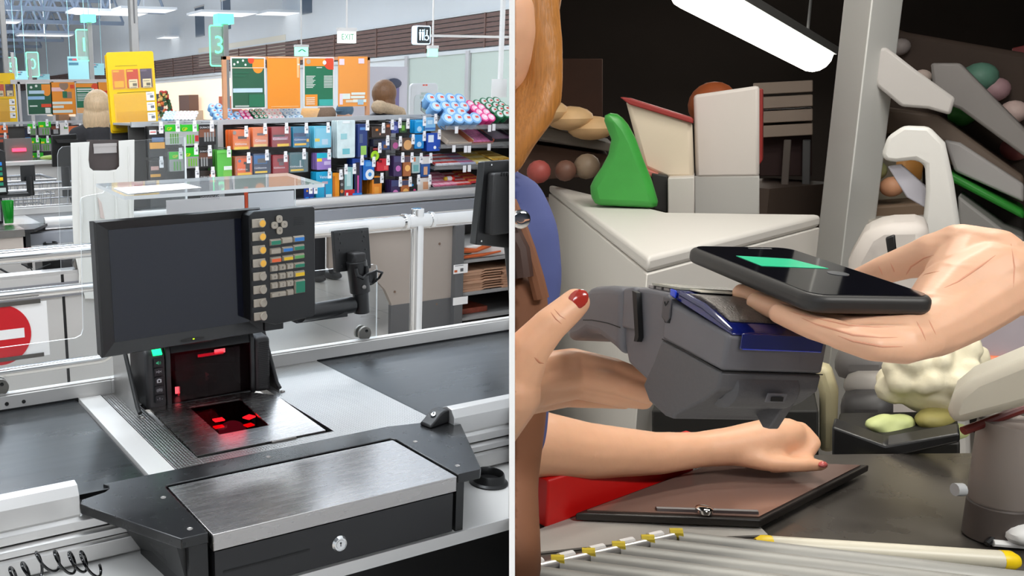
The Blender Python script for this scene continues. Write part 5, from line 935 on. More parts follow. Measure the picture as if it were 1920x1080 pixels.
pack(756, 292, 771, 331, 3, 'scented_pack', 'bronze pack with orange flare print, upper bronze one', 'small box', BRZ, [(.55, .6, .34, None, (250, 190, 110)), (.05, .02, .95, .3, (96, 80, 96))])
pack(733, 337, 750, 377, 4, 'scented_pack', 'purple pack with pink flare print, lower purple one near the counter', 'small box', (60, 44, 88), [(.5, .62, .3, None, (214, 130, 190)), (.05, .02, .95, .3, (70, 76, 120))])
pack(752, 337, 768, 375, 3, 'scented_pack', 'bronze pack with orange flare print, lower bronze one near the counter', 'small box', (190, 108, 56), [(.55, .6, .34, None, (252, 196, 110)), (.05, .02, .95, .26, (80, 80, 110))])
pack(773, 293, 788, 325, 2, 'bandage_pack', 'pale teal bandage pack with orange corner', 'small box', (186, 206, 206), [(.1, .5, .8, .9, (120, 180, 180)), (.05, .05, .4, .3, (230, 130, 80))])
pack(789, 293, 807, 332, 2, 'bandage_pack', 'white and dark blue bandage pack with a skin toned bar', 'small box', (36, 84, 150), [(0, 0, 1, .36, (228, 224, 220)), (.3, .5, .7, .9, (222, 170, 130))])
pack(769, 333, 783, 367, 2, 'earplug_pack', 'black pack with blue and pink dots, bottom row', 'small box', K, [(.3, .4, .14, None, (40, 150, 220)), (.6, .7, .16, None, (230, 70, 130)), (.3, .8, .12, None, (40, 130, 220))])
pack(783, 333, 808, 370, 2, 'plaster_box', 'white and peach plaster box at the right end of the bottom row', 'small box', (230, 222, 214), [(.4, .2, .8, .6, (220, 160, 120)), (0, .85, .3, 1, (230, 130, 70))])
pack(593, 321, 623, 384, 4, 'womens_razor_pack', 'turquoise rounded razor card with a pale razor, front of its row', 'razor pack', (24, 160, 204), [(.36, .3, .72, .38, (190, 160, 170)), (.5, .38, .58, .86, (70, 110, 150)), (.6, .7, .95, .82, (226, 236, 240))], ('Venus', .45, .16, .14), twid=.5)
for i, u in enumerate((571, 580)): pack(u, 350, u+9, 389, 1, 'toothbrush_pack', ('left', 'right')[i]+' narrow dark blue brush pack beside the turquoise razor cards', 'toothbrush pack', (26, 60, 150), [(.2, .5, .85, .98, (40, 140, 226)), (.4, .15, .7, .25, (240, 170, 60))])
pack(624, 324, 638, 380, 2, 'snack_bar', 'twisted orange wrapper hanging beside the turquoise razor card', 'snack', (232, 146, 20), [(0, .1, .3, .9, (200, 110, 20))])
pack(636, 314, 646, 378, 2, 'key_ring_card', 'narrow dark pack with silver round items beside the orange wrapper', 'small pack', (66, 62, 62), [(.5, .3, .3, None, (206, 206, 206)), (.5, .5, .24, None, (160, 160, 160)), (.5, .7, .3, None, (226, 120, 40))])
pack(646, 313, 665, 384, 2, 'toothbrush_bag', 'clear travel toothbrush bag with red paste card, bottom row', 'bagged pack', (150, 196, 196), [(0, .6, 1, 1, (206, 24, 36)), (.55, .78, .95, .92, (250, 200, 30)), (.15, .68, .35, 1, (235, 235, 238)), (.2, .12, .6, .5, (200, 226, 226))])
pack(698, 330, 716, 371, 5, 'orange_box', 'orange box with black window, front of the orange row', 'small box', (230, 136, 36), [(.15, .06, .85, .34, (44, 36, 34)), (.2, .5, .7, .9, (240, 160, 60))], step=.03, thick=.026)
pack(664, 366, 705, 381, 1, 'flat_box', 'flat grey blue box lying at the bottom under the orange boxes', 'small box', (190, 200, 210), [(.55, .1, .95, .5, (226, 228, 232)), (.8, .6, .95, .9, (220, 150, 160))], tagged=False, thick=.08)
# ---- tins
TINL = {}
def tin(u, v, r, y, cname, lab, grp, tilt=52, s=None):
    key_ = (cname, r)
    cols = {'blue': ((126, 178, 226), (200, 222, 244), (226, 100, 80)), 'pink': ((232, 60, 140), (250, 200, 220), (246, 240, 244)), 'green': ((20, 110, 66), (216, 226, 220), (206, 70, 60)),
            'white': ((226, 226, 228), (246, 240, 242), (230, 150, 160)), 'sky': ((176, 212, 236), (220, 236, 248), (120, 160, 210))}[cname]
    p = ony(u, v, y); rad = abs((ony(u+r, v, y)-p).x)
    t = thing('gum_tin', lab, 'gum tin', p, grp); T = Matrix.Rotation(math.radians(tilt), 4, 'X')
    t.location = p
    if key_ not in TINL:
        me = []
        m = MB(T); m.lathe([(rad*.72, -rad*1.9), (rad*.86, -rad*1.8), (rad*.9, -rad*.5), (rad*.86, -rad*.45)], Matrix.Identity(4), 20); b_ = m.build('tin_body', mat('tin_'+cname, cols[0], .3), None, clip=False)
        m = MB(T); m.lathe([(rad*.96, -rad*.5), (rad, -rad*.45), (rad, -.08*rad), (rad*.9, 0), (rad*.82, -.01*rad), (.001, -.01*rad)], Matrix.Identity(4), 24); l_ = m.build('lid', mat('tin_'+cname, cols[0], .3), None, clip=False)
        m = MB(T); m.lathe([(rad*.7, -.012*rad), (rad*.7, .01*rad)], Matrix.Identity(4), 20); c_ = m.build('lid_print', mat('tinl_'+cname, cols[1], .3), None, clip=False)
        m = MB(T); m.box(-.1*rad, .5*rad, -.1*rad, .3*rad, .01*rad, .02*rad); d_ = m.build('lid_logo', mat('tinr_'+cname, cols[2], .3), None, clip=False)
        TINL[key_] = (b_, l_, c_, d_); src = TINL[key_]
    else: src = [o.copy() for o in TINL[key_]]; [COL.objects.link(o) for o in src]
    for o in src: o.parent = t; o.location = (0, 0, 0)
D = lambda x, y: (740+x/4.91, 160+y/4.91)
for i, row in enumerate((((495, 300), (590, 298), (675, 300), (750, 295)), ((520, 240), (615, 240)), ((383, 190), (475, 187), (558, 187), (640, 190)), ((335, 115), (428, 112), (520, 115), (605, 120)))):
    for x, y in row: tin(*D(x, y), 10.2, 4.86+.07*i, 'blue', 'pale blue lidded gum tin, %s row of the blue pyramid at the right' % ('front', 'second', 'third', 'rear')[i], 'blue gum tins')
for i, row in enumerate((((830, 290), (890, 290)), ((780, 245), (845, 245)), ((740, 210), (800, 200)), ((700, 170),))):
    for x, y in row: tin(*D(x, y), 7.6, 4.87+.07*i, 'pink', 'bright pink gum tin, %s row beside the blue tins' % ('front', 'second', 'third', 'rear')[i], 'pink gum tins')
for i, row in enumerate((((970, 265), (1030, 258)), ((920, 225), (980, 218), (1035, 212)), ((870, 190), (935, 183), (990, 180)), ((765, 165), (825, 148), (885, 142), (943, 140)))):
    for x, y in row: tin(*D(x, y), 7.6, 4.88+.07*i, 'green', 'dark green gum tin with pale lid, %s row at the right edge' % ('front', 'second', 'third', 'rear')[i], 'green gum tins')
B2 = lambda x, y: (420+x/6.857, 90+y/6.857)
random.seed(11)
def tray(cname, pts, y0, lab, grp, r):
    for i, row in enumerate(pts):
        for x, y in row: tin(*B2(x, y), r, y0+.05*i, cname, lab % ('front', 'second', 'rear')[i], grp)
tray('blue', (((55, 915), (125, 910), (205, 905)), ((85, 855), (170, 850)), ((65, 805),)), 5.06, 'pale blue gum tin on the top shelf under the dark green poster, %s row', 'blue tins under the poster', 6.2)
tray('pink', (((283, 905), (345, 900)), ((245, 858), (312, 855)), ((225, 820), (290, 818))), 5.06, 'pink gum tin on the top shelf under the dark green poster, %s row', 'pink tins under the poster', 4.8)
tray('green', (((418, 880), (480, 878), (535, 876)), ((385, 842), (450, 840), (505, 842)), ((355, 806), (420, 804), (470, 804))), 5.06, 'small dark green gum tin on the top shelf, %s row left of the white tins', 'green tins under the poster', 4.6)
tray('white', (((605, 895), (675, 892), (745, 890)), ((575, 845), (645, 843), (715, 842)), ((545, 800), (615, 800), (685, 800))), 5.06, 'white gum tin on the top shelf under the plain orange poster, %s row', 'white tins under the poster', 5.6)
tray('sky', (((840, 890), (915, 888), (985, 886)), ((800, 840), (875, 838), (945, 836)), ((760, 798), (830, 796), (905, 796))), 5.06, 'light blue gum tin on the top shelf right of the white tins, %s row', 'light blue tins under the poster', 5.6)
A3 = lambda x, y: (260+x/7.2, 190+y/7.2)
for i, row in enumerate((((1100, 245),), ((1060, 185), (1130, 180)), ((1020, 125), (1100, 130)), ((990, 65), (1085, 60)))):
    for x, y in row: tin(*A3(x, y), 6.4, 5.10+.06*i, 'blue', 'pale blue gum tin left of the wooden frame post, %s row' % ('front', 'second', 'third', 'rear')[i], 'blue tins left of the frame')
for j in range(3):
    for i in range(9):
        u, v = A3(345+50*i+18*j, 225-38*j); tin(u, v, 3.9, 5.12+.05*j, 'sky' if i < 3 else 'white', '%s small gum tin in the long tray between yellow board and frame, %s row' % (('light blue', 'cream white')[i >= 3], ('front', 'second', 'rear')[j]), 'small tins in the long tray')
m = MB(); q = [ony(u, v, 5.1) for u, v in ((560, 232), (590, 230))]+[ony(u, v, 5.3) for u, v in ((600, 203), (566, 203))]; m.prism(q, (0, .004, -.01)); o = m.build('snack_tray', mat('snack_orange', (246, 178, 90), .4, noise=.2, nscale=40), origin=q[0]); tag(o, 'open tray of orange and yellow snack bars left of the beanie', 'tray')
# ---- slanted gum trays at the right end
gt = thing('gum_tray_stand', 'clear stepped tray stand for tins and chewing gum at the right end of the rack', 'stand', (4.2, 5.1, .925))
def slab(u0, v0, u1, v1, yf, yb, name, mats, th=.006):
    a, b = ony(u0, v1, yf), ony(u1, v1, yf); c, d = ony(u1+6, v0, yb), ony(u0-10, v0, yb)
    m = MB(); m.prism([a, b, Vector((b.x, yb, c.z)), Vector((a.x, yb, c.z))], (0, .002, -th)); return m, a, b, c
for i, (u0, v0, u1, v1) in enumerate(((835, 200, 955, 241), (826, 246, 955, 276), (815, 288, 955, 316), (806, 322, 955, 356))):
    m, a, b, c = slab(u0, v0, u1, v1, 4.85, 5.12, 'tray', None); m.box(a.x, b.x, 4.845, 4.850, a.z-.01, a.z+.018); m.build('tray_shelf', clear_mat('tray_clear', (.85, .84, .84), .10, .06, .12), gt)
    m = MB(); m.tube([(a.x, 4.85, a.z+.02), (a.x, 4.85, a.z-.01), (a.x, 5.12, c.z-.01), (a.x, 5.12, c.z+.05)], .004, 6); m.build('wire_end', HOOK, gt)
m = MB(); m.box(XRK+.002, 6, 5.13, 5.15, .925, 1.40); m.build('stand_back', PERF, gt); m = MB(); m.box(XRK+.002, 6, 4.86, 5.15, .899, .925); m.build('stand_base', mat('base_blackish', (52, 52, 54), .4), gt)
def gum(u0, v0, u1, v1, nx, ny, c1, c2, lab):
    """sticks of gum lying side by side in a slanted tray"""
    a, b = ony(u0, v1, 4.86), ony(u1, v1, 4.86); c = ony(u0, v0, 5.08); w = (b.x-a.x)/nx; L = (5.08-4.86)/ny; dz = (c.z-a.z)/ny
    src = None
    for i in range(nx):
        for j in range(ny):
            T = frame((a.x+w*(i+.5)+.0, 4.86+L*(j+.5), a.z+dz*(j+.5)+.004), (1, 0, 0), y=(0, L, dz))
            if src is None:
                m = MB(); k = math.hypot(L, dz); m.box(-w*.45, w*.45, -k*.46, k*.46, 0, .012); m.box(-w*.451, w*.451, -k*.2, k*.25, .001, .0123, 1); o = m.build('gum_pack', [mat('gum_%d_%d_%d' % c1, c1, .35), mat('gum_%d_%d_%d' % c2, c2, .35)], None, clip=False); src = o
            else: o = src.copy(); COL.objects.link(o)
            o.matrix_world = T; tag(o, lab, 'chewing gum', lab[:30])
gum(819, 292, 864, 313, 4, 3, (226, 226, 232), (206, 80, 76), 'white and red chewing gum pack in the upper gum tray')
gum(864, 290, 893, 311, 3, 3, (190, 196, 220), (196, 110, 150), 'blue and pink chewing gum pack in the upper gum tray')
gum(893, 287, 925, 310, 3, 3, (226, 196, 90), (240, 224, 160), 'yellow chewing gum pack in the upper gum tray')
gum(925, 285, 955, 302, 3, 3, (206, 160, 60), (240, 210, 120), 'amber chewing gum pack at the right of the upper gum tray')
gum(815, 326, 858, 353, 4, 4, (222, 120, 150), (246, 190, 206), 'pink chewing gum pack in the lower gum tray')
gum(856, 326, 884, 350, 3, 4, (222, 70, 66), (240, 200, 200), 'red and white chewing gum pack in the lower gum tray')
gum(884, 322, 910, 345, 3, 4, (214, 60, 70), (234, 150, 80), 'red and orange chewing gum pack in the lower gum tray')
p = ony(842, 335, 4.93); m = MB(); m.ell(p, (.03, .02, .018), n=12); m.ell(p+Vector((.028, 0, 0)), (.018, .02, .02), n=12, mi=1).ell(p-Vector((.03, 0, 0)), (.016, .018, .016), n=10, mi=2); o = m.build('sweet_egg', [PAPER, mat('egg_red', (226, 50, 36), .35), mat('egg_yellow', (230, 190, 60), .4)], origin=p); tag(o, 'red and white wrapped sweet lying on the pink gum packs', 'sweet')
def carton(u0, v0, u1, v1, rim, fill, lab, nm):
    a, b = ony(u0, v1, 4.87), ony(u1, v1, 4.87); c = ony(u0, v0, 5.08); w = b.x-a.x; dz = c.z-a.z; T = frame((a.x, 4.87, a.z), (1, 0, 0), y=(0, .21, dz)); L = math.hypot(.21, dz)
    t = thing(nm, lab, 'carton', (a.x, 4.87, a.z)); m = MB(T); m.box(0, w, 0, L, 0, .003).box(0, .003, 0, L, 0, .035).box(w-.003, w, 0, L, 0, .035).box(0, w, 0, .003, 0, .018).box(0, w, L-.003, L, 0, .05); m.build('carton_walls', mat('carton_'+nm, rim, .6), t)
    if fill: m = MB(T); m.box(.004, w-.004, .004, L-.004, .003, .02); m.build('carton_fill', mat('fill_'+nm, fill, .45, noise=.9, nscale=60), t)
carton(838, 243, 886, 273, (214, 196, 176), None, 'nearly empty beige display carton under the blue tins', 'display_carton')
carton(884, 241, 924, 272, (176, 90, 60), (196, 110, 150), 'open display carton of colourful sweets under the pink tins', 'sweet_carton')
carton(920, 243, 960, 266, (40, 40, 44), (80, 36, 70), 'dark purple display carton at the right edge under the green tins', 'dark_carton')
for u, v in ((856, 243), (918, 240), (926, 238), (851, 278), (873, 279), (880, 279), (917, 275), (871, 316), (880, 315)):
    p = ony(u, v, 4.835); m = MB(); m.box(p.x-.013, p.x+.013, 4.834, 4.836, p.z-.025, p.z+.02); m.build('price_tag', TAGM, gt)
# ---- the rack of the third lane, seen small at the left
rk3 = thing('product_rack', 'distant hook rack with green battery packs left of the dark monitor', 'rack', (1.9, 8.5, 1.06))
m = MB(); m.box(.4, 3.2, 8.55, 8.58, .9, 1.34); m.build('back_panel', PERF, rk3); m = MB(); m.box(.4, 3.2, 8.2, 8.58, .88, .90); m.build('base_tray', GREYD, rk3); m = MB(); m.box(.4, 3.2, 8.3, 8.5, 0, .88); m.build('plinth', GREYP, rk3)
m = MB(); m.box(.4, 3.2, 8.48, 8.5, 1.36, 1.385); m.build('top_rail', RACKG, rk3)
for x_ in (.4, 3.16): m = MB(); m.box(x_, x_+.04, 8.5, 8.56, .9, 1.38); m.build('upright', RACKG, rk3)
gp = [(0, 0, 1, .42, GPg), (.3, .5, .4, .95, (90, 160, 60)), (.5, .5, .6, .95, (90, 160, 60)), (.7, .5, .8, .95, (90, 160, 60)), (.1, .25, .4, .38, (250, 210, 40))]
for (u0, v0, u1, v1, lab) in ((53, 232, 68, 254, 'small far green battery pack, upper left of the distant rack'), (73, 228, 95, 254, 'far green battery pack, upper middle of the distant rack'), (56, 258, 76, 284, 'far green battery pack, middle left of the distant rack'), (76, 259, 95, 284, 'far green battery pack, middle right of the distant rack'), (53, 286, 81, 309, 'wide far green battery pack, lowest of the distant rack')):
    pack(u0, v0, u1, v1, 2, 'battery_pack', lab, 'battery pack', (140, 136, 138), gp, y=8.36, parent=rk3)
pack(95, 232, 112, 253, 2, 'battery_pack', 'far black and copper battery pack right of the distant green ones', 'battery pack', K, [(.1, .2, .9, .5, (120, 60, 40)), (.3, .5, .8, .9, SIL)], y=8.36, parent=rk3)
pack(112, 230, 128, 253, 1, 'white_pack', 'far white pack with a tiny green leaf on the distant rack', 'small pack', (226, 220, 216), [(.5, .3, .9, .5, (100, 160, 80))], y=8.36, parent=rk3)
pack(130, 236, 160, 260, 4, 'razor_blade_pack', 'far orange razor packs left of the blonde woman', 'razor pack', (220, 110, 60), [(.3, .2, .8, .4, (80, 70, 66)), (.2, .8, .9, .95, YEp)], y=8.36, parent=rk3)
pack(48, 242, 56, 268, 1, 'glue_pack', 'far blue and orange glue pack at the left of the distant rack', 'glue pack', (36, 40, 60), [(0, .6, 1, .85, (60, 140, 200)), (0, .88, 1, 1, (240, 160, 40))], y=8.36, parent=rk3)
pack(-4, 235, 14, 250, 2, 'razor_blade_pack', 'far orange razor pack left of the second yellow board pole, upper', 'razor pack', (232, 110, 50), [(.4, .3, .9, .6, (80, 70, 66))], y=8.36, parent=rk3)
pack(-4, 253, 16, 267, 2, 'razor_blade_pack', 'far dull red razor pack left of the second yellow board pole, lower', 'razor pack', (190, 90, 70), [(.2, .3, .7, .6, (90, 96, 100))], y=8.36, parent=rk3)
p = ony(36, 281, 8.2); m = MB(); m.box(p.x-.06, p.x+.06, 8.19, 8.21, p.z-.014, p.z+.014); sgl = m.build('scan_lamp', glow('far_scan_lamp', (255, 60, 90), 3), None, origin=p)
tag(sgl, 'far glowing red scanner lamp behind the pole of the second yellow board', 'scanner lamp')
m = MB(); m.box(p.x-.12, p.x+.12, 8.215, 8.28, .90, p.z+.1); o = m.build('barcode_scanner', mat('far_scanner', (120, 112, 108), .5), origin=(p.x, 8.25, .9)); tag(o, 'far grey scanner housing around a glowing red lamp at the left', 'barcode scanner')
# ================================================================== CUSTOMERS IN THE HALL
SKIN = mat('skin', (226, 176, 146), .5, sss=.12, noise=.06, nscale=30, bump=.15)
def customer(lab, x, y, H, face, jacket, trousers, haircol, hair, legs=True, top=None):
    f = Vector((math.cos(face), math.sin(face), 0)); r = Vector((f.y, -f.x, 0)); B = Vector((x, y, 0)); up = Vector((0, 0, 1))
    P = lambda a, b, z: B + r*a + f*b + up*(z*H)
    t = thing('person', lab, 'person', (x, y, 0)); k = H/1.7
    m = MB(); hc = P(0, .01, .928); m.ell(hc, (.078*k, .095*k, .118*k), Matrix((r, f, up)).transposed(), 18); m.ell(P(0, .1*k, .92), (.016, .024, .022), n=10)
    for s in (-1, 1):
        m.ell(P(s*.078*k, 0, .925), (.012, .02, .03), Matrix((r, f, up)).transposed(), 8)
        cap_chain(m, [(P(s*.085, 0, .52), .075*k), (P(s*.09, .01, .28), .055*k), (P(s*.09, 0, .05), .04*k)])
        cap_chain(m, [(P(s*.17*k, 0, .80), .045*k), (P(s*.22*k, -.01, .62), .038*k), (P(s*.22*k, .08, .48), .03*k), (P(s*.22*k, .10, .44), .028*k)])
        for q in range(4): cap_chain(m, [(P(s*.22*k+(q-1.5)*.013, .11, .44), .009), (P(s*.22*k+(q-1.5)*.014, .13, .405), .007)])
    cap_chain(m, [(P(0, -.01, .90), .05*k), (P(0, -.015, .84), .052*k), (P(0, 0, .80), .09*k), (P(0, 0, .70), .125*k), (P(0, 0, .55), .13*k)])
    flesh('body', m, SKIN, .011, t, side='L')
    m = MB()
    cap_chain(m, [(P(0, -.01, .835), .065*k), (P(0, -.01, .80), .115*k), (P(0, 0, .70), .155*k), (P(0, 0, .60), .16*k), (P(0, 0, .50), .165*k)])
    for s in (-1, 1): cap_chain(m, [(P(s*.06*k, 0, .815), .075*k), (P(s*.175*k, 0, .795), .072*k), (P(s*.235*k, -.01, .62), .06*k), (P(s*.225*k, .08, .485), .046*k)])
    flesh('jacket', m, jacket, .012, t, side='L')
    m = MB()
    for s in (-1, 1): cap_chain(m, [(P(s*.075, 0, .53), .115*k), (P(s*.09, .01, .28), .078*k), (P(s*.09, 0, .06), .068*k)])
    flesh('trousers', m, trousers, .012, t, side='L')
    for s in (-1, 1): m = MB(); m.ell(P(s*.09, .04, .026), (.05, .13, .042), Matrix((r, f, up)).transposed(), 14); m.build('shoe', mat('dark_shoe', (36, 32, 32), .5), t)
    m = MB(); hair(m, P, hc, k, r, f, up); h = flesh('hair' if top is None else top, m, haircol, .007, t, side='L', smooth_it=3)
    return t, P, k, r, f, up
R3 = lambda r, f, up: Matrix((r, f, up)).transposed()
HB = mat('blonde_hair', (206, 176, 140), .5, noise=.35, nscale=28, stretch=(6, 6, .6), bump=.6)
HBR = mat('brown_hair', (130, 92, 62), .5, noise=.4, nscale=30, stretch=(6, 6, .6), bump=.6)
def bob(m, P, hc, k, r, f, up):
    R = R3(r, f, up); m.ell(hc+up*.012-f*.012, (.112*k, .120*k, .128*k), R, 18)
    for s in (-1, 1): m.ell(hc+r*s*.076*k-f*.03-up*.105*k, (.050*k, .066*k, .115*k), R, 12)
    m.ell(hc-f*.075*k-up*.09*k, (.098*k, .05*k, .115*k), R, 14)
def short(m, P, hc, k, r, f, up):
    R = R3(r, f, up); m.ell(hc+up*.022-f*.016, (.100*k, .112*k, .118*k), R, 18); m.ell(hc-f*.075*k-up*.06*k, (.07*k, .04*k, .07*k), R, 12)
def beanie(m, P, hc, k, r, f, up):
    R = R3(r, f, up); m.ell(hc+up*.05, (.098*k, .112*k, .095*k), R, 18)
DARKJ = mat('charcoal_hoodie', (44, 43, 46), .85, noise=.15, nscale=60); DARKT = mat('dark_trousers', (34, 34, 38), .8)
q = atd(183, 200, 6.9); _, P, k, r, f, up = customer('blonde woman in a charcoal hoodie seen from behind left of the yellow board', q.x, q.y, 1.625, math.radians(72), DARKJ, DARKT, HB, bob)
m = MB(); m.tube([P(.10*math.cos(a), .02+.09*math.sin(a), .838+.012*math.sin(a)) for a in [i*math.pi/8 for i in range(16)]], .03, 8, closed=True); m.build('hood', DARKJ, _)
q = atd(719, 190, 7.6); t, P, k, r, f, up = customer('woman with short brown hair and a fur trimmed hood, right of the wooden frame', q.x, q.y, 1.675, math.radians(110), mat('padded_jacket', (66, 66, 74), .6, bump=.6, nscale=14), DARKT, HBR, short)
FUR = mat('hood_fur', (206, 180, 150), .9, noise=.3, nscale=60, bump=1.0)
m = MB()
for i in range(22):
    a = math.radians(-35+250*i/21); random.seed(i); m.ell(P(.165*math.cos(a), -.06-.02*math.sin(a), .825+.05*math.sin(a*.5)), random.uniform(.045, .06), n=8)
flesh('fur_trim', m, FUR, .010, t, side='L', smooth_it=2)
q = atd(612, 212, 7.45); t, P, k, r, f, up = customer('child in a brown grey beanie with dark trousers standing behind the product rack', q.x, q.y, 1.465, math.radians(100), mat('child_jacket', (70, 66, 66), .8), DARKT, mat('beanie_knit', (140, 116, 98), .9, noise=.25, nscale=90, bump=.6), beanie, top='beanie')
q = atd(648, 215, 9.4); t, P, k, r, f, up = customer('person in a slate blue cap and magenta coat between the frame posts', q.x, q.y, 1.48, math.radians(170), mat('magenta_coat', (150, 40, 92), .7), DARKT, mat('blue_cap', (86, 116, 140), .7), beanie, top='cap')
m = MB(); m.prism([P(-.08, .06, .955), P(.08, .06, .955), P(.06, .19, .945), P(-.06, .19, .945)], (0, 0, .012)); m.build('cap_peak', mat('blue_cap', (86, 116, 140), .7), t)
# ================================================================== THE ADDED PARTITION AND THE SECOND SHOP
def wedge(d0, d1, zlo, zhi, name, m):
    """added white partition for the picture divide, parts the light of the rooms: its near edge faces the shopper; both faces run straight back"""
    q = []
    for d, k in ((d0, KL), (d0, KR), (d1, KR), (d1, KL)):
        q.append((d, k))
    mb = MB(); vs = []
    for d, k in q:
        for v in (-1, 1):
            # walk up or down the image line until the wanted height is met
            t = M @ Vector((k, 0, -1)); upv = M @ Vector((0, 1, 0)); base = CAMP+t*d; z = zlo if v < 0 else zhi
            vs.append(base+upv*((z-base.z)/upv.z))
    mb.add(vs, [(0, 1, 3, 2), (2, 3, 5, 4), (4, 5, 7, 6), (6, 7, 1, 0), (0, 2, 4, 6), (7, 5, 3, 1)])
    return struct(mb.build(name, m, clip=False, smooth=0))
wedge(.42, 19.6, 0, 7.0, 'wall_added_divider', mat('partition_white', (252, 252, 252), .6))  # partition made up for the picture divide, keeps the two lightings apart
def Q(u, v, d): return atd(u, v, d)
def flat(u, v, d, z): p = Q(u, v, d); p.z = z; return p
R_ = dict(side='R')
DARKW = mat('dark_back_wall', (40, 32, 28), .9, noise=.5, nscale=1.2)
def upright(u0, d0, u1, d1, z0, z1, name, m, th=.12):
    a, b = flat(u0, 540, d0, z0), flat(u1, 540, d1, z0); n = (b-a).cross(Vector((0, 0, 1))).normalized()*th
    if n.dot(a-CAMP) < 0: n = -n
    mb = MB(); mb.prism([a, b, b+n, a+n], (0, 0, z1-z0)); return mb, name, m
for nm, u0, d0, u1, d1 in (('wall_shop_back', 966, 7.6, 2500, 6.0), ('wall_shop_right', 2500, 6.0, 4600, .9)):
    mb, n, m_ = upright(u0, d0, u1, d1, 0, 3.3, nm, DARKW); struct(mb.build(n, m_, side='R'))
q = [flat(966, 540, .35, 3.2), flat(966, 540, 7.6, 3.2), flat(2500, 540, 6.05, 3.2), flat(4600, 540, .9, 3.2), flat(4600, 540, .2, 3.2)]
mb = MB(); mb.prism(q, (0, 0, .08)); struct(mb.build('ceiling_shop', mat('dark_ceiling', (34, 28, 25), .9), side='R'))
# visible long lamp, then lamps added out of view for the hands and counter
TUBE = glow('strip_lamp_glow', (255, 252, 240), 4.2)
def strip(p0, p1, w, lab, power):
    t = thing('strip_lamp', lab, 'ceiling lamp', (p0+p1)/2); ax = (p1-p0).normalized(); L = (p1-p0).length; T = frame((p0+p1)/2, ax, z=(0, 0, 1))
    m = MB(T); m.box(-L/2, L/2, -w/2, w/2, .0, .05); m.build('lamp_housing', LAMPH, t, side='R', clip=False)
    m = MB(T); m.tube([(-L/2, 0, 0), (L/2, 0, 0)], w*.42, 16); m.build('lamp_tube', TUBE, t, side='R', clip=False)
    m = MB(T)
    for s in (-.4, .4): p = T @ Vector((s*L, 0, .05)); mm = MB(); mm.box(p.x-.006, p.x+.006, p.y-.006, p.y+.006, p.z, 3.2); mm.build('lamp_rod', GREYD, t, side='R', clip=False)
    l = area_lamp('strip_lamp_light', (0, 0, 0), L, w, power, (1, .96, .88)); l.matrix_world = T @ Matrix.Translation((0, 0, -w*.45))
strip(Q(1296, -24, 4.6), Q(1528, 104, 6.0), .26, 'long glowing strip lamp under the dark ceiling of the right shop', ROOM_W*.5)
strip(flat(1300, 540, 1.3, 2.85), flat(1900, 540, 1.6, 2.85), .12, 'added strip lamp above the cashier, outside the picture', ROOM_W*.75)
strip(flat(1350, 540, 2.3, 2.85), flat(1950, 540, 2.4, 2.85), .12, 'added strip lamp above the white counter, outside the picture', ROOM_W*.9)
strip(Vector((.7, -.9, 2.75)), Vector((1.7, -.9, 2.75)), .12, 'added fill strip lamp behind the viewer, outside the picture', ROOM_W*1.7)  # added frontal fill for the hands and the partition edge
# ---- furniture behind the hands
CTW = mat('laminate_warm_white', (214, 210, 204), .5)
zt = 1.15
q = [flat(1030, 345, 3.8, 0), flat(1215, 480, 2.1, 0), flat(1535, 400, 2.74, 0), flat(1250, 398, 2.87, 0)]
q = [Vector((p.x, p.y, 0)) for p in (onz(1030, 345, zt), onz(1215, 482, zt), onz(1540, 402, zt), onz(1252, 398, zt))]
t = thing('white_counter', 'tall white laminate checkout counter standing behind the phone and terminal', 'counter', q[1])
m = MB(); m.prism([p+Vector((0, 0, .03)) for p in q], (0, 0, zt-.07)); m.build('counter_body', mat('counter_grey_white', (216, 212, 206), .55), t, bevel=.004, **R_)
m = MB(); m.prism([p+Vector((0, 0, zt-.04)) for p in q], (0, 0, .04)); m.build('counter_top', CTW, t, bevel=.012, seg=3, **R_)
m = MB(); c = (q[0]+q[1]+q[2]+q[3])/4; m.prism([c+(p-c)*.97 for p in q], (0, 0, .03)); m.build('plinth', GREYD, t, **R_)
def panel(pts, d, th, name, lab, cat, m_, bev=.004, z0=None, grp=None, parent=None):
    """an upright slab whose outline is given by picture points at one distance"""
    ps = [Q(u, v, d) for u, v in pts]; dirv = wray(sum(p[0] for p in pts)/len(pts), 540); dirv.z = 0; dirv.normalize()
    ref = ps[0]
    ps = [CAMP+(p-CAMP)*((ref-CAMP).dot(dirv)/(p-CAMP).dot(dirv)) for p in ps]
    mb = MB(); mb.prism(ps, dirv*th); lo = min(p.z for p in ps)
    if parent: return mb.build(name, m_, parent, bevel=bev, **R_)
    o = mb.build(name, m_, None, origin=(ps[0].x, ps[0].y, lo), bevel=bev, **R_); return tag(o, lab, cat, grp) if lab else struct(o)
# column
cp_ = [flat(1522, 540, 3.55, 0), flat(1572, 540, 3.30, 0), flat(1627, 540, 3.42, 0)]; cp_.append(cp_[0]+cp_[2]-cp_[1])
m = MB(); m.prism(cp_, (0, 0, 3.2)); struct(m.build('column_1', mat('column_paint', (232, 232, 229), .55), side='R', bevel=.008))
t = thing('column_sign_holder', 'narrow cream sign holder fixed to the right face of the pale column', 'sign holder', Q(1612, 190, 3.26)); m = MB()
mm = panel([(1598, 60), (1626, 64), (1624, 185), (1600, 188)], 3.26, .03, 'sign_holder', None, None, mat('holder_cream', (206, 206, 194), .5), parent=t)
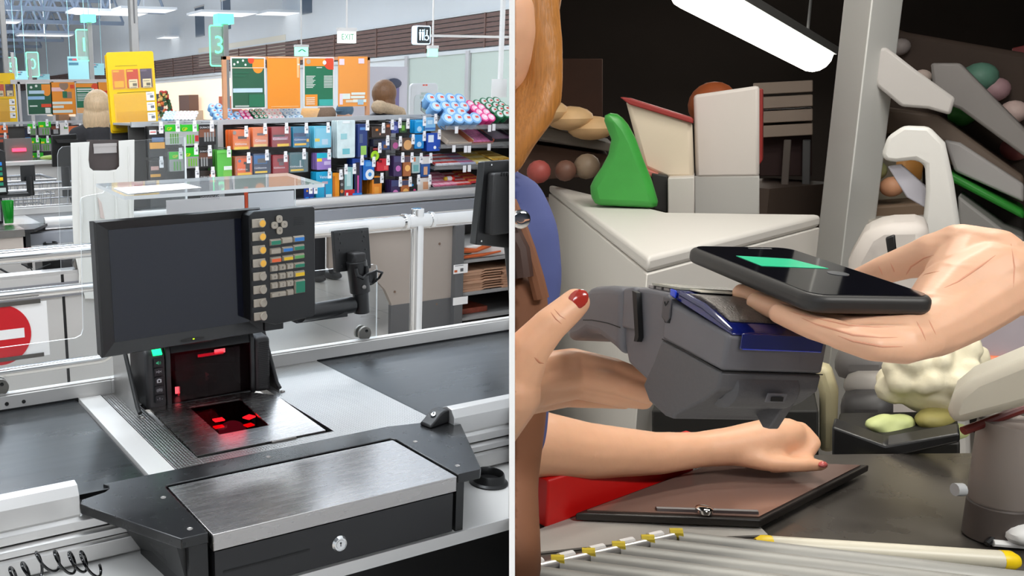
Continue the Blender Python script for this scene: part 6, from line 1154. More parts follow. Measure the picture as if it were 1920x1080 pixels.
# slatted crate shelf
t = thing('slatted_rack', 'brown white slatted bread rack between the white box and the column', 'rack', flat(1470, 540, 4.2, 0))
for i in range(4): panel([(1412, 156+27*i), (1524, 150+27*i), (1524, 172+27*i), (1412, 178+27*i)], 4.2, .5, 'slat', None, None, mat('slat_beige', (170, 152, 138), .6), parent=t)
panel([(1424, 258), (1522, 252), (1522, 330), (1424, 330)], 4.3, .5, 'dark_shelf', None, None, mat('shelf_dark_red', (54, 30, 28), .7), parent=t)
panel([(1470, 262), (1484, 262), (1476, 380), (1462, 380)], 4.15, .03, 'leg', None, None, mat('leg_grey_brown', (110, 100, 94), .6), parent=t); panel([(1505, 262), (1520, 262), (1518, 385), (1503, 385)], 4.15, .03, 'leg', None, None, GREYD, parent=t)
m = MB(); p = flat(1470, 540, 4.25, 0); m.box(p.x-.25, p.x+.25, p.y-.05, p.y+.3, 0, 1.1); m.build('rack_base', mat('rack_base_brown', (90, 76, 68), .7), t, **R_)
# boxes on the counter
BXW = mat('carton_white', (214, 206, 200), .6); BXC = mat('carton_cream', (222, 206, 184), .6); BXR = mat('carton_red', (150, 44, 40), .5)
o = panel([(1300, 178), (1424, 160), (1424, 332), (1304, 334)], 3.25, .22, 'display_box', 'upright white display box with blurred red edge, right one above the counter', 'box', BXW, .012)
panel([(1418, 166), (1430, 166), (1430, 300), (1418, 318)], 3.245, .2, 'red_edge', None, None, BXR, parent=o)
o = panel([(1172, 186), (1298, 226), (1302, 334), (1250, 336), (1206, 316)], 3.2, .20, 'display_box', 'tilted cream display box with red edges beside the green bag', 'box', BXC, .016)
panel([(1162, 182), (1180, 184), (1300, 222), (1300, 232), (1180, 196)], 3.19, .2, 'red_edge', None, None, BXR, .004, parent=o); panel([(1190, 300), (1206, 314), (1252, 334), (1250, 342), (1200, 324)], 3.19, .2, 'red_edge', None, None, mat('carton_red_pale', (190, 110, 96), .5), .004, parent=o)
m = MB(); c = Q(1336, 196, 3.5); m.ell(c, (.088, .088, .088), n=20); o = m.build('orange_melon', mat('melon_orange', (150, 74, 32), .6, noise=.2, nscale=20), origin=c, **R_); tag(o, 'round orange brown ball showing over the top of the white display box', 'ball')
o = panel([(1252, 334), (1302, 332), (1302, 402), (1252, 404)], 3.12, .2, 'box_support', 'pale upright support block under the two display boxes', 'block', mat('support_pale', (206, 200, 194), .55))
panel([(1302, 330), (1424, 330), (1424, 402), (1302, 402)], 3.3, .2, 'support_step', None, None, mat('support_grey', (186, 184, 180), .55), parent=o)
o = panel([(1222, 325), (1252, 330), (1252, 400), (1226, 392)], 3.16, .1, 'dark_gap_slab', 'narrow black slab standing for the dark gap between the green bag and the pale support', 'box', mat('near_black', (36, 34, 32), .6))  # black slab put in where there is only a dark gap
# green bag
m = MB(); gb = [(1128, 214), (1158, 212), (1178, 236), (1192, 262), (1206, 300), (1224, 345), (1238, 392), (1112, 386), (1104, 350), (1126, 318), (1140, 292), (1146, 262), (1136, 236)]
o = panel(gb, 2.95, .16, 'green_bag', 'x', 'x', mat('bag_green', (58, 150, 60), .42, noise=.3, nscale=5, bump=.6), .03); tag(o, 'bulging bright green carrier bag standing on the white counter', 'bag')
# bread display at the left
t = thing('bread_display', 'dark slanted bread shelf behind the cashier hair', 'shelf', flat(1070, 540, 3.9, 0))
panel([(966, 240), (1005, 232), (1150, 270), (1150, 286), (1010, 262), (966, 262)], 3.8, .5, 'shelf_board', None, None, mat('shelf_steel_dark', (92, 84, 76), .5, .3), parent=t)
panel([(966, 264), (1140, 290), (1130, 330), (966, 340)], 3.95, .4, 'lower_shelf', None, None, mat('shelf_brown', (96, 70, 58), .7, noise=.5, nscale=9), parent=t)
panel([(966, 110), (1130, 110), (1130, 240), (966, 240)], 5.2, .1, 'brown_backdrop', None, None, mat('backdrop_brown', (66, 40, 28), .8, noise=.4, nscale=3), parent=t)
m = MB(); p = flat(1060, 540, 4.5, 0); m.box(p.x-.2, p.x+.2, p.y, p.y+.3, 0, 1.0); m.build('shelf_base', mat('shelf_brown', (96, 70, 58), .7), t, **R_)
BRD = mat('bread_crust', (226, 186, 136), .6, noise=.2, nscale=12)
for i, (u, v, w) in enumerate(((1020, 210, 44), (1068, 222, 40), (1108, 240, 40))):
    c = Q(u, v, 3.7); m = MB(); m.ell(c, (w*3.7/F, .10, .05), n=16); o = m.build('bread_loaf', BRD, origin=c, **R_); tag(o, ('pale loaf of bread nearest the cashier hair', 'middle pale loaf of bread on the slanted shelf', 'golden loaf of bread next to the green bag')[i], 'bread')
for i, (u, v, r, c) in enumerate(((1010, 322, 22, (176, 84, 78)), (1060, 320, 20, (120, 84, 70)), (1100, 312, 24, (150, 130, 110)))):
    p = Q(u, v, 3.6); m = MB(); m.ell(p, r*3.6/F, n=14); o = m.build('fruit', mat('fruit%d' % i, c, .5), origin=p, **R_); tag(o, ('dull red fruit right of the blue shoulder', 'brown fruit on the lower bread shelf', 'greyish beige fruit left of the green bag')[i], 'fruit')
# produce shelves on the right
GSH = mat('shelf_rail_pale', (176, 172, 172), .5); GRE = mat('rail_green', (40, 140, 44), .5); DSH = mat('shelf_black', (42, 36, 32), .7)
t = thing('produce_shelf', 'slanting produce shelving with pale rails and green edges behind the raised hand', 'shelf', flat(1800, 540, 3.6, 0))
for pts, d, mm, nm in (([(1630, 96), (1662, 88), (1716, 130), (1792, 184), (1782, 216), (1740, 204), (1690, 200), (1642, 160)], 3.2, mat('rail_light', (204, 199, 196), .5), 'shelf_rail'), ([(1745, 118), (1800, 118), (1860, 180), (1930, 250), (1930, 300), (1800, 205), (1750, 185)], 3.35, mat('rail_dim', (140, 135, 133), .5), 'shelf_rail'),
                       ([(1640, 200), (1760, 216), (1920, 330), (1920, 352), (1800, 320), (1700, 250), (1640, 250)], 3.55, mat('shelf_mid', (116, 100, 88), .6), 'shelf_board'), ([(1770, 262), (1800, 268), (1920, 346), (1920, 380), (1790, 322)], 3.4, GSH, 'price_rail'),
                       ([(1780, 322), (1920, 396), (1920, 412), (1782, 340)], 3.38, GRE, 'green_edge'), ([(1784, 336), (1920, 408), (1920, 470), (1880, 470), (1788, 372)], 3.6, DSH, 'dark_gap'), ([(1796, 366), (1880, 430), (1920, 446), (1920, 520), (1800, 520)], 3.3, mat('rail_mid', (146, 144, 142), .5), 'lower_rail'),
                       ([(1560, 270), (1700, 262), (1730, 300), (1730, 400), (1560, 400)], 3.7, mat('crate_taupe', (150, 140, 122), .7, noise=.35, nscale=14), 'crate_front'), ([(1560, 392), (1735, 380), (1735, 410), (1560, 414)], 3.5, mat('crate_brown', (112, 92, 74), .7), 'crate_edge'), ([(1560, 414), (1740, 410), (1740, 560), (1560, 560)], 3.4, mat('crate_base_grey', (176, 170, 162), .6), 'crate_base')):
    panel(pts, d, .25, nm, None, None, mm, .01, parent=t)
bpts = [(1632, 36), (1700, 60), (1930, 100), (1930, 420), (1740, 420), (1632, 300)]; bd = wray(sum(p[0] for p in bpts)/6, 540); bd.z = 0; bd.normalize(); BDIST = (Q(1632, 36, 3.75)-CAMP).dot(bd)
panel(bpts, 3.75, .1, 'display_board', None, None, mat('display_board_brown', (64, 50, 42), .8, noise=.3, nscale=4), .02, parent=t)
m = MB(); p, p2 = flat(1600, 540, 4.0, 0), flat(1900, 540, 3.9, 0); n = (p-CAMP); n.z = 0; n = n.normalized()*.3; m.prism([p, p2, p2+n, p+n], (0, 0, 1.2)); m.build('shelf_base', DSH, t, **R_)
for i, (u, v, r, d, c, lab) in enumerate(((1804, 216, 24, 3.3, (80, 160, 76), 'bright green round cabbage on the produce shelf'), (1836, 146, 30, 3.5, (96, 140, 122), 'dull teal green cabbage higher on the produce shelf'), (1658, 58, 18, 3.4, (150, 146, 140), 'grey round bulb high beside the column'), (1688, 88, 18, 3.4, (150, 140, 138), 'second grey round bulb right of the column'),
                                 (1728, 146, 18, 3.3, (226, 206, 196), 'pale pinkish round onion in the middle of the shelf'), (1900, 210, 24, 3.3, (216, 190, 184), 'pale pink onion at the right picture edge'), (1866, 168, 24, 3.45, (176, 140, 146), 'mauve onion right of the teal cabbage'), (1905, 278, 26, 3.3, (150, 84, 82), 'dull red tomato under the pink onion'), (1600, 330, 22, 3.45, (196, 150, 110), 'pale orange fruit in the crate right of the column'), (1640, 320, 20, 3.45, (160, 160, 110), 'pale olive fruit in the crate'), (1672, 350, 20, 3.4, (206, 150, 116), 'peach toned fruit beside the lilac paper'))):
    p = Q(u, v, d)
    if u > 1645 and v < 300:   # heaped against the slanting display board
        w_ = wray(u, v); p = CAMP+w_*((BDIST-r*d/F*.8)/w_.dot(bd))
    m = MB(); m.ell(p, (r*d/F, r*d/F, r*d/F*.95), n=16); o = m.build('vegetable' if 'fruit' not in lab else 'fruit', mat('veg%d' % i, c, .55, noise=.15, nscale=20), origin=p, **R_); tag(o, lab, 'vegetable' if 'fruit' not in lab else 'fruit')
o = panel([(1898, 90), (1925, 84), (1925, 250), (1890, 190)], 3.9, .05, 'red_banner', 'dark red hanging banner at the right picture edge', 'banner', mat('banner_red', (120, 36, 38), .6))
# white bag stand post, jar, tilted paper
d = 2.75; t = thing('bag_stand', 'white curved bag stand post behind the customer thumb', 'stand', flat(1760, 540, d, 0))
panel([(1652, 290), (1664, 256), (1694, 236), (1742, 238), (1772, 268), (1788, 340), (1806, 460), (1822, 900), (1730, 900), (1726, 460), (1736, 360), (1734, 310), (1716, 300), (1680, 304), (1660, 302)], d, .06, 'curved_post', None, None, mat('stand_white', (222, 220, 216), .45), .016, parent=t)
m = MB(); c = Q(1706, 305, 2.85); m.lathe([(.028, -.06), (.036, -.05), (.036, .03), (.028, .045), (.028, .06)], Matrix.Translation(c), 20, mis=[0, 0, 0, 1]); o = m.build('honey_jar', [mat('honey', (176, 124, 66), .25), mat('jar_lid', (196, 190, 180), .4)], origin=c, **R_); tag(o, 'amber brown jar standing left of the white curved post', 'jar')
o = panel([(1664, 312), (1690, 308), (1744, 356), (1738, 392), (1700, 370)], 2.8, .02, 'paper_note', 'lilac white paper note tilted below the amber jar', 'paper', mat('note_lilac', (206, 204, 216), .6))
o = panel([(1580, 900), (1590, 490), (1618, 440), (1650, 420), (1742, 418), (1752, 900)], 2.6, .25, 'white_bin', 'pale white rounded bin between the phone and the raised hand', 'bin', mat('sack_white', (208, 200, 194), .6), .03)
o = panel([(1660, 446), (1678, 440), (1684, 500), (1668, 500)], 2.38, .02, 'dark_slot', 'black strip standing for the dark slot in the pale white bin', 'strap', BLACKP)  # black slab drawn for a dark slot in the pale bin
# ---- checkout table of the second shop
zt = .90
t = thing('checkout_table', 'dark grey metal checkout table under the resting forearm', 'table', flat(1400, 540, 1.4, 0))
STG = mat('table_steel', (120, 114, 108), .28, .85, noise=.25, nscale=7, rnoise=.1)
q = [onz(u, v, zt) for u, v in ((940, 1160), (940, 880), (1200, 862), (1560, 850), (1990, 846), (2200, 1000), (2100, 1300))]
m = MB(); m.prism([p-Vector((0, 0, .05)) for p in q], (0, 0, .048)); m.build('table_top', STG, t, **R_)
c = sum(q, Vector())/len(q); m = MB(); m.prism([Vector((c.x+(p.x-c.x)*.9, c.y+(p.y-c.y)*.9, 0)) for p in q], (0, 0, .85)); m.build('table_base', GREYD, t, **R_)
q = [onz(u, v, zt) for u, v in ((985, 1040), (1010, 995), (1080, 966), (1420, 985), (1440, 1005), (1250, 1012))]; m = MB(); m.prism([p-Vector((0, 0, .001)) for p in q], (0, 0, .003)); m.build('grey_inlay', mat('inlay_grey', (166, 162, 156), .5), t, **R_)
# glass weighing plate
pl = thing('weighing_plate', 'flat black framed glass weighing plate under the cashier hand', 'scale', onz(1330, 940, zt))
q = [onz(u, v, zt+.004) for u, v in ((1078, 976), (1425, 990), (1628, 884), (1350, 874))]; m = MB(); m.prism(q, (0, 0, .012)); m.build('plate_frame', mat('plate_black', (38, 34, 32), .35), pl, bevel=.002, **R_)
c = sum(q, Vector())/4; m = MB(); m.prism([c+(p-c)*.93+Vector((0, 0, .0122)) for p in q], (0, 0, .002)); m.build('plate_glass', mat('plate_glass', (150, 122, 112), .12, .5), pl, **R_)  # pinkish reflection is put into the colour of the dark glass
m = MB(); p = onz(1320, 960, zt+.018); m.lathe([(.012, 0), (.012, .006), (.008, .008)], Matrix.Translation(p), 16); m.build('plate_knob', CHROME, pl, **R_); m = MB(); a, b = onz(1230, 956, zt+.018), onz(1420, 962, zt+.018); m.tube([a, b], .005, 8); m.build('plate_bar', mat('plate_bar', (70, 58, 58), .4), pl, **R_)
q = [onz(u, v, zt+.0) for u, v in ((1022, 992), (1262, 898), (1020, 890))]
m = MB(); a, b = onz(1024, 990, zt), onz(1300, 893, zt); dn = Vector((b.y-a.y, a.x-b.x, 0)).normalized()*-.02
m.prism([a, b, b+dn, a+dn], (0, 0, .075)); o = m.build('red_tray_side', mat('tray_red', (196, 16, 14), .45), origin=a, bevel=.003, **R_); tag(o, 'bright red tray edge under the resting forearm', 'tray')
# roller bed
rb = thing('roller_bed', 'roller bed of pale grey rollers with yellow end clips in the bottom foreground', 'roller bed', onz(1200, 1070, zt))
a, b = onz(955, 1078, zt+.03), onz(1262, 1008, zt+.03); m = MB(); dn = (b-a).normalized(); m.tube([a-dn*.3, b], .007, 12); m.build('side_rail', ALU, rb, **R_)
m = MB(); m.prism([a-dn*.3-Vector((0, 0, .03)), b-Vector((0, 0, .03)), b-Vector((0, 0, .004)), a-dn*.3-Vector((0, 0, .004))], Vector((dn.y, -dn.x, 0))*-.006); m.build('side_plate', ALUW, rb, **R_)
e1 = onz(1920, 1096, zt+.02); s1 = onz(1252, 1016, zt+.02); rd = (e1-s1).normalized()
ROL = mat('roller_grey', (150, 149, 144), .45, .1); YLC = mat('clip_yellow', (226, 200, 50), .4)
step = (onz(1252, 1016, zt+.02)-onz(1200, 1029, zt+.02)).length
for i in range(9):
    p = s1-dn*step*i+rd*.012
    m = MB(); m.tube([p, p+rd*.62], .0165, 18); m.build('roller', ROL, rb, **R_)
    m = MB(); m.tube([p-rd*.010+Vector((0, 0, .012)), p+rd*.006+Vector((0, 0, .014))], .008, 10); m.build('yellow_clip', YLC, rb, **R_)['label'] = 'yellow roller end clip'
    m = MB(); m.tube([p-rd*.012-dn*.012+Vector((0, 0, .012)), p-rd*.012-dn*.034+Vector((0, 0, .012))], .007, 10); m.build('white_clip', PAPER, rb, **R_)['label'] = 'white roller end clip'
# lane divider bar
a, b = onz(1446, 1022, zt+.018), onz(1876, 1050, zt+.018); dn = (b-a).normalized(); db = thing('divider_bar', 'cream rod with yellow ends lying across the table behind the rollers', 'rod', a)
m = MB(); m.tube([a, b], .0125, 20); m.build('rod', mat('rod_cream', (206, 200, 182), .4), db, **R_)
for p, s in ((a, -1), (b, 1)): m = MB(); m.tube([p, p+dn*.012*s, p+dn*.020*s], [.0128, .0128, .008], 16); m.build('yellow_end', mat('end_yellow', (240, 204, 20), .4), db, **R_)
# stand with cream arm
d = 1.12; sg = thing('display_stand', 'grey round stand with a cream sloping arm at the right edge', 'stand', onz(1862, 1010, zt)); bx = onz(1862, 1005, zt)
top = Q(1862, 800, (bx-CAMP).dot(M @ Vector((0, 0, -1))))
m = MB(); m.lathe([(.036, 0), (.036, .05), (.0335, .052), (.036, .056), (.037, (top.z-bx.z)+.02)], Matrix.Translation(bx), 32, mis=[0, 0, 1, 1]); m.build('stand_column', [mat('stand_dark', (74, 66, 62), .5), mat('stand_grey', (138, 128, 122), .5)], sg, **R_)
dd = (top-CAMP).dot(M @ Vector((0, 0, -1)))
o = panel([(1786, 800), (1776, 772), (1788, 740), (1822, 712), (1920, 672), (2060, 615), (2060, 706), (1930, 762)], dd-.05, .09, 'cream_arm', None, None, mat('arm_cream', (202, 196, 180), .45), .012, parent=sg)
m = MB(); m.tube([Q(1806, 808, dd-.03), Q(1925, 764, dd-.03)], .006, 10); m.build('red_rim', mat('rim_red', (110, 36, 30), .5), sg, **R_)
p = Q(1806, 918, dd-.02); m = MB(); m.tube([p, p-(M @ Vector((1, 0, 0)))*.012], .009, 12); m.build('lock_knob', mat('knob_grey', (176, 178, 180), .4), sg, **R_)
m = MB(); m.tube([onz(1910, 960, zt+.03), onz(1880, 990, zt+.02), onz(1850, 1020, zt+.004)], .004, 8); o = m.build('black_cable', BLACKP, origin=onz(1880, 990, zt), **R_); tag(o, 'black cable at the foot of the grey stand', 'cable')
m = MB(); m.ell(onz(1915, 1000, zt+.02), (.025, .02, .016), n=14).tube([onz(1862, 1018, zt+.006), onz(1940, 1024, zt+.006)], .005, 8); o = m.build('white_scanner_head', WHITEP, origin=onz(1915, 1000, zt), **R_); tag(o, 'white rounded device lying right of the grey stand', 'device')
# cauliflower on a dark tray
d = 1.75; t = thing('cauliflower', 'cream cauliflower with leaves lying in front of the cream arm', 'vegetable', Q(1750, 800, d))
random.seed(2); m = MB(); c = Q(1752, 702, d)
for i in range(60):
    a, b2 = random.uniform(0, 6.28), random.uniform(-.5, 1.35); v = Vector((math.cos(a)*math.cos(b2), math.sin(a)*math.cos(b2), math.sin(b2))); m.ell(c+Vector((v.x*.088, v.y*.07, v.z*.078)), random.uniform(.018, .03), n=8)
m.ell(c, (.09, .075, .08)); flesh('curd', m, mat('cauliflower', (236, 226, 196), .65, noise=.12, nscale=60, bump=.5), .006, t, smooth_it=3)
m = MB()
for u, v, r in ((1645, 795, .024), (1668, 806, .028), (1695, 815, .030), (1725, 820, .030), (1760, 818, .028), (1790, 808, .028), (1660, 786, .02), (1690, 790, .026)): m.ell(Q(u, v, d-.03), (r*1.2, r*.9, r*.55), n=10)
flesh('leaves', m, mat('cauliflower_leaf', (196, 204, 140), .6, noise=.2, nscale=20), .006, t)
m = MB(); m.ell(Q(1755, 785, d-.045), (.05, .03, .022), n=12); flesh('stalk', m, mat('stalk_olive', (150, 140, 80), .6, noise=.3, nscale=30), .006, t)
t = thing('produce_tray', 'black low tray holding leafy greens below the cauliflower', 'tray', onz(1690, 840, .90)); panel([(1560, 800), (1660, 836), (1800, 812), (1800, 830), (1660, 862), (1560, 862)], 1.62, .06, 'tray_rim', None, None, BLACKP, parent=t)
panel([(1560, 830), (1800, 830), (1800, 872), (1560, 872)], 1.70, .2, 'tray_floor', None, None, mat('tray_floor', (30, 28, 24), .6), parent=t)
m = MB()
for u, v in ((1720, 850), (1750, 846), (1770, 856), (1735, 862)): m.ell(Q(u, v, 1.66), (.022, .02, .016), n=8)
o = flesh('leafy_greens', m, mat('greens_olive', (108, 108, 40), .6, noise=.5, nscale=40), .005, None); tag(o, 'olive leafy greens in the black tray left of the grey stand', 'vegetable')
m = MB(); cc = Q(1632, 866, 1.6); m.ell(cc, (.035, .03, .014), n=14); o = m.build('lemon_slice', mat('lemon_pale', (206, 198, 150), .5), origin=cc, **R_); tag(o, 'pale yellow oval fruit at the corner of the black tray', 'fruit')
# things under and behind the terminal
o = panel([(1222, 770), (1535, 770), (1535, 900), (1222, 900)], 1.95, .3, 'black_filler_box', 'plain black box filling the dark region below the payment terminal', 'bin', mat('filler_black', (20, 18, 14), .7))  # black box put in to fill the dark region below the terminal
o = panel([(1524, 690), (1556, 690), (1572, 740), (1568, 850), (1536, 850), (1536, 740)], 1.9, .06, 'cream_post', 'cream curved post right of the payment terminal', 'post', mat('post_cream', (186, 176, 140), .5), .012)
for i, (u, v, w, h, c) in enumerate(((1650, 640, 70, 40, (176, 172, 170)), (1620, 690, 56, 28, (110, 106, 104)), (1640, 730, 60, 24, (150, 144, 138)), (1625, 775, 50, 30, (64, 62, 62)), (1600, 600, 40, 40, (120, 100, 96)))):
    o = panel([(u-w, v-h), (u+w, v-h), (u+w, v+h), (u-w, v+h)], 2.3-.05*i, .12, 'scanner_box', ('pale grey box under the customer palm', 'dark grey box below the pale grey box', 'beige grey flat box left of the cauliflower', 'charcoal box left of the cauliflower leaves', 'brownish box behind the terminal corner')[i], 'box', mat('sbox%d' % i, c, .5), .03)
o = panel([(1800, 560), (1990, 560), (1990, 720), (1820, 720), (1780, 640)], 2.4, .2, 'produce_bag', 'clear bag of produce with orange print behind the cream arm', 'bag', mat('bag_mauve', (186, 176, 184), .5, noise=.2, nscale=6), .04)
panel([(1830, 668), (1900, 672), (1920, 700), (1840, 694)], 2.38, .03, 'orange_print', None, None, mat('print_orange2', (236, 130, 90), .5), .01, parent=o)
o = panel([(1876, 606), (1990, 600), (1990, 640), (1900, 650)], 2.6, .1, 'green_crate', 'bright green crate edge under the customer wrist', 'crate', GRE)
# ================================================================== PAYMENT TERMINAL, PHONE AND HANDS
TO = Vector((.5167, .3736, 1.3658)); Ta = Vector((.199, .969, -.148)).normalized(); Tb = Vector((.9695, -.221, -.112)); Tb = (Tb-Ta*Tb.dot(Ta)).normalized(); Tc = Tb.cross(Ta).normalized()
if Tc.z < 0: Tc = -Tc
TW = .080
def sp(u, v, off=0.0):   # a point of the terminal's near side face
    o = TO+Tb*off; d = wray(u, v); return CAMP+d*((o-CAMP).dot(Tb)/d.dot(Tb))
TG1 = mat('terminal_grey', (100, 99, 104), .5, noise=.05, nscale=60, bump=.2); TG2 = mat('terminal_dark_grey', (84, 83, 86), .55, bump=.2, nscale=300)
te = thing('payment_terminal', 'dark grey handheld card payment terminal with a blue translucent printer lid', 'payment terminal', sp(1240, 690))
def seg(pts, o0, o1, name, m_, bev, par=te, sg=3):
    mb = MB(); mb.prism([sp(u, v) + Tb*o0 for u, v in pts], Tb*(o1-o0)); return mb.build(name, m_, par, side='R', bevel=bev, seg=sg)
seg([(1246, 550), (1256, 566), (1366, 628), (1354, 697), (1240, 636)], 0, TW, 'upper_shell', TG1, .0028)
seg([(1240, 637), (1353, 698), (1346, 730), (1318, 752), (1266, 778), (1262, 786), (1246, 780), (1216, 752), (1205, 722), (1226, 676)], 0, TW, 'lower_shell', TG2, .0028)
seg([(1164, 540), (1200, 540), (1246, 549), (1242, 636), (1228, 690), (1206, 716), (1168, 680), (1160, 640)], .0042, TW-.0042, 'neck', TG1, .003)
seg([(1166, 540), (1186, 538), (1190, 620), (1162, 614)], .0012, TW-.0012, 'neck_cheek', TG1, .002)
seg([(1105, 537), (1140, 535), (1168, 540), (1164, 668), (1148, 650), (1120, 628), (1100, 622), (1085, 632), (1068, 638), (1058, 632), (1064, 608), (1080, 568)], 0, TW, 'grip', TG1, .006, sg=4)
m = MB()
m.tube([sp(u, v)-Tb*.0002 for u, v in ((1094, 600), (1110, 600), (1140, 606), (1163, 614))], .0004, 6); m.build('shell_seam', mat('seam_black', (14, 14, 15), .6), te, side='R'); m = MB(); m.tube([sp(u, v)-Tb*.0002 for u, v in ((1242, 636), (1290, 661), (1354, 697))]+[sp(1354, 697)+Tb*TW], .0004, 6); m.build('shell_seam', mat('seam_black', (14, 14, 15), .6), te, side='R')
m = MB(); m.prism([sp(u, v)-Tb*.0002+Tb*.0036 for u, v in ((1187, 545), (1195, 549), (1199, 632), (1196, 641), (1190, 640), (1192, 628))], -Tb*.0042); m.build('card_slot', mat('seam_black', (14, 14, 15), .6), te, side='R')
m = MB(); m.prism([sp(u, v) for u, v in ((1246, 556), (1262, 560), (1259, 596), (1252, 606), (1243, 594))], -Tb*.0016); lt = m.build('lid_latch', mat('latch_grey', (72, 70, 74), .45), te, side='R', bevel=.0008)
m = MB(); m.tube([sp(1250, 566)-Tb*.0018, sp(1252, 573)-Tb*.0018, sp(1257, 565)-Tb*.0018], .0005, 6); m.build('latch_mark', BLACKP, lt, side='R')
m = MB(); m.prism([sp(u, v) for u, v in ((1243, 588), (1258, 596), (1256, 606), (1248, 605))], -Tb*.0006); m.build('latch_recess', mat('seam_black', (14, 14, 15), .6), te, side='R')
# printer lid
BLU = mat('blue_translucent', (16, 26, 96), .12, spec=.6, coat=.5); BLUE2 = mat('blue_translucent_bright', (20, 60, 200), .1, coat=.6)
h0, h1 = sp(1252, 556), sp(1366, 627); ln = (h1-h0); up_ = Tc
m = MB(); prof = [h0+up_*.000, h0+up_*.005, h0+ln*.25+up_*.0068, h0+ln*.6+up_*.0062, h0+ln*.95+up_*.0028, h0+ln*1.0+up_*.0005, h0+ln*1.0-up_*.0005]
m.prism([p+Tb*.003 for p in prof], Tb*(TW-.006)); lid = m.build('printer_lid', BLU, te, side='R', bevel=.0015)
m = MB(); m.prism([p+Tb*.003 for p in (h0+up_*.001, h0+up_*.006, h0+ln*.10+up_*.0068, h0+ln*.10+up_*.001)], -Tb*.0018); m.build('lid_hinge', BLUE2, lid, side='R', bevel=.001)
m = MB(); m.tube([h0+ln*.16+up_*.006+Tb*.0035, h0+ln*.55+up_*.0066+Tb*.0035, h0+ln*.97+up_*.0022+Tb*.0035], [.0022, .0024, .0012], 10); m.build('lid_side_rim', mat('rim_blue_grey', (52, 54, 92), .12, coat=.6), lid, side='R')
GLT = mat('glitter_panel', (104, 98, 94), .35, .5, noise=.5, nscale=700, bump=.5)
m = MB(); prof2 = [h0+ln*.16+up_*.0066, h0+ln*.35+up_*.0095, h0+ln*.6+up_*.0092, h0+ln*.84+up_*.0056, h0+ln*.84+up_*.004, h0+ln*.16+up_*.005]; m.prism([p+Tb*.009 for p in prof2], Tb*(TW-.016)); m.build('lid_dome', GLT, lid, side='R', bevel=.001)
m = MB(); f0 = h1+up_*.001-Ta*.001; dn_ = (sp(1354, 697)-sp(1366, 628)).normalized(); m.prism([f0+Tb*.009, f0+Tb*.074, f0+Tb*.074+dn_*.0105, f0+Tb*.009+dn_*.0105], -Ta*.0012); m.build('lid_lip', BLU, lid, side='R', bevel=.0006)
m = MB(); m.tube([f0-Ta*.0008+Tb*.011+dn_*.0102, f0-Ta*.0008+Tb*.073+dn_*.0102], .0006, 8); m.build('lip_edge', BLUE2, lid, side='R')
m = MB(); r0 = h0-ln*.02+up_*.005; m.prism([r0+Tb*.018, r0+Tb*.074, r0+Tb*.074+ln*.2+up_*.003, r0+Tb*.018+ln*.2+up_*.003], up_*.0008); m.build('paper_strip', mat('receipt_paper', (200, 192, 176), .7), te, side='R')
k0 = sp(1186, 538)
for i in range(4):
    p = k0+(sp(1246, 549)-k0)*(.05+.24*i)+Tb*.012; a = (sp(1246, 549)-sp(1186, 538)).normalized(); m = MB(frame(p, a, y=Tb)); s = 1 if (frame(p, a, y=Tb).to_3x3() @ Vector((0, 0, 1))).z > 0 else -1
    m.box(0, .0062, 0, .05, 0, .0028*s); m.build('key_row', mat('terminal_key', (166, 160, 158), .5), te, side='R', bevel=.0006)
p = sp(1252, 547); a = (sp(1366, 628)-sp(1105, 537)).normalized()
m = MB(); m.prism([p+Tb*.01+up_*.002, p+Tb*.072+up_*.002, p+Tb*.072+up_*.004+Ta*.03, p+Tb*.01+up_*.004+Ta*.03], up_*.0015); m.build('display_glass', mat('terminal_display', (150, 150, 140), .2), te, side='R')
# front roll housing
m = MB(); c0 = sp(1338, 724)+Ta*.009
m.tube([c0+Tb*.010, c0+Tb*.014, c0+Tb*.062, c0+Tb*.071], [.010, .0155, .0155, .008], 24); m.build('roll_housing', TG2, te, side='R')
fr = sp(1350, 716); m = MB(); m.prism([fr+Tb*.034-Ta*.0042+dn_*.006, fr+Tb*.050-Ta*.0042+dn_*.006, fr+Tb*.050-Ta*.003+dn_*.0125, fr+Tb*.034-Ta*.003+dn_*.0125], -Ta*.0012); hk = m.build('belt_hook', TG1, te, side='R', bevel=.0006)
m = MB(); m.prism([fr+Tb*.037-Ta*.0054+dn_*.0085, fr+Tb*.0465-Ta*.0054+dn_*.0085, fr+Tb*.0465-Ta*.0052+dn_*.0115, fr+Tb*.037-Ta*.0052+dn_*.0115], -Ta*.0004); m.build('hook_slot', mat('seam_black', (14, 14, 15), .6), hk, side='R')
m = MB(); b0 = sp(1262, 772)+Tb*.064; m.prism([b0-Ta*.03+Tc*.012, b0+Ta*.0+Tc*.006, b0-Ta*.012-Tc*.008, b0-Ta*.018-Tc*.008], Tb*.008); m.build('rear_foot', TG2, te, side='R', bevel=.001)
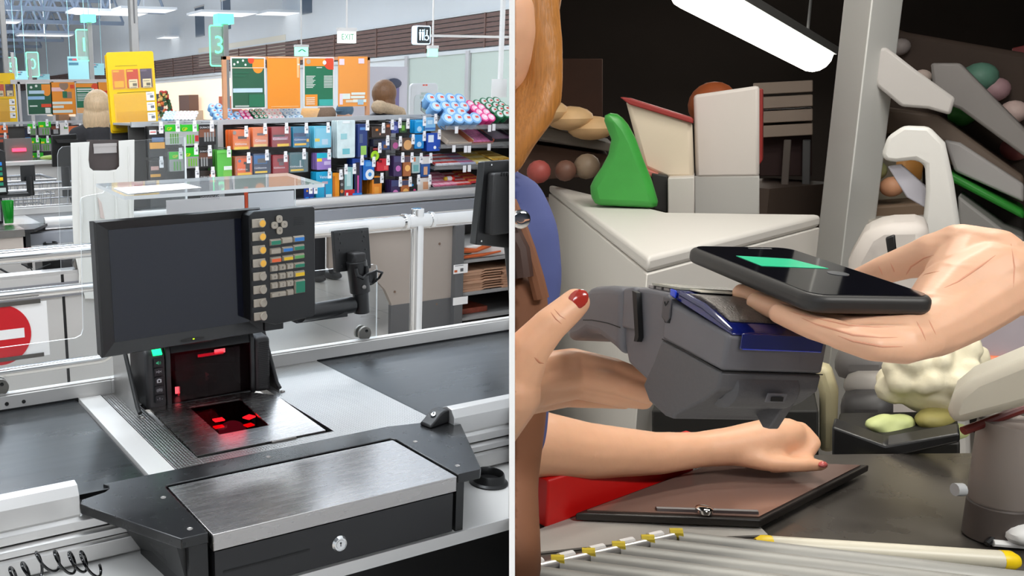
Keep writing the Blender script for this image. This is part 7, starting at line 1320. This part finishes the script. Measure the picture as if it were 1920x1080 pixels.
# ---- phone
PO = Vector((.5357, .3364, 1.3994)); Pa = Vector((.3874, .9209, .0513)).normalized(); Ps = Vector((.9218, -.3853, -.0449)); Ps = (Ps-Pa*Ps.dot(Pa)).normalized(); Pu = Ps.cross(Pa).normalized()
if Pu.z < 0: Pu = -Pu
Lp, Wp, Th = .150, .0835, .0115
ph = thing('smartphone', 'black smartphone with a green strip on its screen held flat over the terminal', 'phone', PO-Pu*Th)
TPh = Matrix((Pa, Ps, Pu)).transposed().to_4x4(); PO = PO-Pa*.007-Ps*.002; TPh.translation = PO
def ppt(u, v): o = PO; d = wray(u, v); p = CAMP+d*((o-CAMP).dot(Pu)/d.dot(Pu)); return TPh.inverted() @ p
m = MB(TPh); m.prism([(x+Lp/2, y+Wp/2, -Th) for x, y in rrect(Lp, Wp, .013, 8)], (0, 0, Th)); m.build('case', mat('phone_case', (40, 38, 37), .5), ph, side='R', bevel=.0042, seg=5)
m = MB(TPh); m.prism([(x+Lp/2, y+Wp/2, -.0012) for x, y in rrect(Lp-.0075, Wp-.0075, .010, 8)], (0, 0, .0016)); scr = m.build('screen_glass', mat('phone_glass', (16, 17, 24), .05, spec=.7), ph, side='R')
m = MB(TPh)
pp = [ppt(u, v) for u, v in ((1380, 481), (1482, 487), (1553, 505), (1428, 500))]; m.prism([(p.x, p.y, .0005) for p in pp], (0, 0, .0002)); m.build('green_strip', mat('screen_green', (44, 190, 140), .15, emit=.35), scr, side='R')
pp = ppt(1571, 514); m = MB(TPh); m.lathe([(.0065, .0004), (.0065, .0007), (.0056, .0007)], Matrix.Translation((pp.x, pp.y, 0)), 24); m.build('round_button', mat('phone_button', (90, 92, 96), .2), scr, side='R')
m = MB(TPh); pp = ppt(1425, 467); m.box(pp.x-.001, pp.x+.001, pp.y-.009, pp.y+.009, .0004, .0006); m.build('earpiece', GREYD, scr, side='R')
# ---- darker lines on the finished hands: shade of creases and finger gaps as colour
from mathutils.bvhtree import BVHTree
def creases(o, name, m_, lines):
    me = o.data; off = wl(o.parent) if o.parent else Vector((0, 0, 0)); off = wl(o)
    bv = BVHTree.FromPolygons([v.co+off for v in me.vertices], [tuple(p.vertices) for p in me.polygons])
    for ln, r in lines:
        pts = []
        for (u0, v0), (u1, v1) in zip(ln, ln[1:]):
            for k in range(8):
                u, v = u0+(u1-u0)*k/8, v0+(v1-v0)*k/8; hit = bv.ray_cast(CAMP, wray(u, v).normalized())
                if hit[0] is not None and (not pts or (hit[0]-pts[-1]).length < .012): pts.append(hit[0]-hit[1]*r*.45)
        if len(pts) > 3:
            n = len(pts); mb = MB(); mb.tube(pts, [r*(.25+.75*math.sin(math.pi*min(.97, max(.03, i/(n-1))))) for i in range(n)], 8); mb.build(name, m_, o, side='R')
CU_LINES = [([(1694, 524), (1708, 500), (1732, 484), (1764, 474)], .0008), ([(1700, 534), (1735, 514), (1772, 506)], .0007), ([(1878, 470), (1840, 498), (1796, 528), (1752, 548)], .0008), ([(1716, 598), (1728, 620), (1740, 648)], .0008), ([(1740, 596), (1748, 614), (1758, 634)], .0007),
            ([(1646, 496), (1652, 508), (1656, 520)], .0005), ([(1668, 490), (1675, 504), (1678, 514)], .0005), ([(1896, 456), (1902, 500), (1899, 560)], .0006),
            ([(1700, 612), (1640, 613), (1590, 610), (1500, 590), (1440, 570), (1404, 556)], .0009), ([(1705, 632), (1650, 633), (1600, 628), (1530, 608), (1470, 582)], .0009), ([(1708, 650), (1655, 650), (1600, 640), (1545, 620)], .0008)]
CA_LINES = [([(1030, 582), (1042, 598), (1058, 612)], .0006), ([(1036, 576), (1050, 592), (1066, 602)], .0005), ([(1010, 704), (1080, 691), (1160, 707), (1208, 726)], .0009), ([(1010, 728), (1090, 716), (1165, 731), (1204, 743)], .0008), ([(1000, 668), (1012, 680), (1030, 684)], .0008)]
# ---- customer hand
SKC = mat('customer_skin', (228, 178, 146), .48, sss=.15, noise=.07, nscale=45, bump=.25)
cu_ = thing('person', 'bare forearm and hand reaching in from the right, holding the phone on its palm', 'person', Q(1900, 560, .64))
m = MB()
cap_chain(m, [(Q(2330, 470, .86), .040), (Q(2120, 495, .73), .033), (Q(1985, 517, .655), .0275), (Q(1915, 522, .630), .0262), (Q(1855, 525, .612), .0262)])
cap_chain(m, [(Q(1855, 485, .622), .0215), (Q(1800, 472, .632), .0200), (Q(1752, 480, .64), .0165), (Q(1700, 492, .652), .0122), (Q(1655, 507, .662), .0105), (Q(1615, 521, .672), .0082)])
cap_chain(m, [(Q(1850, 545, .606), .0245), (Q(1790, 585, .590), .0225), (Q(1745, 615, .572), .0190), (Q(1705, 636, .556), .0145)])
cap_chain(m, [(Q(1850, 520, .61), .0245), (Q(1790, 548, .60), .0225), (Q(1742, 590, .580), .0165)])
cap_chain(m, [(Q(1820, 470, .628), .018), (Q(1790, 520, .612), .018)])
fing = [[(1752, 590, .578, .0120), (1690, 601, .560, .0100), (1590, 600, .572, .0088), (1480, 576, .604, .0082), (1392, 550, .634, .0070)],
        [(1745, 606, .570, .0125), (1690, 622, .550, .0105), (1590, 619, .556, .0092), (1500, 596, .580, .0084), (1420, 566, .612, .0070)],
        [(1738, 622, .562, .0125), (1692, 640, .543, .0105), (1605, 636, .541, .0090), (1525, 613, .556, .0082), (1462, 588, .580, .0068)],
        [(1730, 638, .556, .0115), (1695, 654, .540, .0095), (1635, 652, .533, .0082), (1575, 634, .540, .0072), (1528, 614, .552, .0060)]]
for f_ in fing: cap_chain(m, [(Q(u, v, d), r) for u, v, d, r in f_])
hand_c = flesh('body', m, SKC, .0015, cu_, smooth_it=5)
creases(hand_c, 'crease_shade_line', mat('crease_shade_skin', (212, 148, 118), .55), CU_LINES)
# ---- cashier
SKE = mat('cashier_skin', (222, 170, 136), .48, sss=.15, noise=.07, nscale=45, bump=.25)
ca = thing('person', 'cashier in blue shirt and brown apron with long fair hair, holding out the payment terminal', 'person', flat(975, 540, 1.3, 0))
m = MB()
cap_chain(m, [(Q(820, 900, .80), .036), (Q(905, 790, .735), .030), (Q(950, 735, .715), .027)])
cap_chain(m, [(Q(950, 735, .715), .0265), (Q(968, 700, .71), .0205), (Q(990, 655, .700), .0165), (Q(1030, 610, .695), .0135), (Q(1062, 583, .700), .0122), (Q(1079, 567, .704), .0112)])
for f_ in ([(960, 705, .725, .018), (1005, 690, .742, .0130), (1075, 676, .762, .0108), (1150, 692, .762, .0098), (1216, 716, .742, .0085)],
           [(955, 725, .722, .020), (1000, 716, .738, .0135), (1080, 703, .757, .0112), (1160, 720, .752, .0100), (1214, 738, .735, .0085)],
           [(955, 740, .724, .020), (1000, 736, .742, .0130), (1080, 725, .766, .0108), (1160, 742, .760, .0098), (1206, 750, .748, .0082)],
           [(955, 752, .730, .017), (1000, 752, .755, .0110), (1060, 744, .785, .0095), (1130, 748, .785, .0085), (1170, 752, .776, .0072)]):
    cap_chain(m, [(Q(u, v, d), r) for u, v, d, r in f_])
hand_r = flesh('terminal_hand', m, SKE, .0016, ca, smooth_it=5)
creases(hand_r, 'crease_shade_line', mat('crease_shade_skin2', (190, 126, 96), .55), CA_LINES)
NAIL = mat('red_nail', (168, 50, 40), .15, coat=.8)
c = Q(1084, 561, .692); m = MB(); nd = (CAMP-c).normalized(); ax = (Q(1084, 561, .69)-Q(1050, 596, .69)).normalized(); T = frame(c, ax, z=nd); m.ell(c, (.0088, .0068, .0022), T.to_3x3(), n=16); m.build('thumb_nail', NAIL, hand_r, side='R')['label'] = 'dark red thumb nail'
m = MB()
cap_chain(m, [(Q(860, 560, 1.28), .052), (Q(930, 830, 1.30), .050), (Q(1010, 832, 1.33), .050), (Q(1100, 845, 1.365), .044), (Q(1230, 850, 1.41), .034), (Q(1310, 843, 1.43), .0285), (Q(1375, 836, 1.44), .0315), (Q(1440, 822, 1.45), .0325), (Q(1475, 815, 1.455), .028)])
for f_ in ([(1440, 808, 1.46, .020), (1500, 805, 1.465, .0145), (1526, 830, 1.45, .0120), (1515, 852, 1.44, .0100)], [(1440, 820, 1.455, .020), (1490, 822, 1.46, .0140), (1512, 848, 1.445, .0115), (1490, 862, 1.435, .0095)],
           [(1430, 835, 1.45, .020), (1475, 842, 1.45, .0135), (1492, 864, 1.44, .0110), (1468, 872, 1.43, .0090)], [(1420, 845, 1.445, .018), (1455, 858, 1.44, .0120), (1465, 876, 1.432, .0095), (1448, 880, 1.425, .008)],
           [(1390, 855, 1.425, .018), (1440, 868, 1.415, .0145), (1490, 872, 1.412, .0125), (1540, 872, 1.415, .0105)]):
    cap_chain(m, [(Q(u, v, d), r) for u, v, d, r in f_])
# head, neck and chest of the same body, cut by the partition
cap_chain(m, [(Q(905, 380, 1.28), .06), (Q(905, 450, 1.27), .08), (Q(905, 560, 1.27), .08)]); cap_chain(m, [(Q(905, 150, 1.27), .05), (Q(905, 360, 1.28), .05)])
m.ell(Q(905, 70, 1.25), (.080, .088, .115), n=20); m.ell(Q(945, 110, 1.22), (.02, .02, .03), n=10)
flesh('body', m, SKE, .006, ca, smooth_it=6)
c = Q(1543, 871, 1.405); m = MB(); m.ell(c, (.008, .006, .005), n=12); m.build('thumb_nail', mat('pink_nail', (196, 96, 92), .2), ca, side='R')
SHIRT = mat('blue_shirt', (74, 84, 138), .8, noise=.2, nscale=9, bump=.5)
m = MB(); cap_chain(m, [(Q(920, 400, 1.27), .07), (Q(925, 480, 1.26), .085), (Q(925, 620, 1.27), .085), (Q(920, 800, 1.3), .08)]); cap_chain(m, [(Q(960, 388, 1.25), .048), (Q(978, 440, 1.24), .050), (Q(984, 520, 1.23), .050), (Q(975, 600, 1.22), .048)])
flesh('shirt', m, SHIRT, .009, ca, smooth_it=6)
APR = mat('brown_apron', (118, 74, 48), .75, noise=.2, nscale=12, bump=.3); APD = mat('dark_brown_leather', (62, 38, 30), .6)
def strap(pts, w, name, m_, th=.012):
    ps = [Q(*p) for p in pts]; mb = MB(); mb.tube(ps, w, 10); mb.build(name, m_, ca, side='R')
strap([(955, 380, 1.17), (972, 420, 1.155), (990, 470, 1.145), (1005, 520, 1.14), (1015, 560, 1.14)], .010, 'apron_strap', APR)
strap([(955, 430, 1.15), (975, 470, 1.14), (982, 520, 1.14)], .013, 'leather_strap', APD)
m = MB(); c = Q(975, 411, 1.13); T = frame(c, (M @ Vector((1, 0, 0))), z=(CAMP-c)); m.lathe([(.012, 0), (.012, .004), (.009, .006), (.004, .006)], T, 20); m.build('buckle', CHROME, ca, side='R')
m = MB(); cap_chain(m, [(Q(955, 560, 1.19), .05), (Q(960, 640, 1.18), .05), (Q(945, 780, 1.20), .055), (Q(930, 900, 1.20), .055), (Q(930, 1060, 1.1), .055)]); flesh('apron', m, APR, .009, ca, smooth_it=8)
HAIR = mat('fair_hair', (176, 116, 54), .42, noise=.45, nscale=40, stretch=(8, 8, .5), bump=.7)
m = MB(); cap_chain(m, [(Q(930, -60, 1.24), .075), (Q(985, 0, 1.22), .045), (Q(1012, 80, 1.21), .030), (Q(1024, 160, 1.205), .022), (Q(1012, 215, 1.2), .020), (Q(985, 260, 1.2), .016), (Q(968, 290, 1.2), .010)])
cap_chain(m, [(Q(985, 100, 1.24), .03), (Q(990, 170, 1.23), .03), (Q(975, 240, 1.22), .03), (Q(955, 300, 1.21), .02)]); cap_chain(m, [(Q(930, -40, 1.30), .1), (Q(940, 100, 1.33), .075), (Q(945, 220, 1.30), .05)])
cap_chain(m, [(Q(1000, 40, 1.2), .02), (Q(1030, 120, 1.2), .018), (Q(1040, 190, 1.2), .010)])
flesh('hair', m, HAIR, .005, ca, smooth_it=5)
